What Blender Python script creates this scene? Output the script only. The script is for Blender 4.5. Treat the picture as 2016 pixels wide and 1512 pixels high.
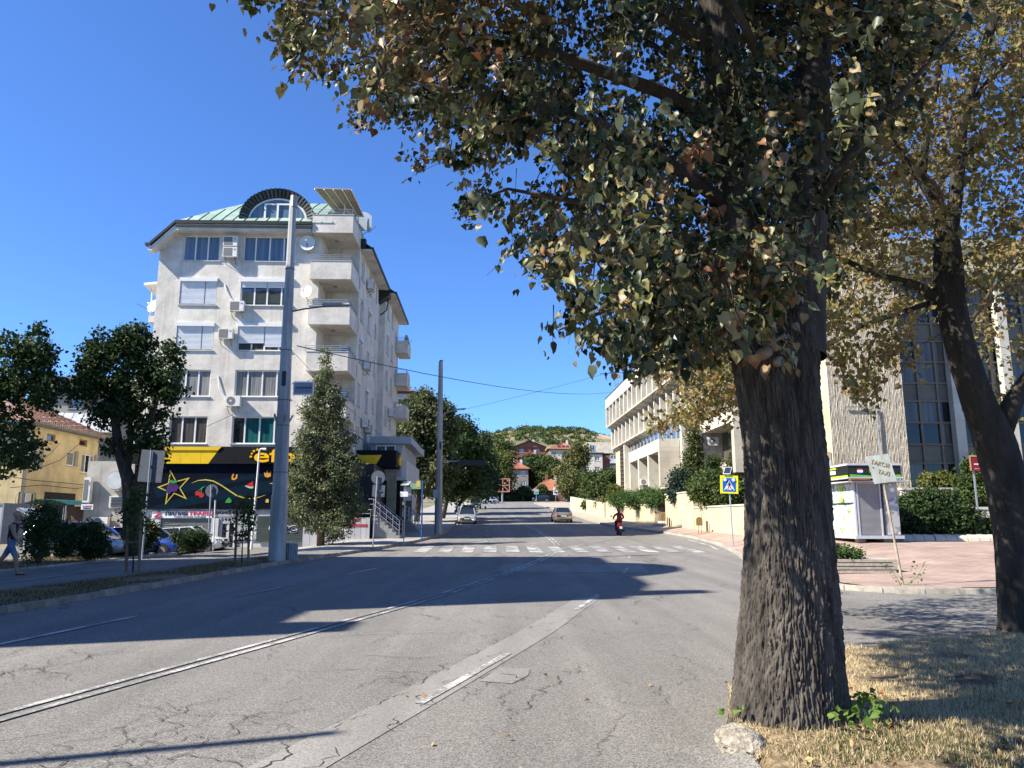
import bpy, bmesh, math, random
import numpy as np
from mathutils import Vector, Matrix, Euler
R_ = math.radians
random.seed(7)
RNG = np.random.default_rng(7)
for o in list(bpy.data.objects):
 bpy.data.objects.remove(o)
SC = bpy.context.scene
COL = SC.collection
# ------------------------------------------------------------------ camera
FPX = 1514.0                      # focal length in photo pixels (26 mm equivalent)
EYE = 1.6
PITCH = math.atan2(270.0, FPX)
cam_d = bpy.data.cameras.new('camera')
cam = bpy.data.objects.new('camera', cam_d)
COL.objects.link(cam)
cam.location = (0, 0, EYE)
cam.rotation_euler = (R_(90) + PITCH, 0, 0)
cam_d.sensor_width = 36.0
cam_d.lens = 36.0 * FPX / 2016.0
cam_d.clip_start = 0.05
cam_d.clip_end = 6000
SC.camera = cam
# ------------------------------------------------------------------ light
SUN_EL = R_(42.0)
SUN_H = Vector((-0.94, -0.34, 0)).normalized()        # horizontal direction towards the sun
SUN_V = Vector((SUN_H.x * math.cos(SUN_EL), SUN_H.y * math.cos(SUN_EL), math.sin(SUN_EL)))
world = bpy.data.worlds.new('World')
SC.world = world
world.use_nodes = True
wn = world.node_tree
wn.nodes.clear()
sky = wn.nodes.new('ShaderNodeTexSky')
sky.sky_type = 'NISHITA'
sky.sun_disc = False
sky.sun_elevation = SUN_EL
sky.sun_rotation = math.atan2(SUN_H.x, SUN_H.y)
sky.altitude = 1500
sky.air_density = 1.0
sky.dust_density = 0.25
sky.ozone_density = 4.0
bg = wn.nodes.new('ShaderNodeBackground')
bg.inputs['Strength'].default_value = 0.069
wo = wn.nodes.new('ShaderNodeOutputWorld')
tint = wn.nodes.new('ShaderNodeVectorMath'); tint.operation = 'MULTIPLY'; tint.inputs[1].default_value = (0.75, 1.08, 1.54)
wn.links.new(sky.outputs[0], tint.inputs[0])
wn.links.new(tint.outputs[0], bg.inputs[0])
wn.links.new(bg.outputs[0], wo.inputs[0])
sun_d = bpy.data.lights.new('sun', 'SUN')
sun_d.energy = 5.0
sun_d.angle = R_(0.5)
sun_d.color = (1.0, 0.935, 0.82)
sun = bpy.data.objects.new('sun', sun_d)
COL.objects.link(sun)
sun.rotation_euler = SUN_V.to_track_quat('Z', 'Y').to_euler()
sun.location = (-60, -30, 80)
SC.view_settings.view_transform = 'Standard'
SC.view_settings.look = 'None'
SC.view_settings.gamma = 1.0
SC.view_settings.exposure = 1.28
SC.view_settings.use_curve_mapping = False
# ------------------------------------------------------------------ helpers
CP, SP = math.cos(PITCH), math.sin(PITCH)
def U(px, py, Y):
 """the point of the place seen at a photo pixel when it stands Y metres ahead"""
 cx = (px - 1008) / FPX
 cy = (756 - py) / FPX
 s = Y / (CP - cy * SP)
 return Vector((cx * s, Y, EYE + (SP + cy * CP) * s))
def proj(P):
 """numpy: N x 3 points -> photo pixels and depth"""
 x = P[:, 0]; y = P[:, 1]; z = P[:, 2] - EYE
 d = y * CP + z * SP
 v = -y * SP + z * CP
 d2 = np.where(d > 0.05, d, 0.05)
 return 1008 + FPX * x / d2, 756 - FPX * v / d2, d
AX = R_(1.93)                                         # street axis leans 1.93 degrees left of the view
AXT = math.tan(AX)
def smooth(a, b, t):
 t = min(1.0, max(0.0, (t - a) / (b - a)))
 return t * t * (3 - 2 * t)
def interp(tab, y):
 if y <= tab[0][0]:
  return tab[0][1]
 for (a, va), (b, vb) in zip(tab, tab[1:]):
  if y <= b:
   return va + (vb - va) * (y - a) / (b - a)
 return tab[-1][1]
def prof(y):
 if y < 15: return 0.0
 if y < 40: return 0.028 * (y - 15) ** 2 / 50.0
 if y < 66: return 0.35 + 0.028 * (y - 40)
 if y < 86: return 1.078 + 0.028 * (y - 66) + 0.0135 * (y - 66) ** 2 / 40.0
 if y < 212: return 1.773 + 0.0415 * (y - 86)
 return 7.002 + 0.0415 * (min(y, 640) - 212) + 0.00008 * (min(y, 640) - 212) ** 2
LEFT = [(-30, -10.2), (5, -9.4), (13.3, -8.9), (27, -8.2), (33, -7.2), (38, -6.15), (43, -5.3), (48, -4.8), (56, -4.7), (64, -4.95), (75, -5.45), (100, -6.6), (136, -7.8), (198, -10.2), (240, -12.5)]
RIGHT = [(17.6, 8.3), (20, 7.75), (23, 7.6), (26, 7.95), (29, 8.6), (33.5, 9.5), (39, 10.15), (46, 10.3), (52.4, 10.05), (60, 9.3), (68, 8.7), (76, 8.3), (100, 7.6), (129, 6.6), (176, 4.9), (188, 5.6), (194, 9)]
def H(x, y):
 z = prof(y)
 s = 1.0
 if y < 75:
  k = smooth(-8.6, -12.0, x) if x < -8.6 else 0.0
  k *= 1 - smooth(52, 75, y)
  s = 1 - 0.85 * k
 z *= s
 if x < -15.2 and 34 < y < 46: z -= 0.32 * smooth(-15.2, -17.5, x) * smooth(34.5, 37, y) * (1 - smooth(43, 44.8, y))
 if x > 7:
  z += 0.58 * smooth(8.5, 14.0, x) * smooth(18, 32, y) * (1 - smooth(60, 110, y))
 return z
class MB:
 """collects shapes; build() links them as ONE mesh object"""
 def __init__(self):
  self.v = []; self.f = []; self.m = []; self.cur = 0
 def add(self, verts, faces):
  b = len(self.v)
  self.v.extend([tuple(p) for p in verts])
  for f in faces:
   self.f.append([i + b for i in f]); self.m.append(self.cur)
  return self
 def box(self, x0, x1, y0, y1, z0, z1, M=None):
  vs = [Vector(p) for p in ((x0, y0, z0), (x1, y0, z0), (x1, y1, z0), (x0, y1, z0), (x0, y0, z1), (x1, y0, z1), (x1, y1, z1), (x0, y1, z1))]
  if M is not None: vs = [M @ p for p in vs]
  return self.add(vs, [(0, 3, 2, 1), (4, 5, 6, 7), (0, 1, 5, 4), (1, 2, 6, 5), (2, 3, 7, 6), (3, 0, 4, 7)])
 def hexa(self, b, t):
  """8-corner solid: four bottom corners, four top corners (counter-clockwise seen from above)"""
  return self.add(list(b) + list(t), [(0, 3, 2, 1), (4, 5, 6, 7), (0, 1, 5, 4), (1, 2, 6, 5), (2, 3, 7, 6), (3, 0, 4, 7)])
 def quad(self, a, b, c, d):
  return self.add([a, b, c, d], [(0, 1, 2, 3)])
 def prism(self, poly, d):
  """extrude a planar polygon (list of Vectors) by vector d"""
  n = len(poly); d = Vector(d)
  vs = [Vector(p) for p in poly] + [Vector(p) + d for p in poly]
  fs = [list(range(n))[::-1], list(range(n, 2 * n))]
  for i in range(n):
   j = (i + 1) % n
   fs.append([i, j, n + j, n + i])
  return self.add(vs, fs)
 def tube(self, path, rad, n=8, cap=True, ph=0.0):
  path = [Vector(p) for p in path]
  if not hasattr(rad, '__len__'): rad = [rad] * len(path)
  vs = []; fs = []
  ref = None
  for i, p in enumerate(path):
   d = (path[min(i + 1, len(path) - 1)] - path[max(i - 1, 0)])
   if d.length < 1e-9: d = Vector((0, 0, 1))
   d.normalize()
   if ref is None:
    ref = Vector((1, 0, 0)) if abs(d.x) < 0.9 else Vector((0, 1, 0))
   u = (ref - d * ref.dot(d))
   if u.length < 1e-6: u = d.orthogonal()
   u.normalize(); w = d.cross(u); ref = u
   for k in range(n):
    a = 2 * math.pi * k / n + ph
    vs.append(p + (u * math.cos(a) + w * math.sin(a)) * rad[i])
  for i in range(len(path) - 1):
   for k in range(n):
    k2 = (k + 1) % n
    fs.append((i * n + k, i * n + k2, (i + 1) * n + k2, (i + 1) * n + k))
  if cap:
   fs.append(list(range(n))[::-1])
   fs.append([(len(path) - 1) * n + k for k in range(n)])
  return self.add(vs, fs)
 def cyl(self, c, r, h, n=16, axis='z', r2=None):
  c = Vector(c)
  d = {'x': Vector((1, 0, 0)), 'y': Vector((0, 1, 0)), 'z': Vector((0, 0, 1))}[axis]
  return self.tube([c, c + d * h], [r, r if r2 is None else r2], n)
 def disc(self, c, r, n=20, nrm='y', t=0.02):
  c = Vector(c)
  d = {'x': Vector((1, 0, 0)), 'y': Vector((0, 1, 0)), 'z': Vector((0, 0, 1))}[nrm]
  return self.tube([c - d * t / 2, c + d * t / 2], r, n)
 def grid(self, fn, nu, nv):
  vs = [fn(i / nu, j / nv) for j in range(nv + 1) for i in range(nu + 1)]
  fs = []
  for j in range(nv):
   for i in range(nu):
    a = j * (nu + 1) + i
    fs.append((a, a + 1, a + nu + 2, a + nu + 1))
  return self.add(vs, fs)
 def mesh(self, name, smooth_=False):
  me = bpy.data.meshes.new(name)
  me.from_pydata(self.v, [], self.f)
  if self.m and max(self.m) > 0:
   me.polygons.foreach_set('material_index', self.m)
  if smooth_:
   me.polygons.foreach_set('use_smooth', [True] * len(me.polygons))
  me.update()
  return me
 def build(self, name, mats, parent=None, smooth_=False, loc=None, rot=None):
  me = self.mesh(name, smooth_)
  if not isinstance(mats, (list, tuple)): mats = [mats]
  for m in mats: me.materials.append(m)
  return link(name, me, parent, loc, rot)
def link(name, data, parent=None, loc=None, rot=None):
 o = bpy.data.objects.new(name, data)
 COL.objects.link(o)
 if parent is not None: o.parent = parent
 if loc is not None: o.location = loc
 if rot is not None: o.rotation_euler = rot
 return o
def tag(o, label=None, cat=None, group=None, kind=None):
 if label: o['label'] = label
 if cat: o['category'] = cat
 if group: o['group'] = group
 if kind: o['kind'] = kind
 return o
def thing(name, label, cat, loc=(0, 0, 0), rz=0.0, group=None):
 o = link(name, None, None, loc, (0, 0, rz))
 return tag(o, label, cat, group)
def copy_tree(o, parent=None):
 c = o.copy(); COL.objects.link(c)
 if parent is not None: c.parent = parent
 for ch in list(o.children): copy_tree(ch, c)
 return c
# ------------------------------------------------------------------ materials
MATS = {}
def pm(name, col, rough=0.8, var=0.1, scale=3.0, bump=0.0, bscale=40.0, metal=0.0, spec=0.3, var2=0.0, scale2=0.4, tint=None, obj_var=0.0, coord='Object', stretch=(1, 1, 1), coat=0.0):
 """painted / plain surface: base colour with two scales of uneven tone and fine relief"""
 if name in MATS: return MATS[name]
 m = bpy.data.materials.new(name); MATS[name] = m
 m.use_nodes = True
 nt = m.node_tree; N = nt.nodes; L = nt.links
 b = N['Principled BSDF']
 b.inputs['Roughness'].default_value = rough
 b.inputs['Metallic'].default_value = metal
 b.inputs['Specular IOR Level'].default_value = spec
 if coat: b.inputs['Coat Weight'].default_value = coat
 tc = N.new('ShaderNodeTexCoord')
 mp = N.new('ShaderNodeMapping')
 mp.inputs['Scale'].default_value = stretch
 L.new(tc.outputs[coord], mp.inputs[0])
 src = None
 c1 = [max(0, c * (1 - var)) for c in col[:3]] + [1]
 c2 = [min(1, c * (1 + var)) for c in col[:3]] + [1]
 if tint: c1 = [c * (1 - var) * t for c, t in zip(col, tint)] + [1]
 nz = N.new('ShaderNodeTexNoise'); nz.inputs['Scale'].default_value = scale; nz.inputs['Detail'].default_value = 6; nz.inputs['Roughness'].default_value = 0.62
 L.new(mp.outputs[0], nz.inputs[0])
 rp = N.new('ShaderNodeValToRGB')
 rp.color_ramp.elements[0].position = 0.33; rp.color_ramp.elements[1].position = 0.67
 rp.color_ramp.elements[0].color = c1; rp.color_ramp.elements[1].color = c2
 L.new(nz.outputs['Fac'], rp.inputs[0])
 out = rp.outputs[0]
 if var2:
  n2 = N.new('ShaderNodeTexNoise'); n2.inputs['Scale'].default_value = scale2; n2.inputs['Detail'].default_value = 4
  L.new(mp.outputs[0], n2.inputs[0])
  mr = N.new('ShaderNodeMapRange'); mr.inputs[1].default_value = 0.35; mr.inputs[2].default_value = 0.65
  mr.inputs[3].default_value = 1 - var2; mr.inputs[4].default_value = 1 + var2 * 0.5
  L.new(n2.outputs['Fac'], mr.inputs[0])
  vm = N.new('ShaderNodeVectorMath'); vm.operation = 'SCALE'
  L.new(out, vm.inputs[0]); L.new(mr.outputs[0], vm.inputs['Scale'])
  out = vm.outputs[0]
 if obj_var:
  oi = N.new('ShaderNodeObjectInfo')
  mr = N.new('ShaderNodeMapRange'); mr.inputs[3].default_value = 1 - obj_var; mr.inputs[4].default_value = 1 + obj_var
  L.new(oi.outputs['Random'], mr.inputs[0])
  vm = N.new('ShaderNodeVectorMath'); vm.operation = 'SCALE'
  L.new(out, vm.inputs[0]); L.new(mr.outputs[0], vm.inputs['Scale'])
  out = vm.outputs[0]
 L.new(out, b.inputs['Base Color'])
 if bump:
  n3 = N.new('ShaderNodeTexNoise'); n3.inputs['Scale'].default_value = bscale; n3.inputs['Detail'].default_value = 5
  L.new(mp.outputs[0], n3.inputs[0])
  bp = N.new('ShaderNodeBump'); bp.inputs['Strength'].default_value = bump; bp.inputs['Distance'].default_value = 0.02
  L.new(n3.outputs['Fac'], bp.inputs['Height'])
  L.new(bp.outputs[0], b.inputs['Normal'])
 return m
def glass(name, col=(0.02, 0.025, 0.03), rough=0.03, spec=1.0, metal=0.0):
 if name in MATS: return MATS[name]
 m = bpy.data.materials.new(name); MATS[name] = m
 m.use_nodes = True
 nt = m.node_tree; b = nt.nodes['Principled BSDF']
 b.inputs['Base Color'].default_value = (*col, 1)
 b.inputs['Roughness'].default_value = rough
 b.inputs['Specular IOR Level'].default_value = spec
 b.inputs['IOR'].default_value = 1.7
 b.inputs['Metallic'].default_value = metal
 tc = nt.nodes.new('ShaderNodeTexCoord')
 nz = nt.nodes.new('ShaderNodeTexNoise'); nz.inputs['Scale'].default_value = 0.9
 nt.links.new(tc.outputs['Object'], nz.inputs[0])
 bp = nt.nodes.new('ShaderNodeBump'); bp.inputs['Strength'].default_value = 0.06; bp.inputs['Distance'].default_value = 0.05
 nt.links.new(nz.outputs['Fac'], bp.inputs['Height'])
 nt.links.new(bp.outputs[0], b.inputs['Normal'])
 return m
def nodes_of(name):
 m = bpy.data.materials.new(name); MATS[name] = m
 m.use_nodes = True
 return m, m.node_tree.nodes, m.node_tree.links, m.node_tree.nodes['Principled BSDF']
_font_cache = {}
def text(s, mat_, parent, loc, rot, height=None, width=None, bold=0.0, extrude=0.01, name='lettering', align='CENTER', shear=0.0, wscale=1.0):
 key = (s, bold, extrude, shear)
 if key not in _font_cache:
  c = bpy.data.curves.new('txt', 'FONT'); c.body = s; c.align_x = 'CENTER'; c.align_y = 'CENTER'
  c.resolution_u = 3; c.extrude = extrude; c.offset = bold; c.shear = shear
  o = bpy.data.objects.new('txt', c); COL.objects.link(o)
  bpy.context.view_layer.update()
  me = bpy.data.meshes.new_from_object(o)
  bpy.data.objects.remove(o); bpy.data.curves.remove(c)
  co = np.empty(len(me.vertices) * 3); me.vertices.foreach_get('co', co); co = co.reshape(-1, 3)
  _font_cache[key] = co.min(0), co.max(0), co, me
 lo, hi, co, me0 = _font_cache[key]
 me = me0.copy(); me.name = name
 c2 = co.copy()
 ext = hi - lo
 sy = (height / ext[1]) if height else (width / ext[0])
 sx = (width / ext[0]) if width else sy * wscale
 c2[:, 0] = (co[:, 0] - (lo[0] + hi[0]) / 2) * sx
 if align == 'LEFT': c2[:, 0] += ext[0] * sx / 2
 c2[:, 1] = (co[:, 1] - (lo[1] + hi[1]) / 2) * sy
 me.vertices.foreach_set('co', c2.ravel())
 me.materials.clear(); me.materials.append(mat_)
 return link(name, me, parent, loc, rot)
FRONT = (R_(90), 0, 0)            # lettering that faces -Y
# ------------------------------------------------------------------ ground, road, pavements
def asphalt(name, base, crack=1.0, grain=1.0):
 m, N, L, b = nodes_of(name)
 b.inputs['Roughness'].default_value = 0.88
 b.inputs['Specular IOR Level'].default_value = 0.25
 tc = N.new('ShaderNodeTexCoord')
 g = N.new('ShaderNodeTexNoise'); g.inputs['Scale'].default_value = 85; g.inputs['Detail'].default_value = 3; g.inputs['Roughness'].default_value = 0.7
 L.new(tc.outputs['Object'], g.inputs[0])
 big = N.new('ShaderNodeTexNoise'); big.inputs['Scale'].default_value = 0.55; big.inputs['Detail'].default_value = 5; big.inputs['Roughness'].default_value = 0.6
 mp = N.new('ShaderNodeMapping'); mp.inputs['Scale'].default_value = (1.0, 0.35, 1); mp.inputs['Rotation'].default_value = (0, 0, 0.25)
 L.new(tc.outputs['Object'], mp.inputs[0]); L.new(mp.outputs[0], big.inputs[0])
 pv = N.new('ShaderNodeTexVoronoi'); pv.inputs['Scale'].default_value = 95; L.new(tc.outputs['Object'], pv.inputs[0])
 ps = N.new('ShaderNodeSeparateColor'); L.new(pv.outputs['Color'], ps.inputs[0])
 pa = N.new('ShaderNodeMath'); pa.operation = 'MULTIPLY_ADD'; pa.inputs[1].default_value = 0.42; L.new(ps.outputs[0], pa.inputs[0])
 pb_ = N.new('ShaderNodeMath'); pb_.operation = 'MULTIPLY'; pb_.inputs[1].default_value = 0.6; L.new(g.outputs['Fac'], pb_.inputs[0]); L.new(pb_.outputs[0], pa.inputs[2])
 r1 = N.new('ShaderNodeMapRange'); r1.inputs[1].default_value = 0.3; r1.inputs[2].default_value = 0.7; r1.inputs[3].default_value = 1 - 0.5 * grain; r1.inputs[4].default_value = 1 + 0.5 * grain
 L.new(pa.outputs[0], r1.inputs[0])
 r2 = N.new('ShaderNodeMapRange'); r2.inputs[1].default_value = 0.3; r2.inputs[2].default_value = 0.7; r2.inputs[3].default_value = 0.84; r2.inputs[4].default_value = 1.13
 L.new(big.outputs['Fac'], r2.inputs[0])
 mq = N.new('ShaderNodeMapping'); mq.inputs['Scale'].default_value = (1.5, 0.05, 1); mq.inputs['Rotation'].default_value = (0, 0, 0.22); L.new(tc.outputs['Object'], mq.inputs[0])
 tz = N.new('ShaderNodeTexNoise'); tz.inputs['Scale'].default_value = 1.0; tz.inputs['Detail'].default_value = 4; L.new(mq.outputs[0], tz.inputs[0])
 r3 = N.new('ShaderNodeMapRange'); r3.inputs[1].default_value = 0.3; r3.inputs[2].default_value = 0.7; r3.inputs[3].default_value = 0.86; r3.inputs[4].default_value = 1.1; L.new(tz.outputs['Fac'], r3.inputs[0])
 oz = N.new('ShaderNodeTexNoise'); oz.inputs['Scale'].default_value = 2.3; oz.inputs['Detail'].default_value = 7; oz.inputs['Roughness'].default_value = 0.7; L.new(tc.outputs['Object'], oz.inputs[0])
 r4 = N.new('ShaderNodeMapRange'); r4.inputs[1].default_value = 0.66; r4.inputs[2].default_value = 0.74; r4.inputs[3].default_value = 1.0; r4.inputs[4].default_value = 0.72; L.new(oz.outputs['Fac'], r4.inputs[0])
 m0 = N.new('ShaderNodeMath'); m0.operation = 'MULTIPLY'; L.new(r3.outputs[0], m0.inputs[0]); L.new(r4.outputs[0], m0.inputs[1])
 m1 = N.new('ShaderNodeMath'); m1.operation = 'MULTIPLY'; L.new(r1.outputs[0], m1.inputs[0]); L.new(m0.outputs[0], m1.inputs[1])
 mu = N.new('ShaderNodeMath'); mu.operation = 'MULTIPLY'; L.new(m1.outputs[0], mu.inputs[0]); L.new(r2.outputs[0], mu.inputs[1])
 # cracks: edges of warped cells, broken up by a mask
 wn_ = N.new('ShaderNodeTexNoise'); wn_.inputs['Scale'].default_value = 1.1; wn_.inputs['Detail'].default_value = 10; wn_.inputs['Roughness'].default_value = 0.62
 L.new(tc.outputs['Object'], wn_.inputs[0])
 mx = N.new('ShaderNodeVectorMath'); mx.operation = 'MULTIPLY_ADD'; mx.inputs[1].default_value = (1.1, 1.1, 0)
 L.new(wn_.outputs['Color'], mx.inputs[0]); L.new(tc.outputs['Object'], mx.inputs[2])
 mp2 = N.new('ShaderNodeMapping'); mp2.inputs['Scale'].default_value = (0.62, 0.3, 0.0); mp2.inputs['Rotation'].default_value = (0, 0, -0.35)
 L.new(mx.outputs[0], mp2.inputs[0])
 vo = N.new('ShaderNodeTexVoronoi'); vo.feature = 'DISTANCE_TO_EDGE'; vo.inputs['Scale'].default_value = 1.0
 L.new(mp2.outputs[0], vo.inputs[0])
 cr = N.new('ShaderNodeMapRange'); cr.inputs[1].default_value = 0.0022; cr.inputs[2].default_value = 0.0055; cr.inputs[3].default_value = 1; cr.inputs[4].default_value = 0
 L.new(vo.outputs['Distance'], cr.inputs[0])
 mk = N.new('ShaderNodeTexNoise'); mk.inputs['Scale'].default_value = 0.45; mk.inputs['Detail'].default_value = 6; mk.inputs['Roughness'].default_value = 0.7
 L.new(tc.outputs['Object'], mk.inputs[0])
 mk2 = N.new('ShaderNodeMapRange'); mk2.inputs[1].default_value = 0.47; mk2.inputs[2].default_value = 0.56; L.new(mk.outputs['Fac'], mk2.inputs[0])
 cm = N.new('ShaderNodeMath'); cm.operation = 'MULTIPLY'; L.new(cr.outputs[0], cm.inputs[0]); L.new(mk2.outputs[0], cm.inputs[1])
 # fine crazing
 vo2 = N.new('ShaderNodeTexVoronoi'); vo2.feature = 'DISTANCE_TO_EDGE'; vo2.inputs['Scale'].default_value = 3.4
 L.new(mp2.outputs[0], vo2.inputs[0])
 cr2 = N.new('ShaderNodeMapRange'); cr2.inputs[1].default_value = 0.004; cr2.inputs[2].default_value = 0.012; cr2.inputs[3].default_value = 0.7; cr2.inputs[4].default_value = 0
 L.new(vo2.outputs['Distance'], cr2.inputs[0])
 mk3 = N.new('ShaderNodeMapRange'); mk3.inputs[1].default_value = 0.60; mk3.inputs[2].default_value = 0.68; L.new(mk.outputs['Fac'], mk3.inputs[0])
 cm2 = N.new('ShaderNodeMath'); cm2.operation = 'MULTIPLY'; L.new(cr2.outputs[0], cm2.inputs[0]); L.new(mk3.outputs[0], cm2.inputs[1])
 ca = N.new('ShaderNodeMath'); ca.operation = 'MAXIMUM'; L.new(cm.outputs[0], ca.inputs[0]); L.new(cm2.outputs[0], ca.inputs[1])
 cs = N.new('ShaderNodeMath'); cs.operation = 'MULTIPLY'; cs.inputs[1].default_value = crack * 0.55; L.new(ca.outputs[0], cs.inputs[0])
 vm = N.new('ShaderNodeVectorMath'); vm.operation = 'SCALE'; vm.inputs[0].default_value = base
 L.new(mu.outputs[0], vm.inputs['Scale'])
 mix = N.new('ShaderNodeMix'); mix.data_type = 'RGBA'; mix.inputs['B'].default_value = (0.012, 0.012, 0.012, 1)
 L.new(cs.outputs[0], mix.inputs['Factor']); L.new(vm.outputs[0], mix.inputs['A'])
 L.new(mix.outputs['Result'], b.inputs['Base Color'])
 hh = N.new('ShaderNodeMath'); hh.operation = 'SUBTRACT'; L.new(g.outputs['Fac'], hh.inputs[0]); L.new(cs.outputs[0], hh.inputs[1])
 bp = N.new('ShaderNodeBump'); bp.inputs['Strength'].default_value = 0.55; bp.inputs['Distance'].default_value = 0.012
 L.new(hh.outputs[0], bp.inputs['Height']); L.new(bp.outputs[0], b.inputs['Normal'])
 return m
M_ASPH = asphalt('asphalt', (0.172, 0.163, 0.148))
M_PATCH = asphalt('asphalt_patch', (0.222, 0.212, 0.193), crack=0.15, grain=0.5)
M_PATH = asphalt('path_asphalt', (0.168, 0.16, 0.148), crack=0.25, grain=0.7)
def worn_paint(name, col, wear=0.5):
 m, N, L, b = nodes_of(name)
 b.inputs['Roughness'].default_value = 0.75
 tc = N.new('ShaderNodeTexCoord')
 n = N.new('ShaderNodeTexNoise'); n.inputs['Scale'].default_value = 26; n.inputs['Detail'].default_value = 6; n.inputs['Roughness'].default_value = 0.75
 L.new(tc.outputs['Object'], n.inputs[0])
 n2 = N.new('ShaderNodeTexNoise'); n2.inputs['Scale'].default_value = 1.4; n2.inputs['Detail'].default_value = 4
 L.new(tc.outputs['Object'], n2.inputs[0])
 ad = N.new('ShaderNodeMath'); ad.operation = 'MULTIPLY_ADD'; ad.inputs[1].default_value = 0.8; L.new(n2.outputs['Fac'], ad.inputs[0]); L.new(n.outputs['Fac'], ad.inputs[2])
 r = N.new('ShaderNodeMapRange'); r.inputs[1].default_value = 0.72 + wear * 0.2; r.inputs[2].default_value = 0.86 + wear * 0.2; L.new(ad.outputs[0], r.inputs[0])
 mx = N.new('ShaderNodeMix'); mx.data_type = 'RGBA'; mx.inputs['A'].default_value = (*col, 1); mx.inputs['B'].default_value = (0.16, 0.157, 0.15, 1)
 L.new(r.outputs[0], mx.inputs['Factor']); L.new(mx.outputs['Result'], b.inputs['Base Color'])
 return m
M_LINE = worn_paint('line_paint', (0.47, 0.46, 0.43), 0.42)
M_STRIPE = worn_paint('stripe_paint', (0.45, 0.44, 0.41), 0.30)
M_SOIL = pm('dry_soil_grass', (0.15, 0.11, 0.068), 0.95, 0.45, 5, 0.8, 60, var2=0.35, scale2=0.6)
M_STRAW = pm('straw_ground', (0.215, 0.16, 0.095), 0.95, 0.55, 16, 1.0, 55, var2=0.45, scale2=0.7, tint=(0.8, 0.8, 0.75))
M_CONC = pm('kerb_concrete', (0.36, 0.33, 0.28), 0.9, 0.2, 7, 0.5, 60, obj_var=0.14, var2=0.15, scale2=1.5)
M_CONCR = pm('kerb_concrete_red', (0.26, 0.21, 0.17), 0.9, 0.25, 7, 0.5, 60, obj_var=0.14, var2=0.2, scale2=1.5)
def pavers(name, c1, c2, mortar, w, h, rot=0.0, rough=0.9):
 m, N, L, b = nodes_of(name)
 b.inputs['Roughness'].default_value = rough
 b.inputs['Specular IOR Level'].default_value = 0.2
 tc = N.new('ShaderNodeTexCoord'); mp = N.new('ShaderNodeMapping'); mp.inputs['Rotation'].default_value = (0, 0, rot)
 L.new(tc.outputs['Object'], mp.inputs[0])
 br = N.new('ShaderNodeTexBrick'); br.inputs['Color1'].default_value = (*c1, 1); br.inputs['Color2'].default_value = (*c2, 1); br.inputs['Mortar'].default_value = (*mortar, 1)
 br.inputs['Scale'].default_value = 1; br.inputs['Brick Width'].default_value = w; br.inputs['Row Height'].default_value = h; br.inputs['Mortar Size'].default_value = 0.012
 L.new(mp.outputs[0], br.inputs[0])
 n = N.new('ShaderNodeTexNoise'); n.inputs['Scale'].default_value = 0.8; n.inputs['Detail'].default_value = 8; n.inputs['Roughness'].default_value = 0.7
 L.new(tc.outputs['Object'], n.inputs[0])
 r = N.new('ShaderNodeMapRange'); r.inputs[1].default_value = 0.3; r.inputs[2].default_value = 0.7; r.inputs[3].default_value = 0.68; r.inputs[4].default_value = 1.22
 L.new(n.outputs['Fac'], r.inputs[0])
 vm = N.new('ShaderNodeVectorMath'); vm.operation = 'SCALE'; L.new(br.outputs[0], vm.inputs[0]); L.new(r.outputs[0], vm.inputs['Scale'])
 L.new(vm.outputs[0], b.inputs['Base Color'])
 bp = N.new('ShaderNodeBump'); bp.inputs['Strength'].default_value = 0.5; bp.inputs['Distance'].default_value = 0.01
 L.new(br.outputs['Fac'], bp.inputs['Height']); bp.invert = True; L.new(bp.outputs[0], b.inputs['Normal'])
 return m
M_REDPAVE = pavers('red_pavers', (0.37, 0.265, 0.215), (0.315, 0.23, 0.19), (0.22, 0.165, 0.135), 0.4, 0.2)
M_PINKPAVE = pavers('sand_pavers', (0.42, 0.36, 0.28), (0.36, 0.31, 0.245), (0.25, 0.21, 0.16), 0.5, 0.25)
M_GREYPAVE = pavers('grey_pavers', (0.34, 0.325, 0.30), (0.29, 0.28, 0.26), (0.17, 0.16, 0.15), 0.5, 0.5)
def frange(a, b, s):
 n = max(1, int(round((b - a) / s)))
 return [a + (b - a) * i / n for i in range(n + 1)]
def strip(name, fl, fr, ys, nx, off, mat_, kind='structure', parent=None, skirt=0.0):
 """a sheet between two edges x=fl(y) and x=fr(y) that follows the ground"""
 mb = MB()
 def pt(u, v):
  y = ys[min(len(ys) - 1, int(round(v * (len(ys) - 1))))]
  x = fl(y) + (fr(y) - fl(y)) * u
  return (x, y, H(x, y) + off)
 mb.grid(pt, nx, len(ys) - 1)
 o = mb.build(name, mat_, parent, True)
 if kind and parent is None: tag(o, kind=kind)
 return o
lx = lambda y: interp(LEFT, y)
rx = lambda y: interp(RIGHT, y)
# the land itself, one sheet to the horizon
xs = frange(-900, -60, 60)[:-1] + frange(-60, -24, 4)[:-1] + frange(-24, 34, 1.0)[:-1] + frange(34, 70, 6)[:-1] + frange(70, 900, 60)
ys = frange(-40, 0, 4)[:-1] + frange(0, 80, 1.0)[:-1] + frange(80, 240, 5)[:-1] + frange(240, 640, 20)[:-1] + frange(640, 2600, 140)
gm = MB()
gm.grid(lambda u, v: (xs[int(round(u * (len(xs) - 1)))], ys[int(round(v * (len(ys) - 1)))], H(xs[int(round(u * (len(xs) - 1)))], ys[int(round(v * (len(ys) - 1)))]) - 0.07), len(xs) - 1, len(ys) - 1)
M_LAND = pm('land_soil', (0.20, 0.165, 0.10), 0.95, 0.35, 0.9, 0.5, 30, var2=0.3, scale2=0.05, tint=(0.7, 0.95, 0.7))
tag(gm.build('ground', M_LAND, None, True), kind='structure')
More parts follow.
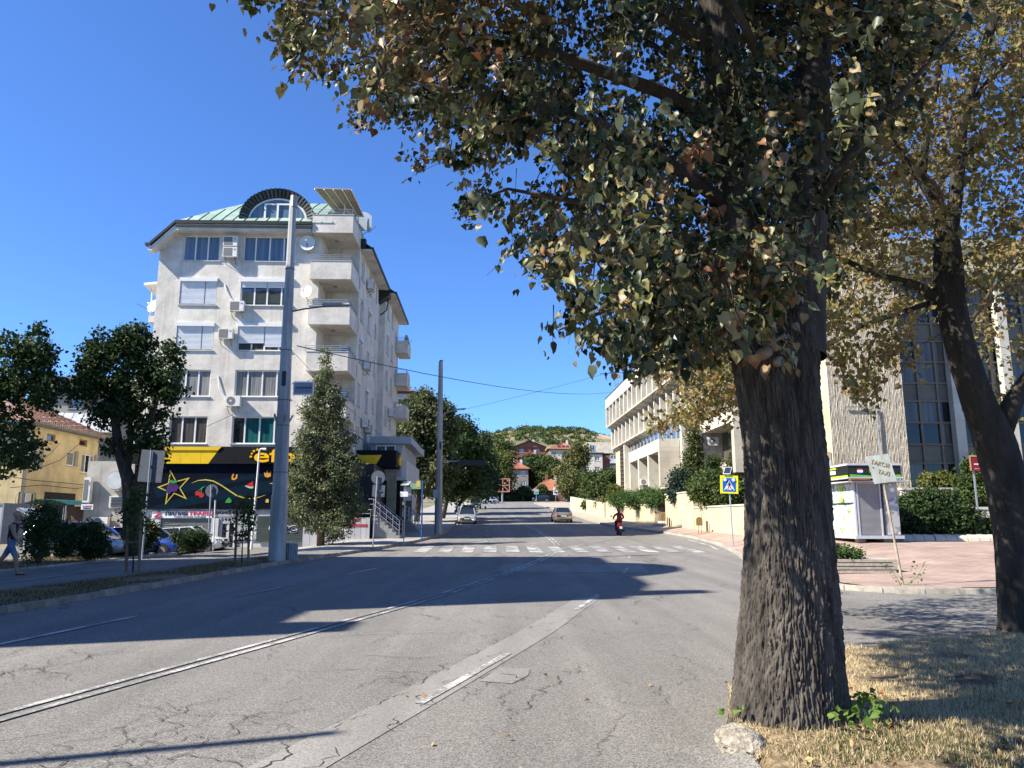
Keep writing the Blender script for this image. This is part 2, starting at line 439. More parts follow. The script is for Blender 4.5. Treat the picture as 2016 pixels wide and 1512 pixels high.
# road
road = strip('road', lambda y: lx(y) - 0.3, lambda y: (26 if y < 17.5 else rx(max(y, 17.6)) + 0.35), frange(-30, 17.4, 0.8) + frange(17.6, 70, 0.8) + frange(71, 199, 3), 44, 0.0, M_ASPH)
cross = strip('cross_street', lambda y: -60, lambda y: 40, frange(190, 212, 4), 30, 0.004, M_ASPH)
CROSSY = 181
# double centre line
CL = [(-6, -7.6), (0, -5.9), (6.5, -4.3), (11.3, -3.05), (16.7, -1.7), (24, -0.13), (29, 0.85), (33, 1.6), (37, 2.15), (40, 2.35), (44, 2.36), (51, 2.22), (58.5, 1.95), (75, 1.0), (110, -0.58), (150, -3.4), (192, -6.1)]
def clx(y):
 # smooth the table a little
 return sum(interp(CL, y + d) * w for d, w in ((-2, .2), (-1, .2), (0, .2), (1, .2), (2, .2)))
def ribbon(name, fx, y0, y1, w, off, mat_, parent, step=0.6):
 mb = MB()
 yy = frange(y0, y1, step)
 pts = []
 for y in yy:
  d = Vector((fx(y + 0.2) - fx(y - 0.2), 0.4)).normalized()
  n = Vector((-d.y, d.x))
  for s in (1, -1):
   x_, y_ = fx(y) + n.x * w / 2 * s, y + n.y * w / 2 * s
   pts.append((x_, y_, H(x_, y_) + off))
 mb.add(pts, [(2 * i, 2 * i + 1, 2 * i + 3, 2 * i + 2) for i in range(len(yy) - 1)])
 return mb.build(name, mat_, parent)
ribbon('center_line', lambda y: clx(y) - 0.10, -4, 34.6, 0.085, 0.012, M_LINE, road)
ribbon('center_line', lambda y: clx(y) + 0.10, -4, 34.6, 0.085, 0.012, M_LINE, road)
ribbon('center_line', lambda y: clx(y) - 0.11, 40.4, 176, 0.1, 0.012, M_LINE, road)
ribbon('center_line', lambda y: clx(y) + 0.11, 40.4, 176, 0.1, 0.012, M_LINE, road)
# lighter repair strip under the right lane line
LN = [(3, -2.1), (5.3, -1.5), (7.2, -0.92), (9.85, -0.15), (12, 0.47), (14.6, 1.08), (17.4, 1.8), (21, 2.7), (25, 3.5), (29, 4.25), (34, 4.95), (40, 5.3), (46, 5.0), (60, 3.9), (75, 3.2)]
lnx = lambda y: sum(interp(LN, y + d) for d in (-1, -.5, 0, .5, 1)) / 5
ribbon('repair_strip', lambda y: lnx(y) - 0.03, 5.2, 17.0, 0.5, 0.005, M_PATCH, road, 0.4)
pt_ = MB(); pt_.add([(x, y, H(x, y) + 0.006) for x, y in ((-0.12, 8.95), (-0.33, 8.2), (0.0, 8.08), (0.17, 8.5), (0.2, 8.85))], [(0, 1, 2, 3, 4)]); pt_.build('repair_patch', M_PATCH, road)
pt_ = MB(); pt_.add([(x, y, H(x, y) + 0.006) for x, y in ((-0.6, 24.6), (4.2, 24.2), (4.5, 27.6), (-0.2, 28.2))], [(0, 1, 2, 3)]); pt_.build('repair_patch', M_PATCH, road)
for a, b_ in ((7.2, 9.85), (14.6, 17.4), (23.6, 26.2), (31.2, 33.2), (41.5, 43.4), (50, 52), (58, 60), (66, 68)):
 ribbon('lane_dash', lambda y: lnx(y) + 0.1, a, b_, 0.095, 0.012, M_LINE, road, 0.4)
LL = [(8, -7.0), (14, -6.35), (20, -5.5), (28, -4.1), (36, -2.3), (44, -1.3), (60, -1.9), (100, -3.6)]
llx = lambda y: sum(interp(LL, y + d) for d in (-2, -1, 0, 1, 2)) / 5
for a, b_ in ((10.5, 13.5), (17, 20), (23.5, 26), (30, 32.5), (43, 45), (50, 52), (57, 59), (64, 66), (72, 74), (80, 82)):
 ribbon('lane_dash', llx, a, b_, 0.11, 0.012, M_LINE, road, 0.5)
# zebra crossing
ns = 13
for i in range(ns):
 xc = -4.1 + i * 1.02 + 0.02 * i
 mb = MB()
 w = 0.3 if i not in (6, 7, 8) else 0.26
 yn = 34.8 + 0.35 * math.sin(i / ns * math.pi) * 0.3
 vs = []
 for v in range(5):
  y = yn + (39.9 - yn) * v / 4
  sh = -0.02 * (y - yn)
  for s in (-1, 1):
   x_ = xc + sh + s * w
   vs.append((x_, y, H(x_, y) + 0.011))
 mb.add(vs, [(2 * k, 2 * k + 1, 2 * k + 3, 2 * k + 2) for k in range(4)])
 mb.build('crosswalk_stripe', M_STRIPE, road)
# give-way line at the far junction and right edge line
ribbon('edge_line', lambda y: rx(y) - 0.35, 36, 44, 0.1, 0.012, M_LINE, road)
ribbon('edge_line', lambda y: rx(y) - 0.35, 52, 64, 0.1, 0.012, M_LINE, road)
# kerbs: each stone its own piece near by, one strip further off
def stone_mesh():
 bm = bmesh.new()
 bmesh.ops.create_cube(bm, size=1)
 for v in bm.verts:
  v.co = Vector((v.co.x * 0.17, v.co.y * 0.985, v.co.z * 0.30))
 bmesh.ops.bevel(bm, geom=[e for e in bm.edges if abs(e.verts[0].co.z - 0.15) < 1e-4 and abs(e.verts[1].co.z - 0.15) < 1e-4], offset=0.025, segments=2, affect='EDGES')
 me = bpy.data.meshes.new('kerb_stone'); bm.to_mesh(me); bm.free()
 return me
def kerb_line(name, pts, side, mat_, hgt=0.13, step=1.0, yfar=1e9, lift=0.0):
 """pts: list of (x, y); stones centred 0.085 outside the edge"""
 root = link(name, None); tag(root, kind='structure')
 me = stone_mesh(); me.materials.append(mat_)
 # walk the polyline
 P = [Vector(p) for p in pts]
 d = 0.0; seg = 0; cur = P[0].copy()
 samples = [cur.copy()]
 while seg < len(P) - 1:
  need = step
  while seg < len(P) - 1:
   rest = (P[seg + 1] - cur).length
   if rest >= need:
    cur = cur + (P[seg + 1] - cur).normalized() * need; break
   need -= rest; seg += 1; cur = P[seg].copy()
  else:
   break
  samples.append(cur.copy())
 for a, b_ in zip(samples, samples[1:]):
  t = (b_ - a)
  n = Vector((-t.y, t.x)).normalized() * side * 0.085
  c = (a + b_) / 2 + n
  za, zb = H(a.x, a.y), H(b_.x, b_.y)
  o = link('kerb_stone', me, root, (c.x, c.y, (za + zb) / 2 + hgt - 0.15 + lift + random.uniform(-0.008, 0.008)))
  o.rotation_euler = (math.atan2(zb - za, t.length), random.uniform(-0.02, 0.02), math.atan2(t.y, t.x) - math.pi / 2 + random.uniform(-0.006, 0.006))
  o.scale = (1, t.length / step, 1)
 return root
kerb_line('kerb', [(lx(y), y) for y in frange(8, 66, 1.0)], 1, M_CONCR)
kerb_line('kerb', [(rx(y), y) for y in frange(19.5, 66, 1.0)], -1, M_CONC)
def kerb_strip(name, fx, y0, y1, side, mat_):
 mb = MB(); yy = frange(y0, y1, 3)
 vs = []
 for y in yy:
  x0 = fx(y); x1 = x0 + side * 0.17
  zb = H(x0, y)
  vs += [(x0, y, zb - 0.05), (x0, y, zb + 0.13), (x1, y, zb + 0.13), (x1, y, zb - 0.05)]
 fs = []
 for i in range(len(yy) - 1):
  for k in range(3):
   fs.append((4 * i + k, 4 * i + k + 1, 4 * i + 5 + k, 4 * i + 4 + k))
 mb.add(vs, fs)
 return tag(mb.build(name, mat_), kind='structure')
kerb_strip('kerb', lx, 66, 190, -1, M_CONC)
kerb_strip('kerb', rx, 66, 186, 1, M_CONC)
# left verge, cycle path, strip of dry soil, car park
vo_ = lambda y: interp([(0, -12.4), (17, -11.3), (21, -10.6), (28.6, -10.4), (30.2, -9.5), (31, -8.4)], y)
verge = strip('verge', vo_, lambda y: lx(y) - 0.16, frange(-10, 30.6, 0.7), 8, 0.10, M_SOIL)
path = strip('cycle_path', lambda y: -15.2, lambda y: (vo_(y) if y < 30.6 else lx(y) - 0.16), frange(-10, 30.4, 0.7) + frange(30.6, 34.5, 0.6), 14, 0.105, M_PATH)
ribbon('path_line', lambda y: interp([(0, -14.2), (19, -12.65), (28, -12.3), (34, -11.2)], y), 2, 34, 0.09, 0.117, M_LINE, path)
mb = MB()
for (px, py) in ((440, 1087), (470, 1082), (500, 1086), (476, 1088)):
 p = U(px, py, 33.0); mb.v.append((p.x, 32.4 + (1088 - py) * 0.35, H(p.x, 32.8) + 0.118))
mb.f.append([0, 3, 2, 1]); mb.m.append(0)
mb.build('path_marking', M_LINE, path)
strip('soil_strip', lambda y: -19, lambda y: -15.4, frange(-10, 36.5, 0.8), 6, 0.13, M_SOIL)
kerb_line('kerb', [(-15.3, y) for y in frange(8, 36, 1)], 1, M_CONC, hgt=0.16)
strip('car_park', lambda y: -60, lambda y: -11.3, frange(34, 47, 1.2) , 30, 0.05, M_PATH)
strip('car_park', lambda y: -60, lambda y: -19, frange(6, 34, 2), 20, 0.045, M_PATH)
strip('left_pavement', lambda y: interp([(34.4, -11.5), (46, -11.6), (60, -9.6), (70, -12), (195, -17)], y), lambda y: lx(y) - 0.16, frange(34.4, 60, 0.8) + frange(62, 191, 3), 10, 0.115, M_GREYPAVE)
# right side: pavement from the side street up the hill, plaza
RP0 = lambda y: (rx(max(17.6, y)) + 0.16 if y < 186 else 5.6)
strip('right_pavement', RP0, lambda y: interp([(17.9, 34), (30, 34), (38, 22), (41, 13.3), (60, 11.6), (125, 9.4), (140, 12), (186, 25)], y), frange(18.05, 66, 0.8) + frange(67, 186, 3), 26, 0.115, M_REDPAVE)
strip('upper_pavement', lambda y: rx(y) + 0.18, lambda y: interp([(52, 12.0), (60, 11.55), (125, 9.3), (140, 11.9), (186, 24.9)], y), frange(52, 66, 0.8) + frange(67, 185, 3), 16, 0.121, M_PINKPAVE)
kerb_line('kerb', [(7.75, 19.5), (7.95, 18.6), (8.6, 18.0), (10.2, 17.75), (12.2, 17.6)], -1, M_CONC, step=0.8)
# grass island under the big trees
ISL = [(1.15, -4), (1.3, 0), (1.45, 3), (1.52, 4.8), (1.62, 6.2), (1.95, 7.4), (2.6, 8.5), (3.4, 9.3), (4.3, 9.95), (5.6, 10.75), (7.0, 11.35), (8.5, 11.75), (11, 12.1), (17, 12.6)]
def island_z(x, y):
 return 0.085 + 0.05 * math.sin(x * 1.3) * math.cos(y * 0.9) * 0.4 + 0.10 * math.exp(-((x - 2.3) ** 2 + (y - 6.3) ** 2) / 0.7)
mb = MB()
def isl_pt(u, v):
 s = v * (len(ISL) - 1); i = min(int(s), len(ISL) - 2); t = s - i
 ex = ISL[i][0] + (ISL[i + 1][0] - ISL[i][0]) * t; ey = ISL[i][1] + (ISL[i + 1][1] - ISL[i][1]) * t
 x = ex + (9.5 - ex) * u ** 1.3 if ex < 9 else ex + 8 * u; y = ey + (-1.0 - ey) * u ** 1.3 if ex > 1.5 else ey + (-1.0 - ey) * u
 return (x, y, island_z(x, y) - (0.14 if u == 0 else 0.0))
mb.grid(isl_pt, 30, 90)
isl = tag(mb.build('grass_island', M_STRAW, None, True), kind='structure')
kerb_line('kerb', [(1.3, 0), (1.45, 3), (1.5, 4.6), (1.52, 5.15)], -1, M_CONC, hgt=0.17, step=0.9)
kerb_line('kerb', [(2.9, 8.95), (3.4, 9.4), (4.3, 10.05), (5.6, 10.85), (7.0, 11.45), (8.5, 11.85), (11, 12.2)], -1, M_CONC, hgt=0.06, step=0.9)
# broken lump of old concrete at the kerb beside the trunk
def rock_mesh(seed, sx, sy, sz):
 rg = np.random.default_rng(seed)
 bm = bmesh.new()
 bmesh.ops.create_icosphere(bm, subdivisions=4, radius=1)
 dirs = rg.normal(size=(14, 3)); dirs /= np.linalg.norm(dirs, axis=1)[:, None]; amp = rg.uniform(0.72, 1.0, 14)
 from mathutils import noise as mn
 for v in bm.verts:
  c = v.co.copy()
  k = min([a / max(0.05, c.dot(Vector(d))) for d, a in zip(dirs, amp) if c.dot(Vector(d)) > 0.2] + [1.05])
  k += 0.10 * mn.noise(c * 3.1 + Vector((seed, 0, 0))) + 0.055 * mn.noise(c * 9.0) + 0.035 * mn.noise(c * 22)
  v.co = Vector((c.x * k * sx, c.y * k * sy, c.z * k * sz))
 me = bpy.data.meshes.new('lump'); bm.to_mesh(me); bm.free()
 return me
M_LUMP = pm('broken_concrete', (0.30, 0.265, 0.21), 0.95, 0.45, 26, 1.0, 70, var2=0.25, scale2=6)
rk = link('broken_concrete', rock_mesh(5, 0.17, 0.27, 0.13), None, (1.57, 5.66, 0.07)); rk.data.materials.append(M_LUMP)
tag(rk, 'broken lump of crumbling concrete at kerb end beside the thick trunk', 'rubble')
mb = MB()
rmp = MB()
rmp.grid(lambda u, v: (1.12 + 0.42 * u, 4.4 + 1.5 * v, 0.004 + 0.10 * (u ** 2) * (0.4 + 0.6 * math.sin(v * 3.1)) + 0.004 * math.sin(7 * u + 11 * v)), 14, 20)
tag(rmp.build('kerb_ramp', M_ASPH, None, True), kind='structure')
# cracks in the old asphalt: jagged runs with side branches
rc = random.Random(17)
ckm = MB()
def crack(x, y, ang, length, w, depth=0):
 pts = []; a = ang; d = 0.0
 while d < length:
  pts.append((x, y, w * (0.35 + 0.65 * rc.random()) * min(1, 4 * d / length + 0.2, 4 * (1 - d / length) + 0.15)))
  st = rc.uniform(0.025, 0.075)
  a = ang + (a - ang) * 0.45 + rc.gauss(0, 0.75)
  x += math.cos(a) * st; y += math.sin(a) * st; d += st
  if depth != 1 and abs(x - lnx(y)) < 0.32 and y < 17: break
  if depth < 2 and rc.random() < 0.03: crack(x, y, ang + rc.choice((-1, 1)) * rc.uniform(0.5, 1.2), length * rc.uniform(0.12, 0.4), w * 0.7, depth + 1)
 if len(pts) < 3: return
 vs = []
 for i, (px_, py_, ww) in enumerate(pts):
  q0, q1 = pts[max(0, i - 1)], pts[min(len(pts) - 1, i + 1)]
  t = Vector((q1[0] - q0[0], q1[1] - q0[1])); t.normalize()
  for s_ in (1, -1):
   X_, Y_ = px_ - t.y * ww * s_, py_ + t.x * ww * s_
   vs.append((X_, Y_, H(X_, Y_) + 0.009))
 ckm.add(vs, [(2 * i, 2 * i + 1, 2 * i + 3, 2 * i + 2) for i in range(len(pts) - 1)])
for i in range(48):
 y = 3.6 + 13 * rc.random() ** 1.3
 x = clx(y) + rc.choice((rc.uniform(0.2, 2.6), rc.uniform(0.2, 3.2), rc.uniform(-3.2, -0.2), rc.uniform(2.5, 6.0)))
 if x > 1.0 and y < 9.5 or x > 7: continue
 dx = clx(y + 1) - clx(y)
 crack(x, y, math.atan2(1, dx) + rc.gauss(0, 0.16) if rc.random() < 0.72 else rc.uniform(-0.5, 0.5), rc.uniform(0.8, 3.6), rc.uniform(0.004, 0.0078))
for i in range(40):
 y = rc.uniform(15, 33); x = rc.uniform(lx(y) + 0.5, rx(max(18, y)) - 0.5); crack(x, y, math.atan2(1, 0.25) + rc.gauss(0, 0.25) if rc.random() < 0.7 else rc.uniform(-0.3, 0.3), rc.uniform(1.5, 6), rc.uniform(0.009, 0.016))
for s_ in (-1, 1):
 y = 5.2
 while y < 16.6:
  x = lnx(y) - 0.03 + s_ * 0.235; dx = lnx(y + 0.5) - lnx(y - 0.5); L_ = rc.uniform(0.5, 1.3); crack(x, y, math.atan2(1, dx), L_, rc.uniform(0.004, 0.009), 1); y += L_ * rc.uniform(0.95, 1.35)
ck = ckm.build('cracks', pm('crack_dark', (0.05, 0.048, 0.045), 0.95), road); ck['kind'] = 'stuff'
# ------------------------------------------------------------------ building kit
def hit(M, px, py, axis, val):
 """where the sight line of a photo pixel meets a plane of a building (its own axes)"""
 Mi = M.inverted()
 o = Mi @ Vector((0, 0, EYE))
 d = (Mi.to_3x3() @ (U(px, py, 1.0) - Vector((0, 0, EYE))))
 t = (val - o[axis]) / d[axis]
 return o + d * t
def root_matrix(o):
 return Matrix.Translation(o.location) @ o.rotation_euler.to_matrix().to_4x4()
class Face:
 """a facade: s runs along it, z up, d outward"""
 def __init__(self, O, u, n):
  self.O = Vector((O[0], O[1], 0)); self.u = Vector((u[0], u[1], 0)); self.n = Vector((n[0], n[1], 0))
  self.flip = (self.u.cross(Vector((0, 0, 1)))).dot(self.n) < 0
 def p(self, s, z, d=0.0):
  return self.O + self.u * s + self.n * d + Vector((0, 0, z))
 def box(self, mb, s0, s1, z0, z1, d0, d1):
  P = self.p
  mb.hexa([P(s0, z0, d1), P(s1, z0, d1), P(s1, z0, d0), P(s0, z0, d0)], [P(s0, z1, d1), P(s1, z1, d1), P(s1, z1, d0), P(s0, z1, d0)])
  return mb
 def wall(self, mb, s0, s1, z0, z1, holes, reveal=0.18):
  ss = sorted(set([s0, s1] + [v for h in holes for v in h[:2]])); zs = sorted(set([z0, z1] + [v for h in holes for v in h[2:4]]))
  ss = [s for s in ss if s0 <= s <= s1]; zs = [z for z in zs if z0 <= z <= z1]
  for a, b in zip(ss, ss[1:]):
   for c, d in zip(zs, zs[1:]):
    m_, n_ = (a + b) / 2, (c + d) / 2
    if any(h[0] < m_ < h[1] and h[2] < n_ < h[3] for h in holes): continue
    mb.quad(self.p(a, c), self.p(b, c), self.p(b, d), self.p(a, d))
  for h in holes:
   a, b, c, d = h[:4]
   r = -reveal
   mb.quad(self.p(a, c), self.p(a, c, r), self.p(a, d, r), self.p(a, d))
   mb.quad(self.p(b, c), self.p(b, d), self.p(b, d, r), self.p(b, c, r))
   mb.quad(self.p(a, d), self.p(a, d, r), self.p(b, d, r), self.p(b, d))
   mb.quad(self.p(a, c), self.p(b, c), self.p(b, c, r), self.p(a, c, r))
  return mb
def curtain_mat(name, c1, c2, scale=14.0, coat=1.0):
 """a pane with drawn curtains close behind the glass"""
 if name in MATS: return MATS[name]
 m, N, L, b = nodes_of(name)
 b.inputs['Roughness'].default_value = 0.6
 b.inputs['Coat Weight'].default_value = coat
 b.inputs['Coat Roughness'].default_value = 0.03
 b.inputs['Specular IOR Level'].default_value = 0.1
 tc = N.new('ShaderNodeTexCoord'); mp = N.new('ShaderNodeMapping'); mp.inputs['Scale'].default_value = (1, 1, 0.04)
 L.new(tc.outputs['Object'], mp.inputs[0])
 n = N.new('ShaderNodeTexNoise'); n.inputs['Scale'].default_value = scale; n.inputs['Detail'].default_value = 3
 L.new(mp.outputs[0], n.inputs[0])
 r = N.new('ShaderNodeValToRGB'); r.color_ramp.elements[0].position = 0.38; r.color_ramp.elements[1].position = 0.62
 r.color_ramp.elements[0].color = (*c1, 1); r.color_ramp.elements[1].color = (*c2, 1)
 L.new(n.outputs['Fac'], r.inputs[0]); L.new(r.outputs[0], b.inputs['Base Color'])
 return m
M_GLASS = glass('window_glass', (0.018, 0.02, 0.024))
M_GLASSB = glass('window_glass_blue', (0.05, 0.075, 0.1))
M_CURT_G = curtain_mat('curtain_grey', (0.12, 0.125, 0.12), (0.26, 0.26, 0.25))
M_CURT_D = curtain_mat('curtain_dark', (0.035, 0.032, 0.03), (0.085, 0.075, 0.065))
M_CURT_T = curtain_mat('curtain_teal', (0.0, 0.045, 0.05), (0.01, 0.11, 0.115))
M_CURT_B = curtain_mat('curtain_blue', (0.07, 0.11, 0.16), (0.13, 0.18, 0.24), 6)
M_PVC = pm('white_frame', (0.72, 0.72, 0.70), 0.4, 0.04, 4)
M_BROWNF = pm('brown_frame', (0.11, 0.085, 0.065), 0.5, 0.1, 4)
M_SHUT = pm('shutter_white', (0.66, 0.68, 0.70), 0.5, 0.05, 3)
M_SILL = pm('sill_metal', (0.45, 0.44, 0.41), 0.5, 0.1, 4)
_pane_mesh = {}
def window(F, s0, s1, z0, z1, fr, pane_mats, parent, frame=None, t=0.07, d=-0.12, sill=True, transom=None, name='window', shutter=None, box_=False, reveal_back=True):
 """frame mesh (a part) with a child for each pane; fr: inner mullion positions 0..1"""
 frame = frame or M_PVC
 mb = MB()
 F.box(mb, s0, s1, z0, z0 + t, d - 0.05, d + 0.03)
 F.box(mb, s0, s1, z1 - t, z1, d - 0.05, d + 0.03)
 cuts = [0.0] + list(fr) + [1.0]
 for i, c in enumerate(cuts):
  s = s0 + (s1 - s0) * c
  a = s if i == 0 else (s - t if i == len(cuts) - 1 else s - t * 0.6)
  b = a + t * (1.0 if i in (0, len(cuts) - 1) else 1.2)
  F.box(mb, a, b, z0 + t, z1 - t, d - 0.05, d + 0.03)
 zt = None
 if transom is not None:
  zt = z0 + (z1 - z0) * transom
  F.box(mb, s0 + t, s1 - t, zt - t / 2, zt + t / 2, d - 0.048, d + 0.028)
 w = mb.build(name, frame, parent)
 for i in range(len(cuts) - 1):
  a = s0 + (s1 - s0) * cuts[i]; b = s0 + (s1 - s0) * cuts[i + 1]
  rows = [(z0, z1)] if zt is None else [(z0, zt), (zt, z1)]
  for (c, e) in rows:
   pm_ = MB(); F.box(pm_, a + 0.01, b - 0.01, c + 0.01, e - 0.01, d - 0.04, d - 0.02)
   pm_.build('pane', pane_mats[i % len(pane_mats)], w)
 if sill:
  sm = MB(); F.box(sm, s0 - 0.06, s1 + 0.06, z0 - 0.05, z0 - 0.004, -0.17, 0.07); sm.build('sill', M_SILL, w)
 if box_:
  bm_ = MB(); F.box(bm_, s0 - 0.03, s1 + 0.03, z1 - 0.02, z1 + 0.2, -0.1, 0.12); bm_.build('shutter_box', M_SHUT, w)
 if shutter:
  for (fa, fb, drop) in shutter:
   a = s0 + (s1 - s0) * fa + 0.03; b = s0 + (s1 - s0) * fb - 0.03
   n = max(3, int((z1 - z0) * drop / 0.075)); sh = MB()
   for k in range(n):
    zz = z1 - 0.075 * (k + 1)
    P = F.p
    sh.quad(P(a, zz, d + 0.075), P(b, zz, d + 0.075), P(b, zz + 0.055, d + 0.095), P(a, zz + 0.055, d + 0.095))
    sh.quad(P(a, zz + 0.055, d + 0.095), P(b, zz + 0.055, d + 0.095), P(b, zz + 0.075, d + 0.075), P(a, zz + 0.075, d + 0.075))
   so = sh.build('shutter', M_SHUT, w)
 return w
M_ACW = pm('ac_white', (0.66, 0.65, 0.61), 0.5, 0.06, 3)
M_DARK = pm('dark_plastic', (0.025, 0.025, 0.027), 0.5, 0.1, 5)
M_GREYM = pm('grey_metal', (0.27, 0.29, 0.31), 0.45, 0.12, 5, metal=0.3)
M_STEEL = pm('steel', (0.45, 0.46, 0.47), 0.35, 0.1, 5, metal=0.8)
M_GALV = pm('galvanised', (0.36, 0.38, 0.41), 0.5, 0.2, 2.5, 0.1, 20, metal=0.45, stretch=(1, 1, 0.15))
M_DISH = pm('dish_paint', (0.62, 0.62, 0.60), 0.5, 0.08, 3)
M_BRACK = pm('bracket_steel', (0.12, 0.12, 0.12), 0.6)
def ac_unit(M, F, s, z, label, group, w=0.85, h=0.62, dep=0.32, fan=True, off=0.08):
 """outdoor air conditioner unit on wall brackets"""
 root = thing('air_conditioner', label, 'air conditioner', (0, 0, 0), 0, group)
 root.matrix_world = M
 T = MB(); F.box(T, s, s + w, z, z + h, off, off + dep); T.build('casing', M_ACW, root)
 g = MB()
 c = F.p(s + w * 0.38, z + h / 2, off + dep + 0.012); r = h * 0.40
 if fan:
  g.tube([c - F.n * 0.016, c], r, 18); 
  g.build('fan_grille', pm('ac_grille', (0.17, 0.165, 0.155), 0.6, 0.1, 30), root)
  g2 = MB(); g2.tube([c, c + F.n * 0.012], r * 0.25, 10); g2.build('fan_hub', M_ACW, root)
 else:
  F.box(g, s + w * 0.06, s + w * 0.66, z + h * 0.1, z + h * 0.9, off + dep, off + dep + 0.012)
  g.build('fan_grille', pm('ac_grille', (0.17, 0.165, 0.155), 0.6, 0.1, 30), root)
  g2 = MB(); F.box(g2, s + w * 0.78, s + w * 0.9, z + h * 0.68, z + h * 0.82, off + dep, off + dep + 0.01); g2.build('badge', M_GREYM, root)
 for q in (0.15, 0.85):
  b = MB()
  a = F.p(s + w * q, z - 0.02, 0.0); e = F.p(s + w * q, z - 0.02, off + dep); k = F.p(s + w * q, z - 0.38, 0.0)
  b.tube([a, e, k], 0.017, 6)
  b.build('bracket', M_BRACK, root)
 return root
def sat_dish(M, F, s, z, d, r, label, aim=(0.25, 0.15), group='satellite dishes on the apartment block'):
 root = thing('satellite_dish', label, 'satellite dish', group=group)
 c = F.p(s, z, d)
 root.matrix_world = M
 fwd = (F.n + F.u * aim[0] + Vector((0, 0, aim[1]))).normalized()
 u = fwd.cross(Vector((0, 0, 1))).normalized(); v = u.cross(fwd)
 mb = MB(); n = 22
 for rr, dd in ((0.0, -0.12), (0.35, -0.105), (0.7, -0.06), (1.0, 0.0)):
  for k in range(n):
   a = 2 * math.pi * k / n
   mb.v.append(tuple(c + (u * math.cos(a) + v * math.sin(a) * 1.08) * r * rr + fwd * dd * r * 2))
 for j in range(3):
  for k in range(n):
   k2 = (k + 1) % n
   mb.f.append([j * n + k, j * n + k2, (j + 1) * n + k2, (j + 1) * n + k]); mb.m.append(0)
 mb.build('reflector', M_DISH, root, True)
 tip = c + fwd * r * 1.0 - v * 0.1 * r
 ar = MB(); ar.tube([c - v * r, tip], 0.014, 6); ar.build('feed_arm', M_BRACK, root)
 lm = MB(); lm.tube([tip - fwd * 0.07, tip + fwd * 0.03], 0.045, 8); lm.build('receiver_head', M_ACW, root)
 br = MB(); back = c - fwd * r * 0.22
 br.tube([back, back - v * r * 0.9, F.p(s + 0.1, (back - v * r * 1.3).z, 0.0)], 0.02, 6); br.build('bracket', M_BRACK, root)
 return root
def railing(mb, pts, h, bars=3, r=0.018, post=1.0):
 """tube railing along a polyline of base points"""
 for a, b in zip(pts, pts[1:]):
  a, b = Vector(a), Vector(b)
  for k in range(bars):
   zz = Vector((0, 0, h * (k + 1) / bars))
   mb.tube([a + zz, b + zz], r, 6)
  n = max(1, int(round((b - a).length / post)))
  for i in range(n + 1):
   q = a + (b - a) * (i / n)
   mb.tube([q, q + Vector((0, 0, h))], r, 6)
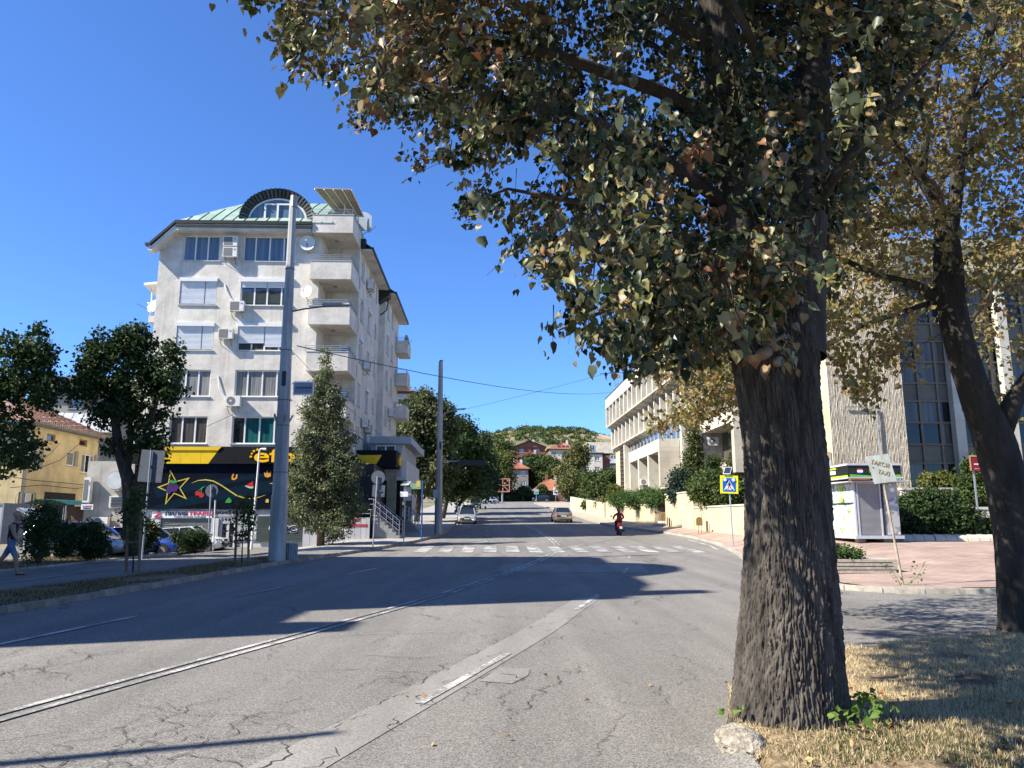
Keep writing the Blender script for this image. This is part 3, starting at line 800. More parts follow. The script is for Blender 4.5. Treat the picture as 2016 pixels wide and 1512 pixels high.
# ------------------------------------------------------------------ the six-storey apartment block
def stucco(name, col, streak=0.3, runs=()):
 m, N, L, b = nodes_of(name)
 b.inputs['Roughness'].default_value = 0.92; b.inputs['Specular IOR Level'].default_value = 0.15
 tc = N.new('ShaderNodeTexCoord')
 n1 = N.new('ShaderNodeTexNoise'); n1.inputs['Scale'].default_value = 0.9; n1.inputs['Detail'].default_value = 7; n1.inputs['Roughness'].default_value = 0.66
 L.new(tc.outputs['Object'], n1.inputs[0])
 r1 = N.new('ShaderNodeMapRange'); r1.inputs[1].default_value = 0.32; r1.inputs[2].default_value = 0.66; r1.inputs[3].default_value = 0.72; r1.inputs[4].default_value = 1.08
 L.new(n1.outputs['Fac'], r1.inputs[0])
 mp = N.new('ShaderNodeMapping'); mp.inputs['Scale'].default_value = (2.2, 2.2, 0.12); L.new(tc.outputs['Object'], mp.inputs[0])
 n2 = N.new('ShaderNodeTexNoise'); n2.inputs['Scale'].default_value = 1.6; n2.inputs['Detail'].default_value = 5; L.new(mp.outputs[0], n2.inputs[0])
 r2 = N.new('ShaderNodeMapRange'); r2.inputs[1].default_value = 0.56; r2.inputs[2].default_value = 0.78; r2.inputs[3].default_value = 0; r2.inputs[4].default_value = streak
 L.new(n2.outputs['Fac'], r2.inputs[0])
 vm = N.new('ShaderNodeVectorMath'); vm.operation = 'SCALE'; vm.inputs[0].default_value = col; L.new(r1.outputs[0], vm.inputs['Scale'])
 mx = N.new('ShaderNodeMix'); mx.data_type = 'RGBA'; mx.inputs['B'].default_value = (col[0] * 0.42, col[1] * 0.38, col[2] * 0.32, 1)
 L.new(r2.outputs[0], mx.inputs['Factor']); L.new(vm.outputs[0], mx.inputs['A']); L.new(mx.outputs['Result'], b.inputs['Base Color'])
 if runs:
  sx = N.new('ShaderNodeSeparateXYZ'); L.new(tc.outputs['Object'], sx.inputs[0])
  ng = N.new('ShaderNodeTexNoise'); ng.inputs['Scale'].default_value = 2.6; ng.inputs['Detail'].default_value = 6; ng.inputs['Roughness'].default_value = 0.7; L.new(mp.outputs[0], ng.inputs[0])
  cur = mx.outputs['Result']
  for (xc, w, zt, zl, cc, k) in runs:
   d0 = N.new('ShaderNodeMath'); d0.operation = 'SUBTRACT'; d0.inputs[1].default_value = xc; L.new(sx.outputs[0], d0.inputs[0])
   d1 = N.new('ShaderNodeMath'); d1.operation = 'ABSOLUTE'; L.new(d0.outputs[0], d1.inputs[0])
   d2 = N.new('ShaderNodeMapRange'); d2.inputs[1].default_value = w * 0.3; d2.inputs[2].default_value = w; d2.inputs[3].default_value = 1; d2.inputs[4].default_value = 0; L.new(d1.outputs[0], d2.inputs[0])
   z1 = N.new('ShaderNodeMapRange'); z1.inputs[1].default_value = zt - zl; z1.inputs[2].default_value = zt; L.new(sx.outputs[2], z1.inputs[0])
   z2 = N.new('ShaderNodeMapRange'); z2.inputs[1].default_value = zt; z2.inputs[2].default_value = zt + 0.05; z2.inputs[3].default_value = 1; z2.inputs[4].default_value = 0; L.new(sx.outputs[2], z2.inputs[0])
   a1 = N.new('ShaderNodeMath'); a1.operation = 'MULTIPLY'; L.new(d2.outputs[0], a1.inputs[0]); L.new(z1.outputs[0], a1.inputs[1])
   a2 = N.new('ShaderNodeMath'); a2.operation = 'MULTIPLY'; L.new(a1.outputs[0], a2.inputs[0]); L.new(z2.outputs[0], a2.inputs[1])
   nr_ = N.new('ShaderNodeMapRange'); nr_.inputs[1].default_value = 0.36; nr_.inputs[2].default_value = 0.62; nr_.inputs[4].default_value = k; L.new(ng.outputs['Fac'], nr_.inputs[0])
   a3 = N.new('ShaderNodeMath'); a3.operation = 'MULTIPLY'; L.new(a2.outputs[0], a3.inputs[0]); L.new(nr_.outputs[0], a3.inputs[1])
   m4 = N.new('ShaderNodeMix'); m4.data_type = 'RGBA'; m4.inputs['B'].default_value = (*cc, 1); L.new(a3.outputs[0], m4.inputs['Factor']); L.new(cur, m4.inputs['A']); cur = m4.outputs['Result']
  L.new(cur, b.inputs['Base Color'])
 n3 = N.new('ShaderNodeTexNoise'); n3.inputs['Scale'].default_value = 5; n3.inputs['Detail'].default_value = 9; n3.inputs['Roughness'].default_value = 0.75; L.new(tc.outputs['Object'], n3.inputs[0])
 bp = N.new('ShaderNodeBump'); bp.inputs['Strength'].default_value = 0.5; bp.inputs['Distance'].default_value = 0.04
 L.new(n3.outputs['Fac'], bp.inputs['Height']); L.new(bp.outputs[0], b.inputs['Normal'])
 return m
M_STUC = stucco('white_stucco', (0.68, 0.635, 0.555), 0.5, runs=[(4.45, 0.42, 11.9, 3.6, (0.33, 0.25, 0.18), 0.75), (4.7, 0.3, 13.9, 2.2, (0.36, 0.34, 0.29), 0.6), (4.9, 0.5, 8.1, 2.4, (0.3, 0.29, 0.26), 0.6), (4.4, 0.3, 17.4, 2.0, (0.4, 0.38, 0.34), 0.5), (0.25, 0.4, 18.0, 9.0, (0.4, 0.38, 0.34), 0.35), (9.3, 0.3, 18.0, 8.0, (0.42, 0.4, 0.33), 0.35)] + [(x, 0.12, 6.05 + 2.81 * k, 1.0, (0.33, 0.31, 0.28), 0.55) for k in range(5) for x in (1.38, 3.64, 5.03, 8.27)])
M_STUC2 = stucco('pale_stucco', (0.64, 0.595, 0.525), 0.2)
M_COPPER = pm('green_copper', (0.235, 0.33, 0.275), 0.7, 0.16, 1.6, 0.1, 10, var2=0.2, scale2=0.4, obj_var=0.1)
M_SEAM = pm('roof_seam', (0.06, 0.085, 0.075), 0.6)
M_BLACKM = pm('black_trim', (0.018, 0.022, 0.022), 0.5)
M_DARKIN = pm('dark_interior', (0.02, 0.02, 0.02), 0.9)
apt = thing('apartment_building', 'white six-storey apartment block with green copper roof and casino on ground floor', 'building', (-21.6, 45.0, 0), AX)
MA = root_matrix(apt)
FA = Face((0, 0), (1, 0), (0, -1))                 # street front
XR = 11.8
FR = Face((XR, 2.3), (0, 1), (1, 0))               # right flank, block one
FR2 = Face((XR + 0.45, 12.0), (0, 1), (1, 0))      # right flank, block two
FL = Face((0, 12), (0, -1), (-1, 0))
ROWS = [6.08 + 2.81 * k for k in range(5)]
C1 = (1.40, 3.62); C2 = (5.05, 8.25)
holes = []
for k, z in enumerate(ROWS):
 h = 1.62 if k in (0, 1, 4) else 1.5
 holes += [(C1[0], C1[1], z, z + h), (C2[0], C2[1], z, z + h)]
mb = MB()
FA.wall(mb, 0, 9.75, 5.6, 19.2, holes)
# core behind the windows, left flank, back
mb.box(0.02, 9.7, 0.3, 0.32, 5.6, 19.1)
mb.quad((0, 0, -0.5), (0, 21, -0.5), (0, 21, 18.0), (0, 0, 18.0))
mb.quad((0, 0, 18.0), (0, 21, 18.0), (1.2, 21, 19.2), (1.2, 0, 19.2))
mb.quad((0, 21, -0.5), (12.2, 21, -0.5), (12.2, 21, 19.2), (0, 21, 19.2))
mb.quad((9.75, 0, 5.6), (9.75, 2.3, 5.6), (9.75, 2.3, 19.2), (9.75, 0, 19.2))
# wall at the back of the loggias (with door holes)
FB_ = Face((9.75, 2.3), (1, 0), (0, -1))
dh = [(0.95, 1.75, 7.62 + 2.83 * k, 7.62 + 2.83 * k + 2.1) for k in range(4)]
FB_.wall(mb, 0, XR - 9.75, 5.6, 19.2, dh, 0.12)
mb.box(9.9, XR - 0.05, 2.5, 2.52, 5.6, 19.0)
# right flank block one
rh = []
for k, z in enumerate(ROWS):
 rh += [(0.9, 2.1, z + 0.02, z + 1.5), (4.1, 5.3, z + 0.02, z + 1.5), (7.4, 8.1, z + 0.4, z + 1.5)]
FR.wall(mb, 0, 9.7, 5.6, 19.2, rh)
mb.box(XR - 0.32, XR - 0.3, 2.5, 11.9, 5.6, 19.1)
mb.quad((XR, 12, 0), (XR + 0.45, 12, 0), (XR + 0.45, 12, 19.0), (XR, 12, 19.0))
rh2 = []
for k, z in enumerate(ROWS):
 rh2 += [(1.2, 2.3, z + 0.02, z + 1.5), (4.0, 5.1, z + 0.02, z + 1.5)]
FR2.wall(mb, 0, 9, 5.0, 19.0, rh2)
mb.box(XR + 0.1, XR + 0.12, 12.2, 21, 5.0, 18.9)
mb.box(0.1, 9.7, 0.35, 20.9, 5.2, 5.6)
mb.box(0.05, 9.6, 0.4, 2.25, 19.1, 19.19)
mb.build('wall', M_STUC, apt)
# windows of the front
for k, z in enumerate(ROWS):
 h = 1.62 if k in (0, 1, 4) else 1.5
 p1 = {0: [M_CURT_D, M_CURT_D, M_CURT_D], 1: [M_CURT_G] * 3, 2: [M_GLASSB] * 2, 3: [M_GLASSB] * 2, 4: [M_CURT_B] * 3}[k]
 p2 = {0: [M_GLASS, M_CURT_T, M_CURT_T, M_CURT_T], 1: [M_CURT_G] * 4, 2: [M_CURT_D] * 4, 3: [M_GLASS] * 4, 4: [M_CURT_B] * 4}[k]
 if k in (2, 3):
  window(FA, *C1, z, z + h, [0.68], p1, apt, shutter=[(0, 0.68, 0.95 if k == 2 else 1.0), (0.68, 1, 0.95 if k == 2 else 1.0)], box_=True)
  sh = [(0, 0.5, 0.72), (0.5, 1, 0.86)] if k == 2 else [(0, 0.5, 0.26), (0.5, 1, 0.26)]
  window(FA, *C2, z, z + h, [0.26, 0.5, 0.77], p2, apt, shutter=sh, box_=True)
 else:
  window(FA, *C1, z, z + h, [0.33, 0.67], p1, apt)
  window(FA, *C2, z, z + h, [0.23, 0.5, 0.77], p2, apt)
for k, z in enumerate(ROWS):
 for (a, b, c, d) in rh[3 * k:3 * k + 3]:
  big = b - a > 1
  window(FR, a, b, c, d, [0.5] if big else [], [random.choice([M_GLASSB, M_GLASS, M_CURT_G])], apt, box_=(big and random.random() < 0.5))
 for (a, b, c, d) in rh2[2 * k:2 * k + 2]:
  window(FR2, a, b, c, d, [0.5], [random.choice([M_GLASSB, M_GLASS, M_CURT_G])], apt)
for k in range(4):
 a, b, c, d = dh[k]
 window(FB_, a, b, c, d, [], [M_GLASS], apt, transom=0.45, d=-0.08, sill=False, name='balcony_door')
# loggia balconies on the corner
for k in range(5):
 zb = 7.55 + 2.83 * k if k < 4 else 19.0
 x0, x1, y0 = 9.35, XR + 0.02, -0.62
 mb = MB()
 mb.box(x0, x1, y0, 2.28, zb, zb + 0.16)
 mb.box(x0, x1, y0, y0 + 0.14, zb + 0.16, zb + 1.14)
 mb.box(x1 - 0.14, x1, y0 + 0.14, 2.6, zb + 0.16, zb + 1.14)
 mb.box(x0, x0 + 0.14, y0 + 0.14, 0.0, zb + 0.16, zb + 1.14)
 bal = mb.build('balcony', M_STUC2, apt)
 cp = MB(); cp.box(x0 - 0.03, x1 + 0.03, y0 - 0.03, y0 + 0.17, zb + 1.142, zb + 1.18); cp.box(x1 - 0.17, x1 + 0.03, y0 + 0.171, 2.6, zb + 1.142, zb + 1.18); cp.build('coping', M_SILL, bal)
 rl = MB(); railing(rl, [(x0 - 0.1, y0 + 0.07, zb + 1.18), (x1 - 0.07, y0 + 0.07, zb + 1.18), (x1 - 0.07, 2.3, zb + 1.18)], 0.36, 3); rl.build('railing', M_GREYM, bal)
 lp = MB(); lp.tube([(10.6, 0.8, zb - 0.07), (10.6, 0.8, zb - 0.002)], 0.13, 12); lp.build('ceiling_lamp', M_GREYM, bal)
 if k < 4:
  sr = MB()
  sr.tube([(x1 + 0.05, 2.0 + 0.35 * math.sin(t * math.pi / 6), zb + 0.55 + 0.35 * math.cos(t * math.pi / 6)) for t in range(7)], 0.02, 5)
  sr.build('wall_bracket', M_GREYM, bal)
# small balconies at the far end of block two
for k in range(4):
 zb = 7.3 + 2.83 * k; mb = MB()
 mb.box(XR + 0.5, XR + 1.5, 19.0, 21.6, zb, zb + 0.15); mb.box(XR + 1.38, XR + 1.5, 19.0, 21.6, zb + 0.15, zb + 1.1); mb.box(XR + 0.5, XR + 1.38, 19.0, 19.12, zb + 0.15, zb + 1.1)
 bal = mb.build('balcony', M_STUC2, apt)
 rl = MB(); railing(rl, [(XR + 0.5, 19.06, zb + 1.1), (XR + 1.44, 19.06, zb + 1.1), (XR + 1.44, 21.5, zb + 1.1)], 0.3, 2); rl.build('railing', M_GREYM, bal)
# cornice, gutter and roof
mb = MB()
mb.box(1.15, 9.3, -0.62, 0.0, 19.05, 19.2); mb.box(1.15, 9.3, -0.62, -0.5, 19.2, 19.5)
mb.hexa([(-0.45, -0.62, 17.75), (-0.25, -0.62, 17.72), (-0.25, 0, 17.72), (-0.45, 0, 17.75)], [(-0.45, -0.62, 18.02), (-0.2, -0.62, 18.05), (-0.2, 0, 18.05), (-0.45, 0, 18.02)])
mb.hexa([(-0.25, -0.62, 17.72), (1.15, -0.62, 19.05), (1.15, 0, 19.05), (-0.25, 0, 17.72)], [(-0.25, -0.62, 18.05), (1.15, -0.62, 19.48), (1.15, 0, 19.48), (-0.25, 0, 18.05)])
mb.box(XR, XR + 0.75, 2.6, 11.3, 19.0, 19.14)
mb.box(XR + 0.45, XR + 1.2, 12.0, 21.3, 18.85, 18.99)
mb.build('cornice', M_STUC2, apt)
mb = MB()
mb.box(1.1, 9.34, -0.74, -0.625, 19.46, 19.66); mb.box(1.1, 9.34, -0.70, -0.60, 19.24, 19.36)
mb.hexa([(-0.35, -0.7, 18.06), (1.1, -0.7, 19.49), (1.1, 0, 19.49), (-0.35, 0, 18.06)], [(-0.35, -0.7, 18.26), (1.1, -0.7, 19.69), (1.1, 0, 19.69), (-0.35, 0, 18.26)])
mb.box(-0.62, -0.3, -0.7, 0.4, 18.04, 18.2)
mb.box(XR + 0.74, XR + 0.84, 2.5, 11.4, 19.05, 19.24); mb.box(XR + 1.19, XR + 1.29, 11.9, 21.4, 18.9, 19.09)
mb.box(XR - 0.1, XR + 0.35, 2.35, 2.75, 19.15, 19.75)
mb.hexa([(XR, 11.2, 18.0), (XR + 0.8, 11.2, 18.6), (XR + 0.8, 12.3, 18.6), (XR, 12.3, 18.0)], [(XR, 11.2, 19.0), (XR + 0.8, 11.2, 18.95), (XR + 0.8, 12.3, 18.95), (XR, 12.3, 19.0)])
mb.tube([(XR + 0.7, 11.9, 18.7), (XR + 0.55, 11.9, 17.6), (XR + 0.1, 11.9, 17.2)], 0.05, 6)
mb.build('gutter', M_BLACKM, apt)
# copper roof: seamed sheets on the front slope, hip at the left
EY, EZ, TY, TZ = -0.66, 19.62, 4.6, 23.1
nb = 14
hipx = lambda t: 1.05 + 2.9 * t ** 0.8                        # left hip edge, bottom to top
def roof_pt(x, t):
 c = math.sin(t * math.pi / 2) ** 0.9 * 0.15 + t * 0.85
 return Vector((x, EY + (TY - EY) * t, EZ + (TZ - EZ) * c))
roof_root = None
edges = [1.05 + (10.6 - 1.05) * i / nb for i in range(nb + 1)]
for i in range(nb):
 a, b = edges[i], edges[i + 1]
 mb = MB(); pts = []
 n = 8
 for j in range(n + 1):
  t = j / n
  xa, xb = max(a, hipx(t)), max(b, hipx(t))
  pts += [roof_pt(xa, t), roof_pt(xb, t)]
 top = max([j for j in range(n + 1) if (pts[2 * j + 1] - pts[2 * j]).length > 1e-4] + [0]) + 1
 pts = pts[:2 * min(top, n) + 2]
 mb.add(pts, [(2 * j, 2 * j + 1, 2 * j + 3, 2 * j + 2) for j in range(len(pts) // 2 - 1)])
 o = mb.build('roof', M_COPPER, apt) if roof_root is None else mb.build('roof_sheet', M_COPPER, roof_root)
 roof_root = roof_root or o
 sm = MB(); tt = [j / 6 for j in range(7) if b >= hipx(j / 6) - 0.01]
 if len(tt) > 1:
  sm.tube([roof_pt(b, t) + Vector((0, 0, 0.02)) for t in tt], 0.028, 5); sm.build('roof_seam', M_SEAM, roof_root)
mb = MB()
# left hip slope, top and back
hl = [roof_pt(hipx(j / 8), j / 8) for j in range(9)]
hb = [Vector((max(-0.1, p.x - 0.5 * (1 - j / 8)) if j else 1.05, 21, p.z)) for j, p in enumerate(hl)]
mb.add(hl + hb, [(j, j + 1, 10 + j, 9 + j) for j in range(8)])
mb.quad(roof_pt(hipx(1), 1), roof_pt(10.6, 1), (10.6, 21, TZ), (hipx(1), 21, TZ))
mb.quad((10.6, EY, EZ), (10.6, TY, TZ), (10.6, 21, TZ), (10.6, 21, EZ))
mb.quad((10.6, 2.6, 20.6), (12.6, 2.6, 19.2), (12.6, 11.4, 19.2), (10.6, 11.4, 20.6))
mb.quad((10.6, 11.4, 20.6), (13.0, 11.9, 19.05), (13.0, 21.3, 19.05), (10.6, 21.3, 20.6))
mb.quad((1.05, -0.5, 19.6), (-0.4, -0.5, 18.2), (-0.4, 21, 18.2), (1.05, 21, 19.6))
mb.build('roof_back', M_COPPER, apt)
mb = MB(); mb.box(4.35, 5.3, 4.8, 5.8, 22.6, 23.75); mb.build('chimney', pm('chimney_concrete', (0.3, 0.28, 0.25), 0.9, 0.2, 4), roof_root)
mb = MB(); mb.box(4.2, 5.45, 4.65, 5.95, 23.75, 23.9); mb.build('chimney_cap', pm('chimney_concrete', (0.3, 0.28, 0.25)), roof_root)
# arched dormer
DX, DZ, DY = 7.0, 20.05, 0.1
mb = MB(); n = 28
oa, ob, ia, ib = 2.30, 1.98, 1.82, 1.45
def arc(a, b, t, y): return Vector((DX + a * math.cos(math.pi * t), y, DZ + b * math.sin(math.pi * t)))
vs = []
for i in range(n + 1):
 t = 1 - i / n
 vs += [arc(oa, ob, t, DY - 0.25), arc(ia, ib, t, DY - 0.02), arc(ia, ib, t, DY + 0.25), arc(oa, ob, t, DY + 4.2)]
mb.add(vs, [(4 * i + k, 4 * i + 4 + k, 4 * i + 5 + k, 4 * i + 1 + k) for i in range(n) for k in range(3)] + [(4 * i, 4 * i + 3, 4 * i + 7, 4 * i + 4) for i in range(n)])
dorm = mb.build('dormer', M_BLACKM, apt)
for i in range(26):
 t = (i + 0.5) / 26
 mid = (arc(oa, ob, t, DY - 0.23) + arc(ia, ib, t, DY - 0.02)) / 2
 a, b_ = arc(oa, ob, t, DY - 0.27), arc(ia + 0.02, ib + 0.02, t, DY - 0.05)
 tn = Vector((-math.sin(math.pi * t) * oa, 0, math.cos(math.pi * t) * ob)).normalized() * 0.075
 sm = MB(); up = Vector((0, -0.05, 0))
 sm.hexa([a - tn, a + tn, b_ + tn * 0.8, b_ - tn * 0.8], [a - tn + up, a + tn + up, b_ + tn * 0.8 + up, b_ - tn * 0.8 + up])
 sm.build('shingle', pm('slate', (0.06, 0.065, 0.06), 0.6, 0.2, 6, obj_var=0.35), dorm)
mb = MB()
ring = [arc(ia, ib, 1 - i / n, DY) for i in range(n + 1)]; ring2 = [arc(ia - 0.12, ib - 0.12, 1 - i / n, DY) for i in range(n + 1)]
mb.add([p + Vector((0, 0.02, 0)) for p in ring] + [p + Vector((0, 0.02, 0)) for p in ring2], [(i, i + 1, n + 2 + i, n + 1 + i) for i in range(n)])
for xx in (-0.78, 0.0, 0.78):
 mb.box(DX + xx - 0.06, DX + xx + 0.06, DY - 0.04, DY + 0.03, DZ, DZ + 1.05)
mb.box(DX - 0.78, DX + 0.78, DY - 0.045, DY + 0.03, DZ + 0.98, DZ + 1.08)
mb.box(DX - 1.7, DX + 1.7, DY - 0.04, DY + 0.03, DZ - 0.02, DZ + 0.06)
dw = mb.build('dormer_window', M_PVC, dorm)
mb = MB(); gp = [arc(ia - 0.1, ib - 0.1, 1 - i / n, DY + 0.05) for i in range(n + 1)]
mb.add(gp, [list(range(n + 1))]); mb.build('pane', M_CURT_B, dorm)
# roof terrace canopy with slats and the curved screen
tc_ = MB(); P0 = [Vector(p) for p in ((9.6, 0.2, 21.95), (11.9, 0.2, 21.95), (11.5, 2.2, 21.2), (9.9, 2.2, 21.2))]
tc_.prism([Vector((9.3, -0.3, 22.0)), Vector((11.6, -0.3, 21.95)), Vector((11.95, 2.6, 21.35)), Vector((10.3, 2.6, 21.4))], (0, 0, 0.05))
can = tc_.build('terrace_canopy', pm('canopy_tan', (0.38, 0.33, 0.25), 0.7, 0.1, 4), apt)
for i in range(5):
 a = Vector((9.3, -0.3, 21.96)).lerp(Vector((11.6, -0.3, 21.91)), i / 4); b_ = Vector((10.3, 2.6, 21.36)).lerp(Vector((11.95, 2.6, 21.31)), i / 4)
 s_ = MB(); s_.tube([a, b_], 0.035, 4); s_.build('slat', M_PVC, can)
pp = MB(); pp.tube([(10.4, 2.4, 20.1), (10.4, 2.4, 21.4)], 0.04, 6); pp.tube([(11.6, 2.4, 20.1), (11.6, 2.4, 21.4)], 0.04, 6); pp.tube([(10.9, 1.2, 20.1), (10.9, 1.2, 21.7)], 0.03, 6); pp.build('canopy_post', M_PVC, can)
sc_ = MB(); sc_.grid(lambda u, v: (11.4 + 1.0 * u, 2.9, 20.5 + 1.35 * v * (1 - 0.25 * u ** 4)), 8, 4); sc_.build('glass_screen', pm('milky_screen', (0.42, 0.46, 0.48), 0.3, 0.05, 2), apt)
bx_ = MB(); bx_.box(9.9, 10.5, 1.0, 1.4, 20.2, 21.0); bx_.build('terrace_box', M_DARK, apt)
# left wing with sloping gable, terrace canopy and awning
mb = MB()
mb.box(-2.3, -0.02, 3.2, 12, -0.5, 12.6)
mb.hexa([(-2.3, 3.2, 12.6), (0, 3.2, 12.6), (0, 12, 12.6), (-2.3, 12, 12.6)], [(-1.9, 3.2, 12.62), (0, 3.2, 14.4), (0, 12, 14.4), (-1.9, 12, 12.62)])
mb.build('left_wing', M_STUC2, apt)
mb = MB(); mb.hexa([(-2.45, 3.05, 12.5), (0.0, 3.05, 14.45), (0.0, 3.4, 14.45), (-2.45, 3.4, 12.5)], [(-2.45, 3.05, 12.68), (0.0, 3.05, 14.63), (0.0, 3.4, 14.63), (-2.45, 3.4, 12.68)]); mb.build('gable_trim', M_BLACKM, apt)
FW = Face((-2.3, 3.2), (1, 0), (0, -1))
mb = MB(); FW.box(mb, 0.9, 1.9, 10.6, 12.3, 0.002, 0.05); w_ = mb.build('wing_window', M_PVC, apt)
mb = MB(); FW.box(mb, 1.0, 1.8, 10.7, 12.2, 0.05, 0.07); mb.build('pane', M_GLASS, w_)
aw = MB(); aw.hexa([(-4.2, 2.2, 12.55), (-1.9, 2.2, 12.9), (-1.9, 5, 13.5), (-4.2, 5, 13.1)], [(-4.2, 2.2, 12.63), (-1.9, 2.2, 12.98), (-1.9, 5, 13.58), (-4.2, 5, 13.18)])
awo = aw.build('awning', pm('awning_dark', (0.1, 0.09, 0.075), 0.7), apt)
aw = MB()
for i in range(5): aw.tube([(-4.2 + 2.3 * i / 4, 2.2, 12.52 + 0.35 * i / 4), (-4.2 + 2.3 * i / 4, 5, 13.07 + 0.4 * i / 4)], 0.03, 4)
aw.build('awning_rib', M_PVC, awo)
bt = MB(); bt.box(-1.5, 0, 2.6, 6, 14.1, 14.25); bt.box(-1.5, 0, 2.6, 2.72, 14.25, 14.5); bt.build('left_terrace', M_STUC2, apt)
bt = MB(); railing(bt, [(0, 2.66, 14.5), (-1.45, 2.66, 14.5), (-1.45, 5.9, 14.5)], 0.55, 3); bt.build('terrace_railing', M_GREYM, apt)
cn = MB(); cn.hexa([(-1.7, 2.0, 16.35), (0, 2.0, 16.55), (0, 7, 16.0), (-1.7, 7, 15.8)], [(-1.7, 2.0, 16.5), (0, 2.0, 16.7), (0, 7, 16.15), (-1.7, 7, 15.95)])
cno = cn.build('terrace_roof', M_PVC, apt)
cn = MB(); cn.tube([(-1.45, 2.7, 14.3), (-1.45, 2.7, 16.4)], 0.05, 6); cn.build('roof_post', M_PVC, cno)
# satellite dishes and air conditioners
sat_dish(MA, FA, -1.2, 15.1, -2.4, 0.42, 'white dish on the left terrace railing of the white apartment block', (-0.3, 0.3))
def fp(px, py): return hit(MA, px, py, 1, 0.0)
p = fp(609, 482); sat_dish(MA, FA, p.x - 0.05, p.z, 0.35, 0.46, 'large satellite dish on white facade beside the top corner loggia', (0.05, 0.1))
p = fp(605, 577); sat_dish(MA, FA, p.x, p.z, 0.35, 0.38, 'satellite dish on white facade one floor below the large dish', (-0.35, 0.2))
p = fp(622, 842); sat_dish(MA, FA, p.x, p.z, 0.3, 0.36, 'lowest satellite dish on white facade, half behind the conifer', (0.1, 0.2))
sat_dish(MA, FR2, 7.4, 17.0, 0.9, 0.45, 'small dish on the far balcony of the apartment flank', (0.6, 0.2))
sat_dish(MA, FR, 0.1, 20.7, 0.5, 0.5, 'dish on pole above the roof terrace railing', (0.2, 0.1))
G_AC = 'air conditioners on the apartment front'
for (px, py, lab, fan) in ((443, 488, 'upper air conditioner of the stacked pair under the copper roof', False), (442, 509, 'lower air conditioner of the stacked pair under the copper roof', False), (455, 615, 'air conditioner right of the closed upper shutters on white facade', False), (433, 669, 'weathered air conditioner above the rust streak on white facade', False), (447, 801, 'air conditioner with round fan grille above the teal curtains', True)):
 p = fp(px, py); ac_unit(MA, FA, p.x, p.z, lab, G_AC, fan=fan)
G_AR = 'air conditioners on the apartment flank'
for (s, z, lab) in ((3.0, 17.3, 'air conditioner on the apartment flank under the roof eave'), (2.5, 11.6, 'air conditioner on the flank at third floor height'), (2.6, 7.7, 'air conditioner on the flank just above the casino annex, nearer of two'), (3.9, 7.5, 'air conditioner on the flank just above the casino annex, farther of two')):
 ac_unit(MA, FR, s, z, lab, G_AR, fan=False, dep=0.4)
ac_unit(MA, FR2, 3.0, 9.8, 'air conditioner on the rear half of the apartment flank', G_AR, fan=False, dep=0.4)
# cables hanging from air conditioners
for (a, b_) in (((443, 560), (462, 596)), ((430, 740), (450, 795))):
 pa, pb = fp(*a), fp(*b_)
 mb = MB(); mb.tube([Vector((pa.x, -0.03, pa.z)), Vector((pa.x + 0.15, -0.1, (pa.z + pb.z) / 2)), Vector((pb.x, -0.12, pb.z))], 0.03, 6)
 mb.build('pipe', M_PVC, apt)
# ------------------------------------------------------------------ ground floor: casino fascia, banner, shops
M_YEL = pm('sign_yellow', (0.72, 0.47, 0.015), 0.45, 0.06, 2, obj_var=0.05)
M_YELB = pm('sign_letter_yellow', (0.85, 0.47, 0.01), 0.4, 0.04, 2)
M_BLK = pm('sign_black', (0.010, 0.011, 0.013), 0.7, 0.15, 1.5, spec=0.1)
M_NAVY = pm('banner_navy', (0.003, 0.006, 0.013), 0.8, 0.35, 0.6, spec=0.05)
M_NAVY2 = pm('banner_blue_band', (0.003, 0.014, 0.027), 0.8, 0.2, 0.6, spec=0.05)
M_GOLD = pm('banner_gold', (0.55, 0.42, 0.05), 0.5, 0.15, 3)
M_RED = pm('print_red', (0.42, 0.015, 0.02), 0.5, 0.15, 5)
M_CRIM = pm('print_crimson', (0.55, 0.02, 0.06), 0.5, 0.05, 5)
M_GRN = pm('print_green', (0.03, 0.26, 0.05), 0.5, 0.2, 5)
M_PUR = pm('print_purple', (0.05, 0.015, 0.10), 0.5, 0.3, 9)
M_ORG = pm('print_orange', (0.6, 0.26, 0.03), 0.5, 0.2, 5)
M_WHT = pm('print_white', (0.75, 0.75, 0.74), 0.5, 0.04, 5)
M_INK = pm('print_ink', (0.012, 0.014, 0.04), 0.5)
M_PINK = pm('print_pink', (0.62, 0.35, 0.28), 0.5, 0.1, 5)
M_LBLUE = pm('print_light_blue', (0.12, 0.32, 0.6), 0.5, 0.1, 5)
def fd(px, py, d):
 p = hit(MA, px, py, 1, -d); return p
def flat(parent, name, pts, d, mat_, t=0.012):
 """a thin printed / mounted shape whose outline runs through facade points"""
 poly = [Vector((p.x, -d, p.z)) for p in pts]
 mb = MB(); mb.prism(poly, (0, -t, 0)); return mb.build(name, mat_, parent)
DF = 0.42
# carcass behind the fascia and ground floor walls
mb = MB(); mb.box(0, 11.7, 0.02, 3.0, 2.2, 5.62); mb.box(-0.4, 11.7, -DF + 0.01, 0.015, 4.86, 5.88); mb.box(-0.3, 11.7, -0.2, 0.015, 2.3, 4.84); mb.build('casino_carcass', M_BLK, apt)
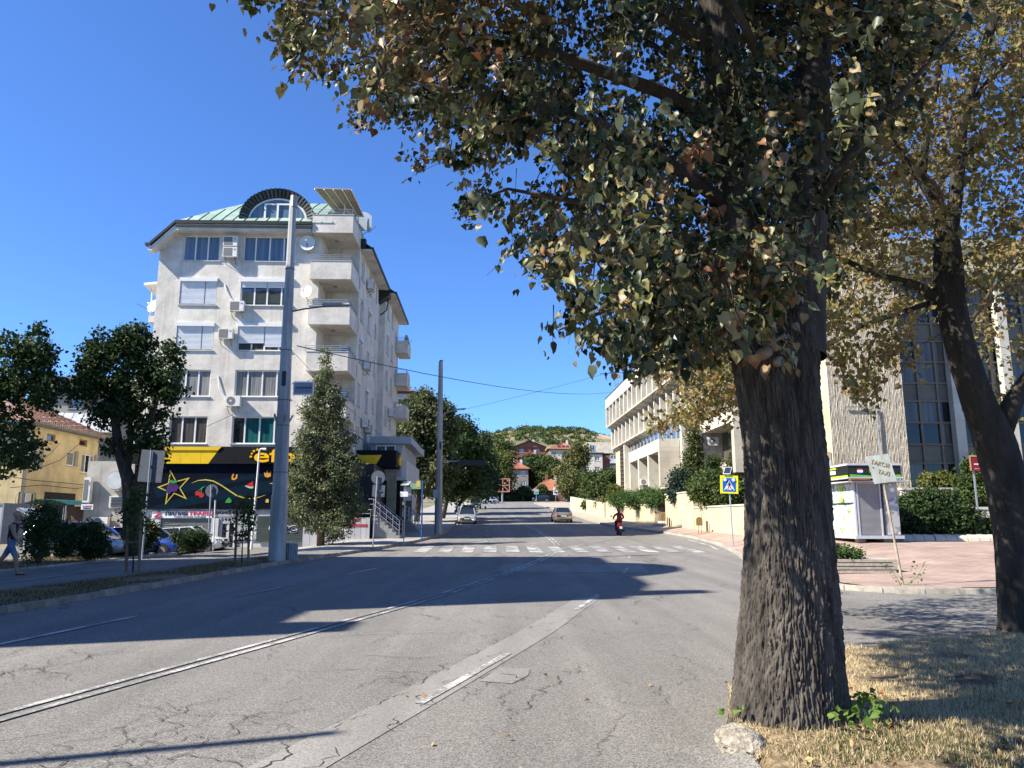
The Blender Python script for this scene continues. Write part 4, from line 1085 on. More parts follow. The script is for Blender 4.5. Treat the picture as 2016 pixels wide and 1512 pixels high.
# yellow part (two sheets split by the slanted end) and black part of the fascia
zt, zb = 5.86, 4.88
xa = fd(280, 900, DF).x; y1 = fd(437, 881, DF); y2 = fd(410, 917, DF)
cuts = [xa, fd(356, 900, DF).x, fd(396, 900, DF).x]
for i in range(3):
 a = cuts[i]
 if i < 2:
  b = cuts[i + 1] - 0.01
  flat(apt, 'fascia_panel', [Vector((a, 0, zb)), Vector((b, 0, zb)), Vector((b, 0, zt - 0.22)), Vector((a, 0, zt - 0.22))], DF, M_YEL, 0.03)
 else:
  flat(apt, 'fascia_panel', [Vector((a, 0, zb)), Vector((y2.x, 0, zb)), Vector((y1.x - 0.2, 0, zt - 0.22)), Vector((a, 0, zt - 0.22))], DF, M_YEL, 0.03)
flat(apt, 'fascia_panel', [Vector((xa, 0, zt - 0.21)), Vector((y1.x - 0.19, 0, zt - 0.21)), Vector((y1.x, 0, zt)), Vector((xa, 0, zt))], DF + 0.03, M_YEL, 0.05)
flat(apt, 'fascia_panel', [Vector((y2.x + 0.02, 0, zb)), Vector((9.6, 0, zb)), Vector((9.6, 0, zt)), Vector((y1.x + 0.02, 0, zt))], DF, M_BLK, 0.03)
flat(apt, 'fascia_panel', [Vector((9.62, 0, zb)), Vector((11.75, 0, zb)), Vector((11.75, 0, zt)), Vector((9.62, 0, zt))], DF, M_BLK, 0.03)
# casino lettering: left end of the e at pixel 499
pl = fd(499, 905, DF + 0.06); pr = fd(545, 905, DF + 0.06)
s_h = fd(500, 886, DF).z - fd(500, 913, DF).z
cx_ = pl.x + (pr.x - pl.x) * 1.52
text('efbet', M_YELB, apt, (cx_, -DF - 0.05, (zt + zb) / 2), FRONT, height=s_h * 1.02, width=(pr.x - pl.x) * 3.0, bold=0.018, extrude=0.04, name='lettering')
for (px, py, r) in ((494, 899, 0.1), (496, 893, 0.08), (500, 888, 0.1), (507, 885, 0.1), (512, 887, 0.08)):
 c = fd(px, py, DF + 0.05); pts = []
 for k in range(10):
  a = math.pi / 2 + k * math.pi / 5; rr = r if k % 2 == 0 else r * 0.45
  pts.append(Vector((c.x + rr * math.cos(a), 0, c.z + rr * math.sin(a))))
 flat(apt, 'sign_star', pts, DF + 0.04, M_YELB, 0.03)
# banner in two sheets with lighter bands
DB = 0.24
zb1, zb2 = 2.34, 4.84
xs_ = [fd(283, 960, DB).x, fd(427, 960, DB).x, fd(563, 960, DB).x, 9.6, 11.7]
ban = None
for a, b in zip(xs_, xs_[1:]):
 o = flat(apt if ban is None else ban, 'banner' if ban is None else 'banner_sheet', [Vector((a, 0, zb1)), Vector((b - 0.012, 0, zb1)), Vector((b - 0.012, 0, zb2)), Vector((a, 0, zb2))], DB, M_NAVY, 0.02)
 ban = ban or o
DP = DB + 0.024
def bp(px, py): return fd(px, py, DP)
for poly in ([(285, 1003), (340, 985), (500, 950), (563, 945), (563, 965), (430, 985), (330, 1003)], [(300, 960), (420, 945), (560, 925), (560, 932), (420, 958), (310, 980)]):
 flat(ban, 'printed_band', [bp(*q) for q in poly], DP - 0.003, M_NAVY2, 0.002)
def star_outline(pts, w, mat_):
 n = len(pts); c = sum((Vector(p) for p in pts), Vector()) / n
 mb = MB()
 outer = [Vector((p.x, -DP, p.z)) for p in pts]; inner = [Vector((c.x + (p.x - c.x) * w, -DP, c.z + (p.z - c.z) * w)) for p in pts]
 mb.add([o - Vector((0, 0.006, 0)) for o in outer] + [i - Vector((0, 0.006, 0)) for i in inner] + outer + inner, [(i, (i + 1) % n, n + (i + 1) % n, n + i) for i in range(n)] + [(i, 2 * n + i, 2 * n + (i + 1) % n, (i + 1) % n) for i in range(n)])
 return mb.build('printed_star', mat_, ban)
S1 = [(335, 924), (347, 947), (374, 940), (355, 961), (368, 983), (343, 972), (325, 994), (329, 968), (309, 959), (331, 951)]
star_outline([bp(*q) for q in S1], 0.83, M_GOLD)
S2 = [(575, 905), (570, 930), (592, 935), (572, 950), (590, 975), (562, 962), (545, 972), (550, 955), (530, 952), (556, 945)]
star_outline([bp(*q) for q in S2], 0.86, M_GOLD)
def blob(px, py, r, mat_, name='printed_fruit', n=14, sx=1.0, lift=0.004):
 c = bp(px, py); k = r * 47 / FPX
 pts = [Vector((c.x + k * sx * math.cos(2 * math.pi * i / n), 0, c.z + k * math.sin(2 * math.pi * i / n))) for i in range(n)]
 return flat(ban, name, pts, DP + lift, mat_, 0.008)
for i, (gx, gy) in enumerate(((334, 955), (340, 953), (346, 955), (332, 960), (338, 960), (344, 960), (349, 959), (330, 965), (336, 966), (342, 965), (346, 964), (333, 969))):
 blob(gx, gy, 3.4, M_PUR, lift=0.004 + 0.0015 * i)
flat(ban, 'printed_leaf', [bp(*q) for q in ((333, 949), (338, 944), (342, 947), (347, 944), (349, 950), (342, 952))], DP + 0.03, M_GRN, 0.006)
blob(389, 971, 4.6, M_RED); blob(397, 975, 4.6, M_RED, lift=0.008)
flat(ban, 'printed_stem', [bp(*q) for q in ((389, 967), (398, 959), (405, 957), (398, 962), (397, 971), (395, 971), (396, 963))], DP + 0.012, M_GRN, 0.004)
flat(ban, 'printed_bell', [bp(*q) for q in ((446, 984), (451, 979), (456, 985), (456, 990), (450, 990), (443, 990))], DP + 0.004, M_GRN, 0.01)
flat(ban, 'printed_horseshoe', [bp(*q) for q in ((459, 932), (456, 938), (456, 944), (461, 945.5), (467, 942), (468, 934), (465, 934), (464, 940), (460.5, 942), (459, 940), (461, 934))], DP + 0.004, M_ORG, 0.008)
flat(ban, 'printed_melon', [bp(*q) for q in ((498, 947), (499, 958), (484, 956))], DP + 0.006, M_RED, 0.008)
flat(ban, 'printed_rind', [bp(*q) for q in ((500, 957.5), (497, 962), (490, 961), (482, 957), (484, 955.5), (492, 958))], DP + 0.004, pm('rind', (0.4, 0.5, 0.25), 0.5), 0.006)
flat(ban, 'printed_crown', [bp(*q) for q in ((520, 929), (523, 933), (526, 926), (529, 932), (534, 928), (533, 938), (527, 940.5), (521, 938))], DP + 0.004, M_ORG, 0.01)
flat(ban, 'printed_coin', [bp(*q) for q in ((523, 984), (526, 982), (529, 983), (529, 989.5), (523, 989.5))], DP + 0.004, M_GOLD, 0.01)
for i, (gx, gy) in enumerate(((566, 950), (571, 946), (576, 950), (570, 955), (577, 956))): blob(gx, gy, 5, M_ORG if i % 2 else M_RED, lift=0.004 + 0.002 * i)
sw = MB(); pts = []
SWP = [(377, 951, .2), (390, 946, .7), (405, 944.5, 1), (420, 947, 1.2), (435, 955, 1.3), (450, 965, 1.3), (465, 975, 1.3), (480, 980, 1.2), (495, 981.5, 1), (510, 979, .7), (523, 974, .2)]
for (px, py, w) in SWP:
 pts += [Vector((bp(px, py - w).x, -DP - 0.004, bp(px, py - w).z)), Vector((bp(px, py + w).x, -DP - 0.004, bp(px, py + w).z))]
sw.add(pts, [(2 * i, 2 * i + 1, 2 * i + 3, 2 * i + 2) for i in range(len(SWP) - 1)]); sw.build('printed_swoosh', M_GOLD, ban)
# shops below the banner
M_SHOPW = pm('shop_panel_white', (0.55, 0.55, 0.54), 0.5, 0.08, 1.5)
M_SHOPG = pm('shop_panel_grey', (0.40, 0.40, 0.41), 0.5, 0.08, 1.5, obj_var=0.05)
M_ROLL = pm('window_film_grey', (0.13, 0.145, 0.14), 0.35, 0.15, 1.0, spec=0.8)
DS = 0.10
zg = 0.05
def rect(px0, py0, px1, py1, d, mat_, name, parent=None, t=0.03):
 a, b = fd(px0, py0, d), fd(px1, py1, d)
 return flat(parent or apt, name, [Vector((a.x, 0, b.z)), Vector((b.x, 0, b.z)), Vector((b.x, 0, a.z)), Vector((a.x, 0, a.z))], d, mat_, t)
mb = MB(); mb.box(0, 11.7, -0.02, 0.4, -0.4, 2.32); mb.build('shop_wall', M_SHOPW, apt)
sg = rect(301, 1006, 418, 1020, DS, M_WHT, 'shop_sign', t=0.08)
dl = DS + 0.085
def ltxt(s, px0, py0, px1, py1, mat_, d, parent=None, bold=0.0, shear=0.0):
 a, b = fd(px0, py0, d), fd(px1, py1, d)
 return text(s, mat_, parent or apt, ((a.x + b.x) / 2, -d - 0.006, (a.z + b.z) / 2), FRONT, height=a.z - b.z, width=b.x - a.x, bold=bold, extrude=0.006, shear=shear)
ltxt('ЛИЛИЯ', 325, 1007, 369, 1014.5, M_INK, dl, sg, 0.03)
ltxt('ТРАВЕЛ', 372, 1007, 424, 1014.5, M_CRIM, dl, sg, 0.04)
ltxt('ТУРИСТИЧЕСКА АГЕНЦИЯ', 342, 1016, 404, 1019, pm('print_grey', (0.2, 0.2, 0.2), 0.5), dl, sg, 0.01)
def lin(pxs, d, mat_, parent, w=0.035, name='printed_logo'):
 mb = MB(); mb.tube([Vector((fd(x, y, d).x, -d - 0.004, fd(x, y, d).z)) for x, y in pxs], w, 6); return mb.build(name, mat_, parent)
lin([(309, 1009), (312, 1007), (316, 1008), (314, 1011), (310, 1013), (307, 1015.5), (304, 1016.5), (309, 1018.5), (316, 1017.5), (318, 1015)], dl, M_CRIM, sg)
blob_ = None
rect(301, 1020.5, 313, 1072, DS, M_SHOPW, 'shop_pillar', t=0.06)
win1 = rect(313, 1020.5, 418, 1071, DS - 0.04, M_ROLL, 'shop_window')
ltx = [('Екскурзии', 1025), ('Почивки', 1029), ('Хотелски резервации', 1032.5), ('Лечебни пътувания', 1036.5), ('Самолетни билети', 1040.5), ('Круизи', 1044)]
for s_, y_ in ltx:
 ltxt(s_, 319, y_ - 1.1, 319 + 1.75 * len(s_), y_ + 1.1, pm('print_pale', (0.45, 0.46, 0.45), 0.5), DS, win1)
for y_ in (1047, 1051): rect(333, y_ - 1, 354, y_ + 1, DS + 0.003, M_WHT, 'printed_line', win1, 0.004)
def fl(pxs, mat_, name='printed_landmark', d=DS + 0.004): return flat(win1, name, [fd(x, y, d) for x, y in pxs], d, mat_, 0.006)
fl([(379, 1036), (381, 1036), (378, 1058), (371, 1058)], M_PINK); fl([(384, 1030), (387, 1046), (389, 1058), (378, 1058), (381, 1046)], M_GRN); fl([(389, 1038), (393, 1037), (392, 1058), (388, 1058)], M_INK); fl([(397, 1033), (400, 1040), (400, 1058), (393, 1058), (394, 1040)], M_PINK)
fl([(356, 1050), (361, 1047), (363, 1054), (372, 1052), (372, 1059), (355, 1059)], M_LBLUE)
rect(418, 1020, 428, 1078, DS, M_SHOPW, 'shop_pillar', t=0.10)
bc = rect(422, 1004.5, 500, 1017, DS, M_SHOPG, 'shop_sign', t=0.05)
ltxt('БИЗНЕС ЦЕНТЪР', 425, 1006.5, 489, 1013, M_INK, DS + 0.052, bc, 0.01)
of_ = rect(432, 1017.5, 500, 1031, DS, M_SHOPG, 'shop_sign', t=0.03)
ltxt('О Ф И С И', 436, 1019, 466, 1025.5, M_INK, DS + 0.032, of_, 0.01)
dr = rect(434, 1031.5, 462, 1080, DS - 0.05, M_GLASS, 'shop_door', t=0.02)
for (a, b) in ((433, 435), (447, 449), (461, 463)): rect(a, 1031.5, b, 1080, DS - 0.03, M_SHOPW, 'door_frame', dr, 0.04)
rect(468, 1004.5, 520, 1062, DS - 0.02, M_SHOPG, 'shop_panel', t=0.02)
for y_ in (1019, 1028, 1042, 1050): rect(500, y_ - 1.6, 504, y_ + 1.6, DS + 0.002, M_WHT, 'notice', None, 0.006)
nb_ = rect(510, 1004.5, 545, 1016, DS + 0.002, M_SHOPG, 'shop_sign', t=0.03)
ltxt('Работа във', 516, 1006, 532, 1008.5, M_WHT, DS + 0.034, nb_); ltxt('Великобритания', 513, 1010, 536, 1012.5, M_WHT, DS + 0.034, nb_)
w2 = rect(507, 1017, 599, 1066, DS, pm('shop_blind', (0.045, 0.06, 0.055), 0.4, 0.1, 2), 'shop_window')
for y_ in range(1040, 1066, 3): rect(508, y_, 598, y_ + 1.4, DS + 0.031, pm('blind_slat', (0.075, 0.09, 0.085), 0.4), 'blind_slat', w2, 0.004)
ltxt('IBC', 551, 1034, 585, 1049, M_WHT, DS + 0.04, w2, 0.12); ltxt('IBC', 553, 1035, 583.5, 1048, M_INK, DS + 0.056, w2, 0.05)
lg = [fd(530, 1036, DS + 0.04), fd(536, 1033, DS + 0.04), fd(540, 1036, DS + 0.04), fd(540, 1046, DS + 0.04), fd(535, 1047, DS + 0.04), fd(529, 1042, DS + 0.04)]
flat(w2, 'printed_logo', lg, DS + 0.04, M_WHT, 0.006); flat(w2, 'printed_logo', [Vector((p.x * 0.6 + lg[3].x * 0.4, 0, p.z * 0.6 + lg[3].z * 0.4 - 0.05)) for p in lg], DS + 0.05, M_RED, 0.006)
# sloping panelled plinth with painted lettering
M_PLIN = pm('plinth_panel', (0.42, 0.42, 0.435), 0.5, 0.08, 1.5, obj_var=0.06)
DQ = 0.55
xs2 = [598, 612, 626, 640, 654, 666, 677, 688, 700, 712, 722, 729]
pl_ = None
for a, b in zip(xs2, xs2[1:]):
 qa, qb = fd(a, 1019, DQ), fd(b, 1019, DQ); zc = -0.2
 o = flat(apt if pl_ is None else pl_, 'panel_wall' if pl_ is None else 'panel', [Vector((qa.x, 0, zc)), Vector((qb.x - 0.015, 0, zc)), Vector((qb.x - 0.015, 0, qb.z)), Vector((qa.x, 0, qa.z))], DQ, M_PLIN, 0.05)
 pl_ = pl_ or o
d3 = DQ + 0.055
ltxt('WORK & TRAVEL', 605.5, 1020.5, 659, 1027, M_INK, d3, pl_, 0.04); ltxt('ПРОГРАМИ', 606, 1032, 644, 1038.5, M_INK, d3, pl_, 0.04)
ltxt('РАБОТА ВЪВ', 671, 1020.5, 708, 1026.5, M_CRIM, d3, pl_, 0.04); ltxt('ВЕЛИКОБРИТАНИЯ', 671, 1031.5, 723, 1037.5, M_CRIM, d3, pl_, 0.04)
mb = MB(); a = fd(598, 1019, DQ); b = fd(729, 1019, DQ); mb.box(a.x, b.x, -DQ + 0.01, 0.0, -0.3, a.z - 0.02); mb.build('plinth', M_BLK, apt)
mb = MB(); railing(mb, [(a.x + 0.3, -DQ + 0.1, a.z), (b.x, -DQ + 0.1, b.z)], 0.45, 2, 0.02, 1.2); mb.build('plinth_railing', M_STEEL, apt)
# dark wall of the casino annex between corner and entrance
M_TILE = pm('black_tile', (0.015, 0.018, 0.028), 0.4, 0.3, 2)
# ------------------------------------------------------------------ annex on the right: fascia box, upper glazed floor, stairs
ann = thing('casino_annex', 'two-storey black and grey casino annex with yellow fascia letters and entrance stairs', 'building', (-21.6, 45.0, 0), AX)
YN = 3.6
def an(px, py, y=YN): return hit(MA, px, py, 1, y)
a = an(690, 886); b = an(779, 930); x1 = b.x
mb = MB(); mb.box(XR + 0.05, x1, YN, YN + 6.5, 5.0, a.z); mb.build('fascia_box', M_BLK, ann)
mb = MB()
mb = MB(); mb.box(9.7, x1 - 1.0, 1.0, YN + 6, -0.2, 5.0); mb.build('annex_wall', M_TILE, ann)
q = [an(705, 896), an(752, 896), an(732, 927), an(705, 927)]
mb = MB(); mb.prism([Vector((p.x, YN - 0.002, p.z)) for p in q], (0, -0.02, 0)); mb.build('fascia_panel', M_YEL, ann)
FAN = Face((x1, YN), (0, 1), (1, 0))
text('efbet', M_YELB, ann, (x1 + 0.06, YN + 2.2, 5.55), (R_(90), 0, R_(90)), height=0.75, bold=0.03, extrude=0.06)
mb = MB(); FAN.box(mb, 4.4, 5.5, 5.2, 5.9, 0.0, 0.1); mb.build('side_sign', pm('sign_blue', (0.02, 0.08, 0.3), 0.5), ann)
pa = an(762, 932, YN + 0.3); pb = an(779, 1010, YN + 0.3)
mb = MB(); mb.box(pa.x, pb.x, YN + 0.28, YN + 0.34, pb.z, pa.z); lp = mb.build('poster_panel', pm('poster_gold', (0.20, 0.185, 0.12), 0.35, 0.25, 1.5), ann)
# upper grey volume with window band
YU = 6.0
u0 = an(738, 860, YU); u1 = an(806, 874, YU); s1 = an(795, 905, YU); s2 = an(795, 945, YU)
M_ALU = pm('alu_cladding', (0.33, 0.35, 0.38), 0.5, 0.06, 1.5)
mb = MB(); mb.box(XR + 0.5, u1.x + 0.15, YU - 0.3, YU + 10.6, u1.z, u0.z); mb.build('upper_fascia', M_ALU, ann)
mb = MB(); mb.box(XR + 0.6, u1.x - 0.5, YU, YU + 10, 4.6, u1.z); mb.build('upper_wall', M_ALU, ann)
mb = MB(); mb.box(XR + 0.6, u1.x - 0.2, YU + 0.3, YU + 10.4, s2.z, s1.z); mb.build('balcony_band', pm('band_white', (0.5, 0.5, 0.5), 0.6, 0.08, 1), ann)
FU = Face((u1.x - 0.5, YU), (0, 1), (1, 0))
for k in range(6): window(FU, 0.4 + 1.6 * k, 1.8 + 1.6 * k, s1.z + 0.02, u1.z - 0.05, [0.5], [M_GLASSB], ann, d=0.06, sill=False)
window(Face((XR + 0.7, YU), (1, 0), (0, -1)), 0.2, u1.x - XR - 1.6, s1.z + 0.3, u1.z - 0.1, [0.5], [M_GLASSB], ann, d=0.06, sill=False)
mb = MB(); mb.box(x1 - 1.0, u1.x - 0.6, YN + 3.0, YU + 9, 0.4, 4.7); mb.build('entrance_wall', M_BLK, ann)
mb = MB(); mb.box(u1.x - 0.59, u1.x - 0.55, YN + 4, YN + 5.2, 1.9, 4.2); mb.build('entrance_door', M_GLASSB, ann)
# stairs with steel railings
def stairs(parent, x0, x1, y0, y1, zlow, zhigh, n):
 for i in range(n):
  z1_ = zhigh - (zhigh - zlow) * i / n; xa_ = x0 + (x1 - x0) * i / n
  mb = MB(); mb.box(xa_, x0 + (x1 - x0) * (i + 1) / n + 0.03, y0 + 0.002 * i, y1 - 0.002 * i, zlow - 0.5, z1_)
  mb.build('step', pm('granite_step', (0.25, 0.25, 0.25), 0.7, 0.2, 12, obj_var=0.08), parent)
 for yy in (y0 + 0.06, y1 - 0.06):
  r = MB()
  for k in (0.3, 0.6, 0.9): r.tube([(x0 - 0.3, yy, zhigh + k), (x0, yy, zhigh + k), (x1, yy, zlow + 0.15 + k)], 0.022, 6)
  for i in range(5):
   t = i / 4; r.tube([(x0 + (x1 - x0) * t, yy, zhigh + (zlow + 0.15 - zhigh) * t - 0.1), (x0 + (x1 - x0) * t, yy, zhigh + (zlow + 0.15 - zhigh) * t + 0.9)], 0.022, 6)
  r.build('stair_railing', M_STEEL, parent)
st = thing('entrance_stairs', 'granite stairs with steel railings beside the grey panelled plinth', 'stairs', (-21.6, 45.0, 0), AX)
g0 = an(735, 1010, -0.2); g1 = an(786, 1048, -0.2)
stairs(st, g0.x, g1.x, -0.3, 1.6, H(-8.0, 45) + 0.10, g0.z - 0.1, 7)
st2 = thing('entrance_stairs', 'second granite stairs with steel railings farther along the annex', 'stairs', (-21.6, 45.0, 0), AX)
k0 = an(800, 1010, 10.0); k1 = an(826, 1034, 10.0)
stairs(st2, k0.x, k1.x, 9.5, 11.5, H(-6.0, 55) + 0.1, k0.z - 0.4, 6)
# ------------------------------------------------------------------ the concrete civic building on the right
def stone(name, col, w=1.6, h=0.9, line=0.75):
 """sawn stone cladding with faint joints"""
 m, N, L, b = nodes_of(name)
 b.inputs['Roughness'].default_value = 0.85; b.inputs['Specular IOR Level'].default_value = 0.2
 tc = N.new('ShaderNodeTexCoord')
 n1 = N.new('ShaderNodeTexNoise'); n1.inputs['Scale'].default_value = 0.7; n1.inputs['Detail'].default_value = 8; n1.inputs['Roughness'].default_value = 0.65; L.new(tc.outputs['Object'], n1.inputs[0])
 r1 = N.new('ShaderNodeMapRange'); r1.inputs[1].default_value = 0.3; r1.inputs[2].default_value = 0.7; r1.inputs[3].default_value = 0.78; r1.inputs[4].default_value = 1.1; L.new(n1.outputs['Fac'], r1.inputs[0])
 mp = N.new('ShaderNodeMapping'); mp.inputs['Rotation'].default_value = (R_(90), 0, 0); L.new(tc.outputs['Object'], mp.inputs[0])
 sx = N.new('ShaderNodeSeparateXYZ'); L.new(tc.outputs['Object'], sx.inputs[0])
 ad = N.new('ShaderNodeMath'); L.new(sx.outputs[0], ad.inputs[0]); L.new(sx.outputs[1], ad.inputs[1])
 cb = N.new('ShaderNodeCombineXYZ'); L.new(ad.outputs[0], cb.inputs[0]); L.new(sx.outputs[2], cb.inputs[1])
 br = N.new('ShaderNodeTexBrick'); br.inputs['Scale'].default_value = 1; br.inputs['Brick Width'].default_value = w; br.inputs['Row Height'].default_value = h; br.inputs['Mortar Size'].default_value = 0.012; br.offset = 0
 br.inputs['Color1'].default_value = (1, 1, 1, 1); br.inputs['Color2'].default_value = (0.88, 0.88, 0.88, 1); br.inputs['Mortar'].default_value = (line, line, line, 1)
 L.new(cb.outputs[0], br.inputs[0])
 vm = N.new('ShaderNodeVectorMath'); vm.operation = 'SCALE'; L.new(br.outputs[0], vm.inputs[0]); L.new(r1.outputs[0], vm.inputs['Scale'])
 v2 = N.new('ShaderNodeVectorMath'); v2.operation = 'MULTIPLY'; v2.inputs[1].default_value = col; L.new(vm.outputs[0], v2.inputs[0])
 L.new(v2.outputs[0], b.inputs['Base Color'])
 return m
M_TRAV = stone('travertine', (0.48, 0.44, 0.36))
M_TRAVW = stone('white_stone', (0.56, 0.525, 0.445))
M_CREAM = stucco('cream_render', (0.56, 0.47, 0.31), 0.35)
lib = thing('civic_building', 'pale stone civic building with rows of projecting window bays above the terrace wall', 'building', (0, 0, 0), AX)
ML = root_matrix(lib)
S0, S1 = 46.0, 101.8
mb = MB()
mb.box(16.0, 19.2, S0, S1, 16.4, 17.7)                     # parapet band
mb.box(16.95, 19.2, S0, S1, 13.6, 16.4)
mb.box(17.4, 19.2, S0, S1 - 1.5, 4.0, 13.6)
mb.box(19.2, 30, S0 + 14, S1, 4.0, 17.7)
mb.box(18.5, 29, S0 + 18, S1 - 3, 17.7, 19.0)
mb.build('wall', M_TRAVW, lib)
mb = MB(); mb.box(15.95, 19.25, S0 - 0.05, S1 + 0.05, 17.7, 17.8); mb.box(18.4, 29.1, S0 + 17.9, S1 - 2.9, 19.0, 19.12); mb.build('roof_edge', M_BLACKM, lib)
FLB = Face((16.95, 0), (0, 1), (-1, 0)); FLB2 = Face((17.4, 0), (0, 1), (-1, 0))
fin_u = None
def fin(y, d0, d1, z0, z1, t, slope):
 mb = MB()
 mb.hexa([(d0, y, z0), (d1, y, z0 - slope), (d1, y + t, z0 - slope), (d0, y + t, z0)], [(d0, y, z1), (d1, y, z1), (d1, y + t, z1), (d0, y + t, z1)])
 return mb
B = 2.62
k = 0; y = S1 - 0.4
gl = glass('bay_glass', (0.02, 0.02, 0.022), 0.06)
acb = 0
while y > S0:
 o = fin(y, 16.02, 16.95, 13.8, 16.4, 0.42, -0.02).build('window_bay', M_TRAVW, lib)
 w = MB(); w.hexa([(16.05, y - B + 0.42, 13.82), (16.95, y - B + 0.42, 13.45), (16.95, y, 13.45), (16.05, y, 13.82)], [(16.05, y - B + 0.42, 13.98), (16.95, y - B + 0.42, 13.98), (16.95, y, 13.98), (16.05, y, 13.98)]); w.build('bay_floor', M_TRAV, o)
 w = MB(); FLB.box(w, y - B + 0.42, y, 13.98, 16.4, 0.01, 0.05); w.build('pane', gl, o)
 y2 = y - 0.35
 o = fin(y2, 16.62, 17.4, 10.95, 13.6, 0.42, 0.0).build('window_bay', M_TRAVW, lib)
 w = MB(); w.hexa([(16.65, y2 - B + 0.42, 10.9), (17.4, y2 - B + 0.42, 10.55), (17.4, y2, 10.55), (16.65, y2, 10.9)], [(16.65, y2 - B + 0.42, 11.08), (17.4, y2 - B + 0.42, 11.08), (17.4, y2, 11.08), (16.65, y2, 11.08)]); w.build('bay_floor', M_TRAV, o)
 w = MB(); FLB2.box(w, y2 - B + 0.42, y2, 11.08, 13.5, 0.01, 0.05); w.build('pane', gl, o)
 if k in (2, 3, 5, 7, 12, 4):
  a_ = MB(); a_.box(16.4, 16.8, y + 0.5, y + 1.1, 15.3, 15.85) if k < 6 else a_.box(16.8, 17.2, y2 + 0.5, y2 + 1.1, 12.4, 12.95)
  a_.build('cooling_unit', M_GREYM, o)
 y -= B; k += 1
# strip window under the bays
y = 93.0; 
while y > S0 + 2:
 w = MB(); FLB2.box(w, y - 1.75, y - 0.08, 9.0, 10.5, 0.02, 0.06); w.build('pane', glass('band_glass', (0.05, 0.06, 0.07), 0.04), lib)
 w = MB(); FLB2.box(w, y - 0.08, y, 8.9, 10.55, 0.0, 0.14); w.build('mullion', M_SILL, lib)
 y -= 1.83
# projecting lower blocks with deep window recesses
M_DARKGL = curtain_mat('recess_glass', (0.05, 0.047, 0.04), (0.11, 0.10, 0.085), 5)
def low_block(sa, sb, n):
 mb = MB()
 mb.box(15.5, 17.35, sa, sb, 7.8, 8.9)
 L_ = (sb - sa)
 root = mb.build('lower_block', M_TRAVW, lib)
 for i in range(n + 1):
  yy = sa + (L_ - 0.55) * i / n
  p = MB(); p.box(15.52, 17.35, yy, yy + 0.55, 4.6, 7.8); p.build('pillar', M_TRAV if i == 0 else M_TRAVW, root)
  if i < n:
   a, b = yy + 0.55, sa + (L_ - 0.55) * (i + 1) / n
   p = MB(); p.box(16.6, 17.3, a, b, 4.6, 5.7); p.build('parapet', M_TRAV, root)
   for q in range(3):
    p = MB(); p.box(16.9, 16.95, a + (b - a) * q / 3 + 0.04, a + (b - a) * (q + 1) / 3 - 0.04, 5.72, 7.78); p.build('pane', M_DARKGL, root)
 return root
low_block(68.4, 83.2, 3)
low_block(47.5, 55.0, 1)
# openwork screens and slender piers between the blocks
for (sa, sb) in ((93.5, 97.5), (58.0, 61.5)):
 mb = MB(); mb.box(17.2, 17.3, sa, sb, 4.2, 10.6); sc = mb.build('screen', M_DARKIN, lib)
 n = int((sb - sa) / 0.5)
 for i in range(n + 1):
  s_ = MB(); s_.box(17.05, 17.19, sa + (sb - sa) * i / n - 0.04, sa + (sb - sa) * i / n + 0.04, 4.2, 10.6); s_.build('slat', M_BROWNF, sc)
 for j in range(13):
  s_ = MB(); s_.box(17.0, 17.1, sa, sb, 4.4 + 0.5 * j, 4.5 + 0.5 * j); s_.build('slat', M_BROWNF, sc)
for yy in (57.2, 62.2, 65.0, 92.4):
 mb = MB(); mb.box(16.7, 17.4, yy, yy + 0.6, 4.0, 10.7); mb.build('pier', M_TRAVW, lib)
mb = MB(); mb.box(17.1, 17.4, 97.6, 101.0, 3.5, 11.0); mb.build('end_pier', M_CREAM, lib)
FM = Face((15.5, 0), (0, 1), (-1, 0))
Lm = ML
ac_unit(Lm, Face((0, 55.0 - 0.55), (1, 0), (0, -1)), 15.75, 6.9, 'air conditioner inside the window recess of the civic building', 'air conditioners on the civic building', w=0.8, h=0.6, fan=True)
ac_unit(Lm, Face((0, 47.45), (1, 0), (0, -1)), 15.8, 8.95, 'air conditioner on top of the white ledge beside the thick trunk', 'air conditioners on the civic building', w=0.95, h=0.75, fan=True)
ac_unit(Lm, Face((0, 77.9), (1, 0), (0, -1)), 15.6, 5.2, 'air conditioner low between two pillars above the juniper bed', 'air conditioners on the civic building', w=0.7, h=0.6, fan=True)
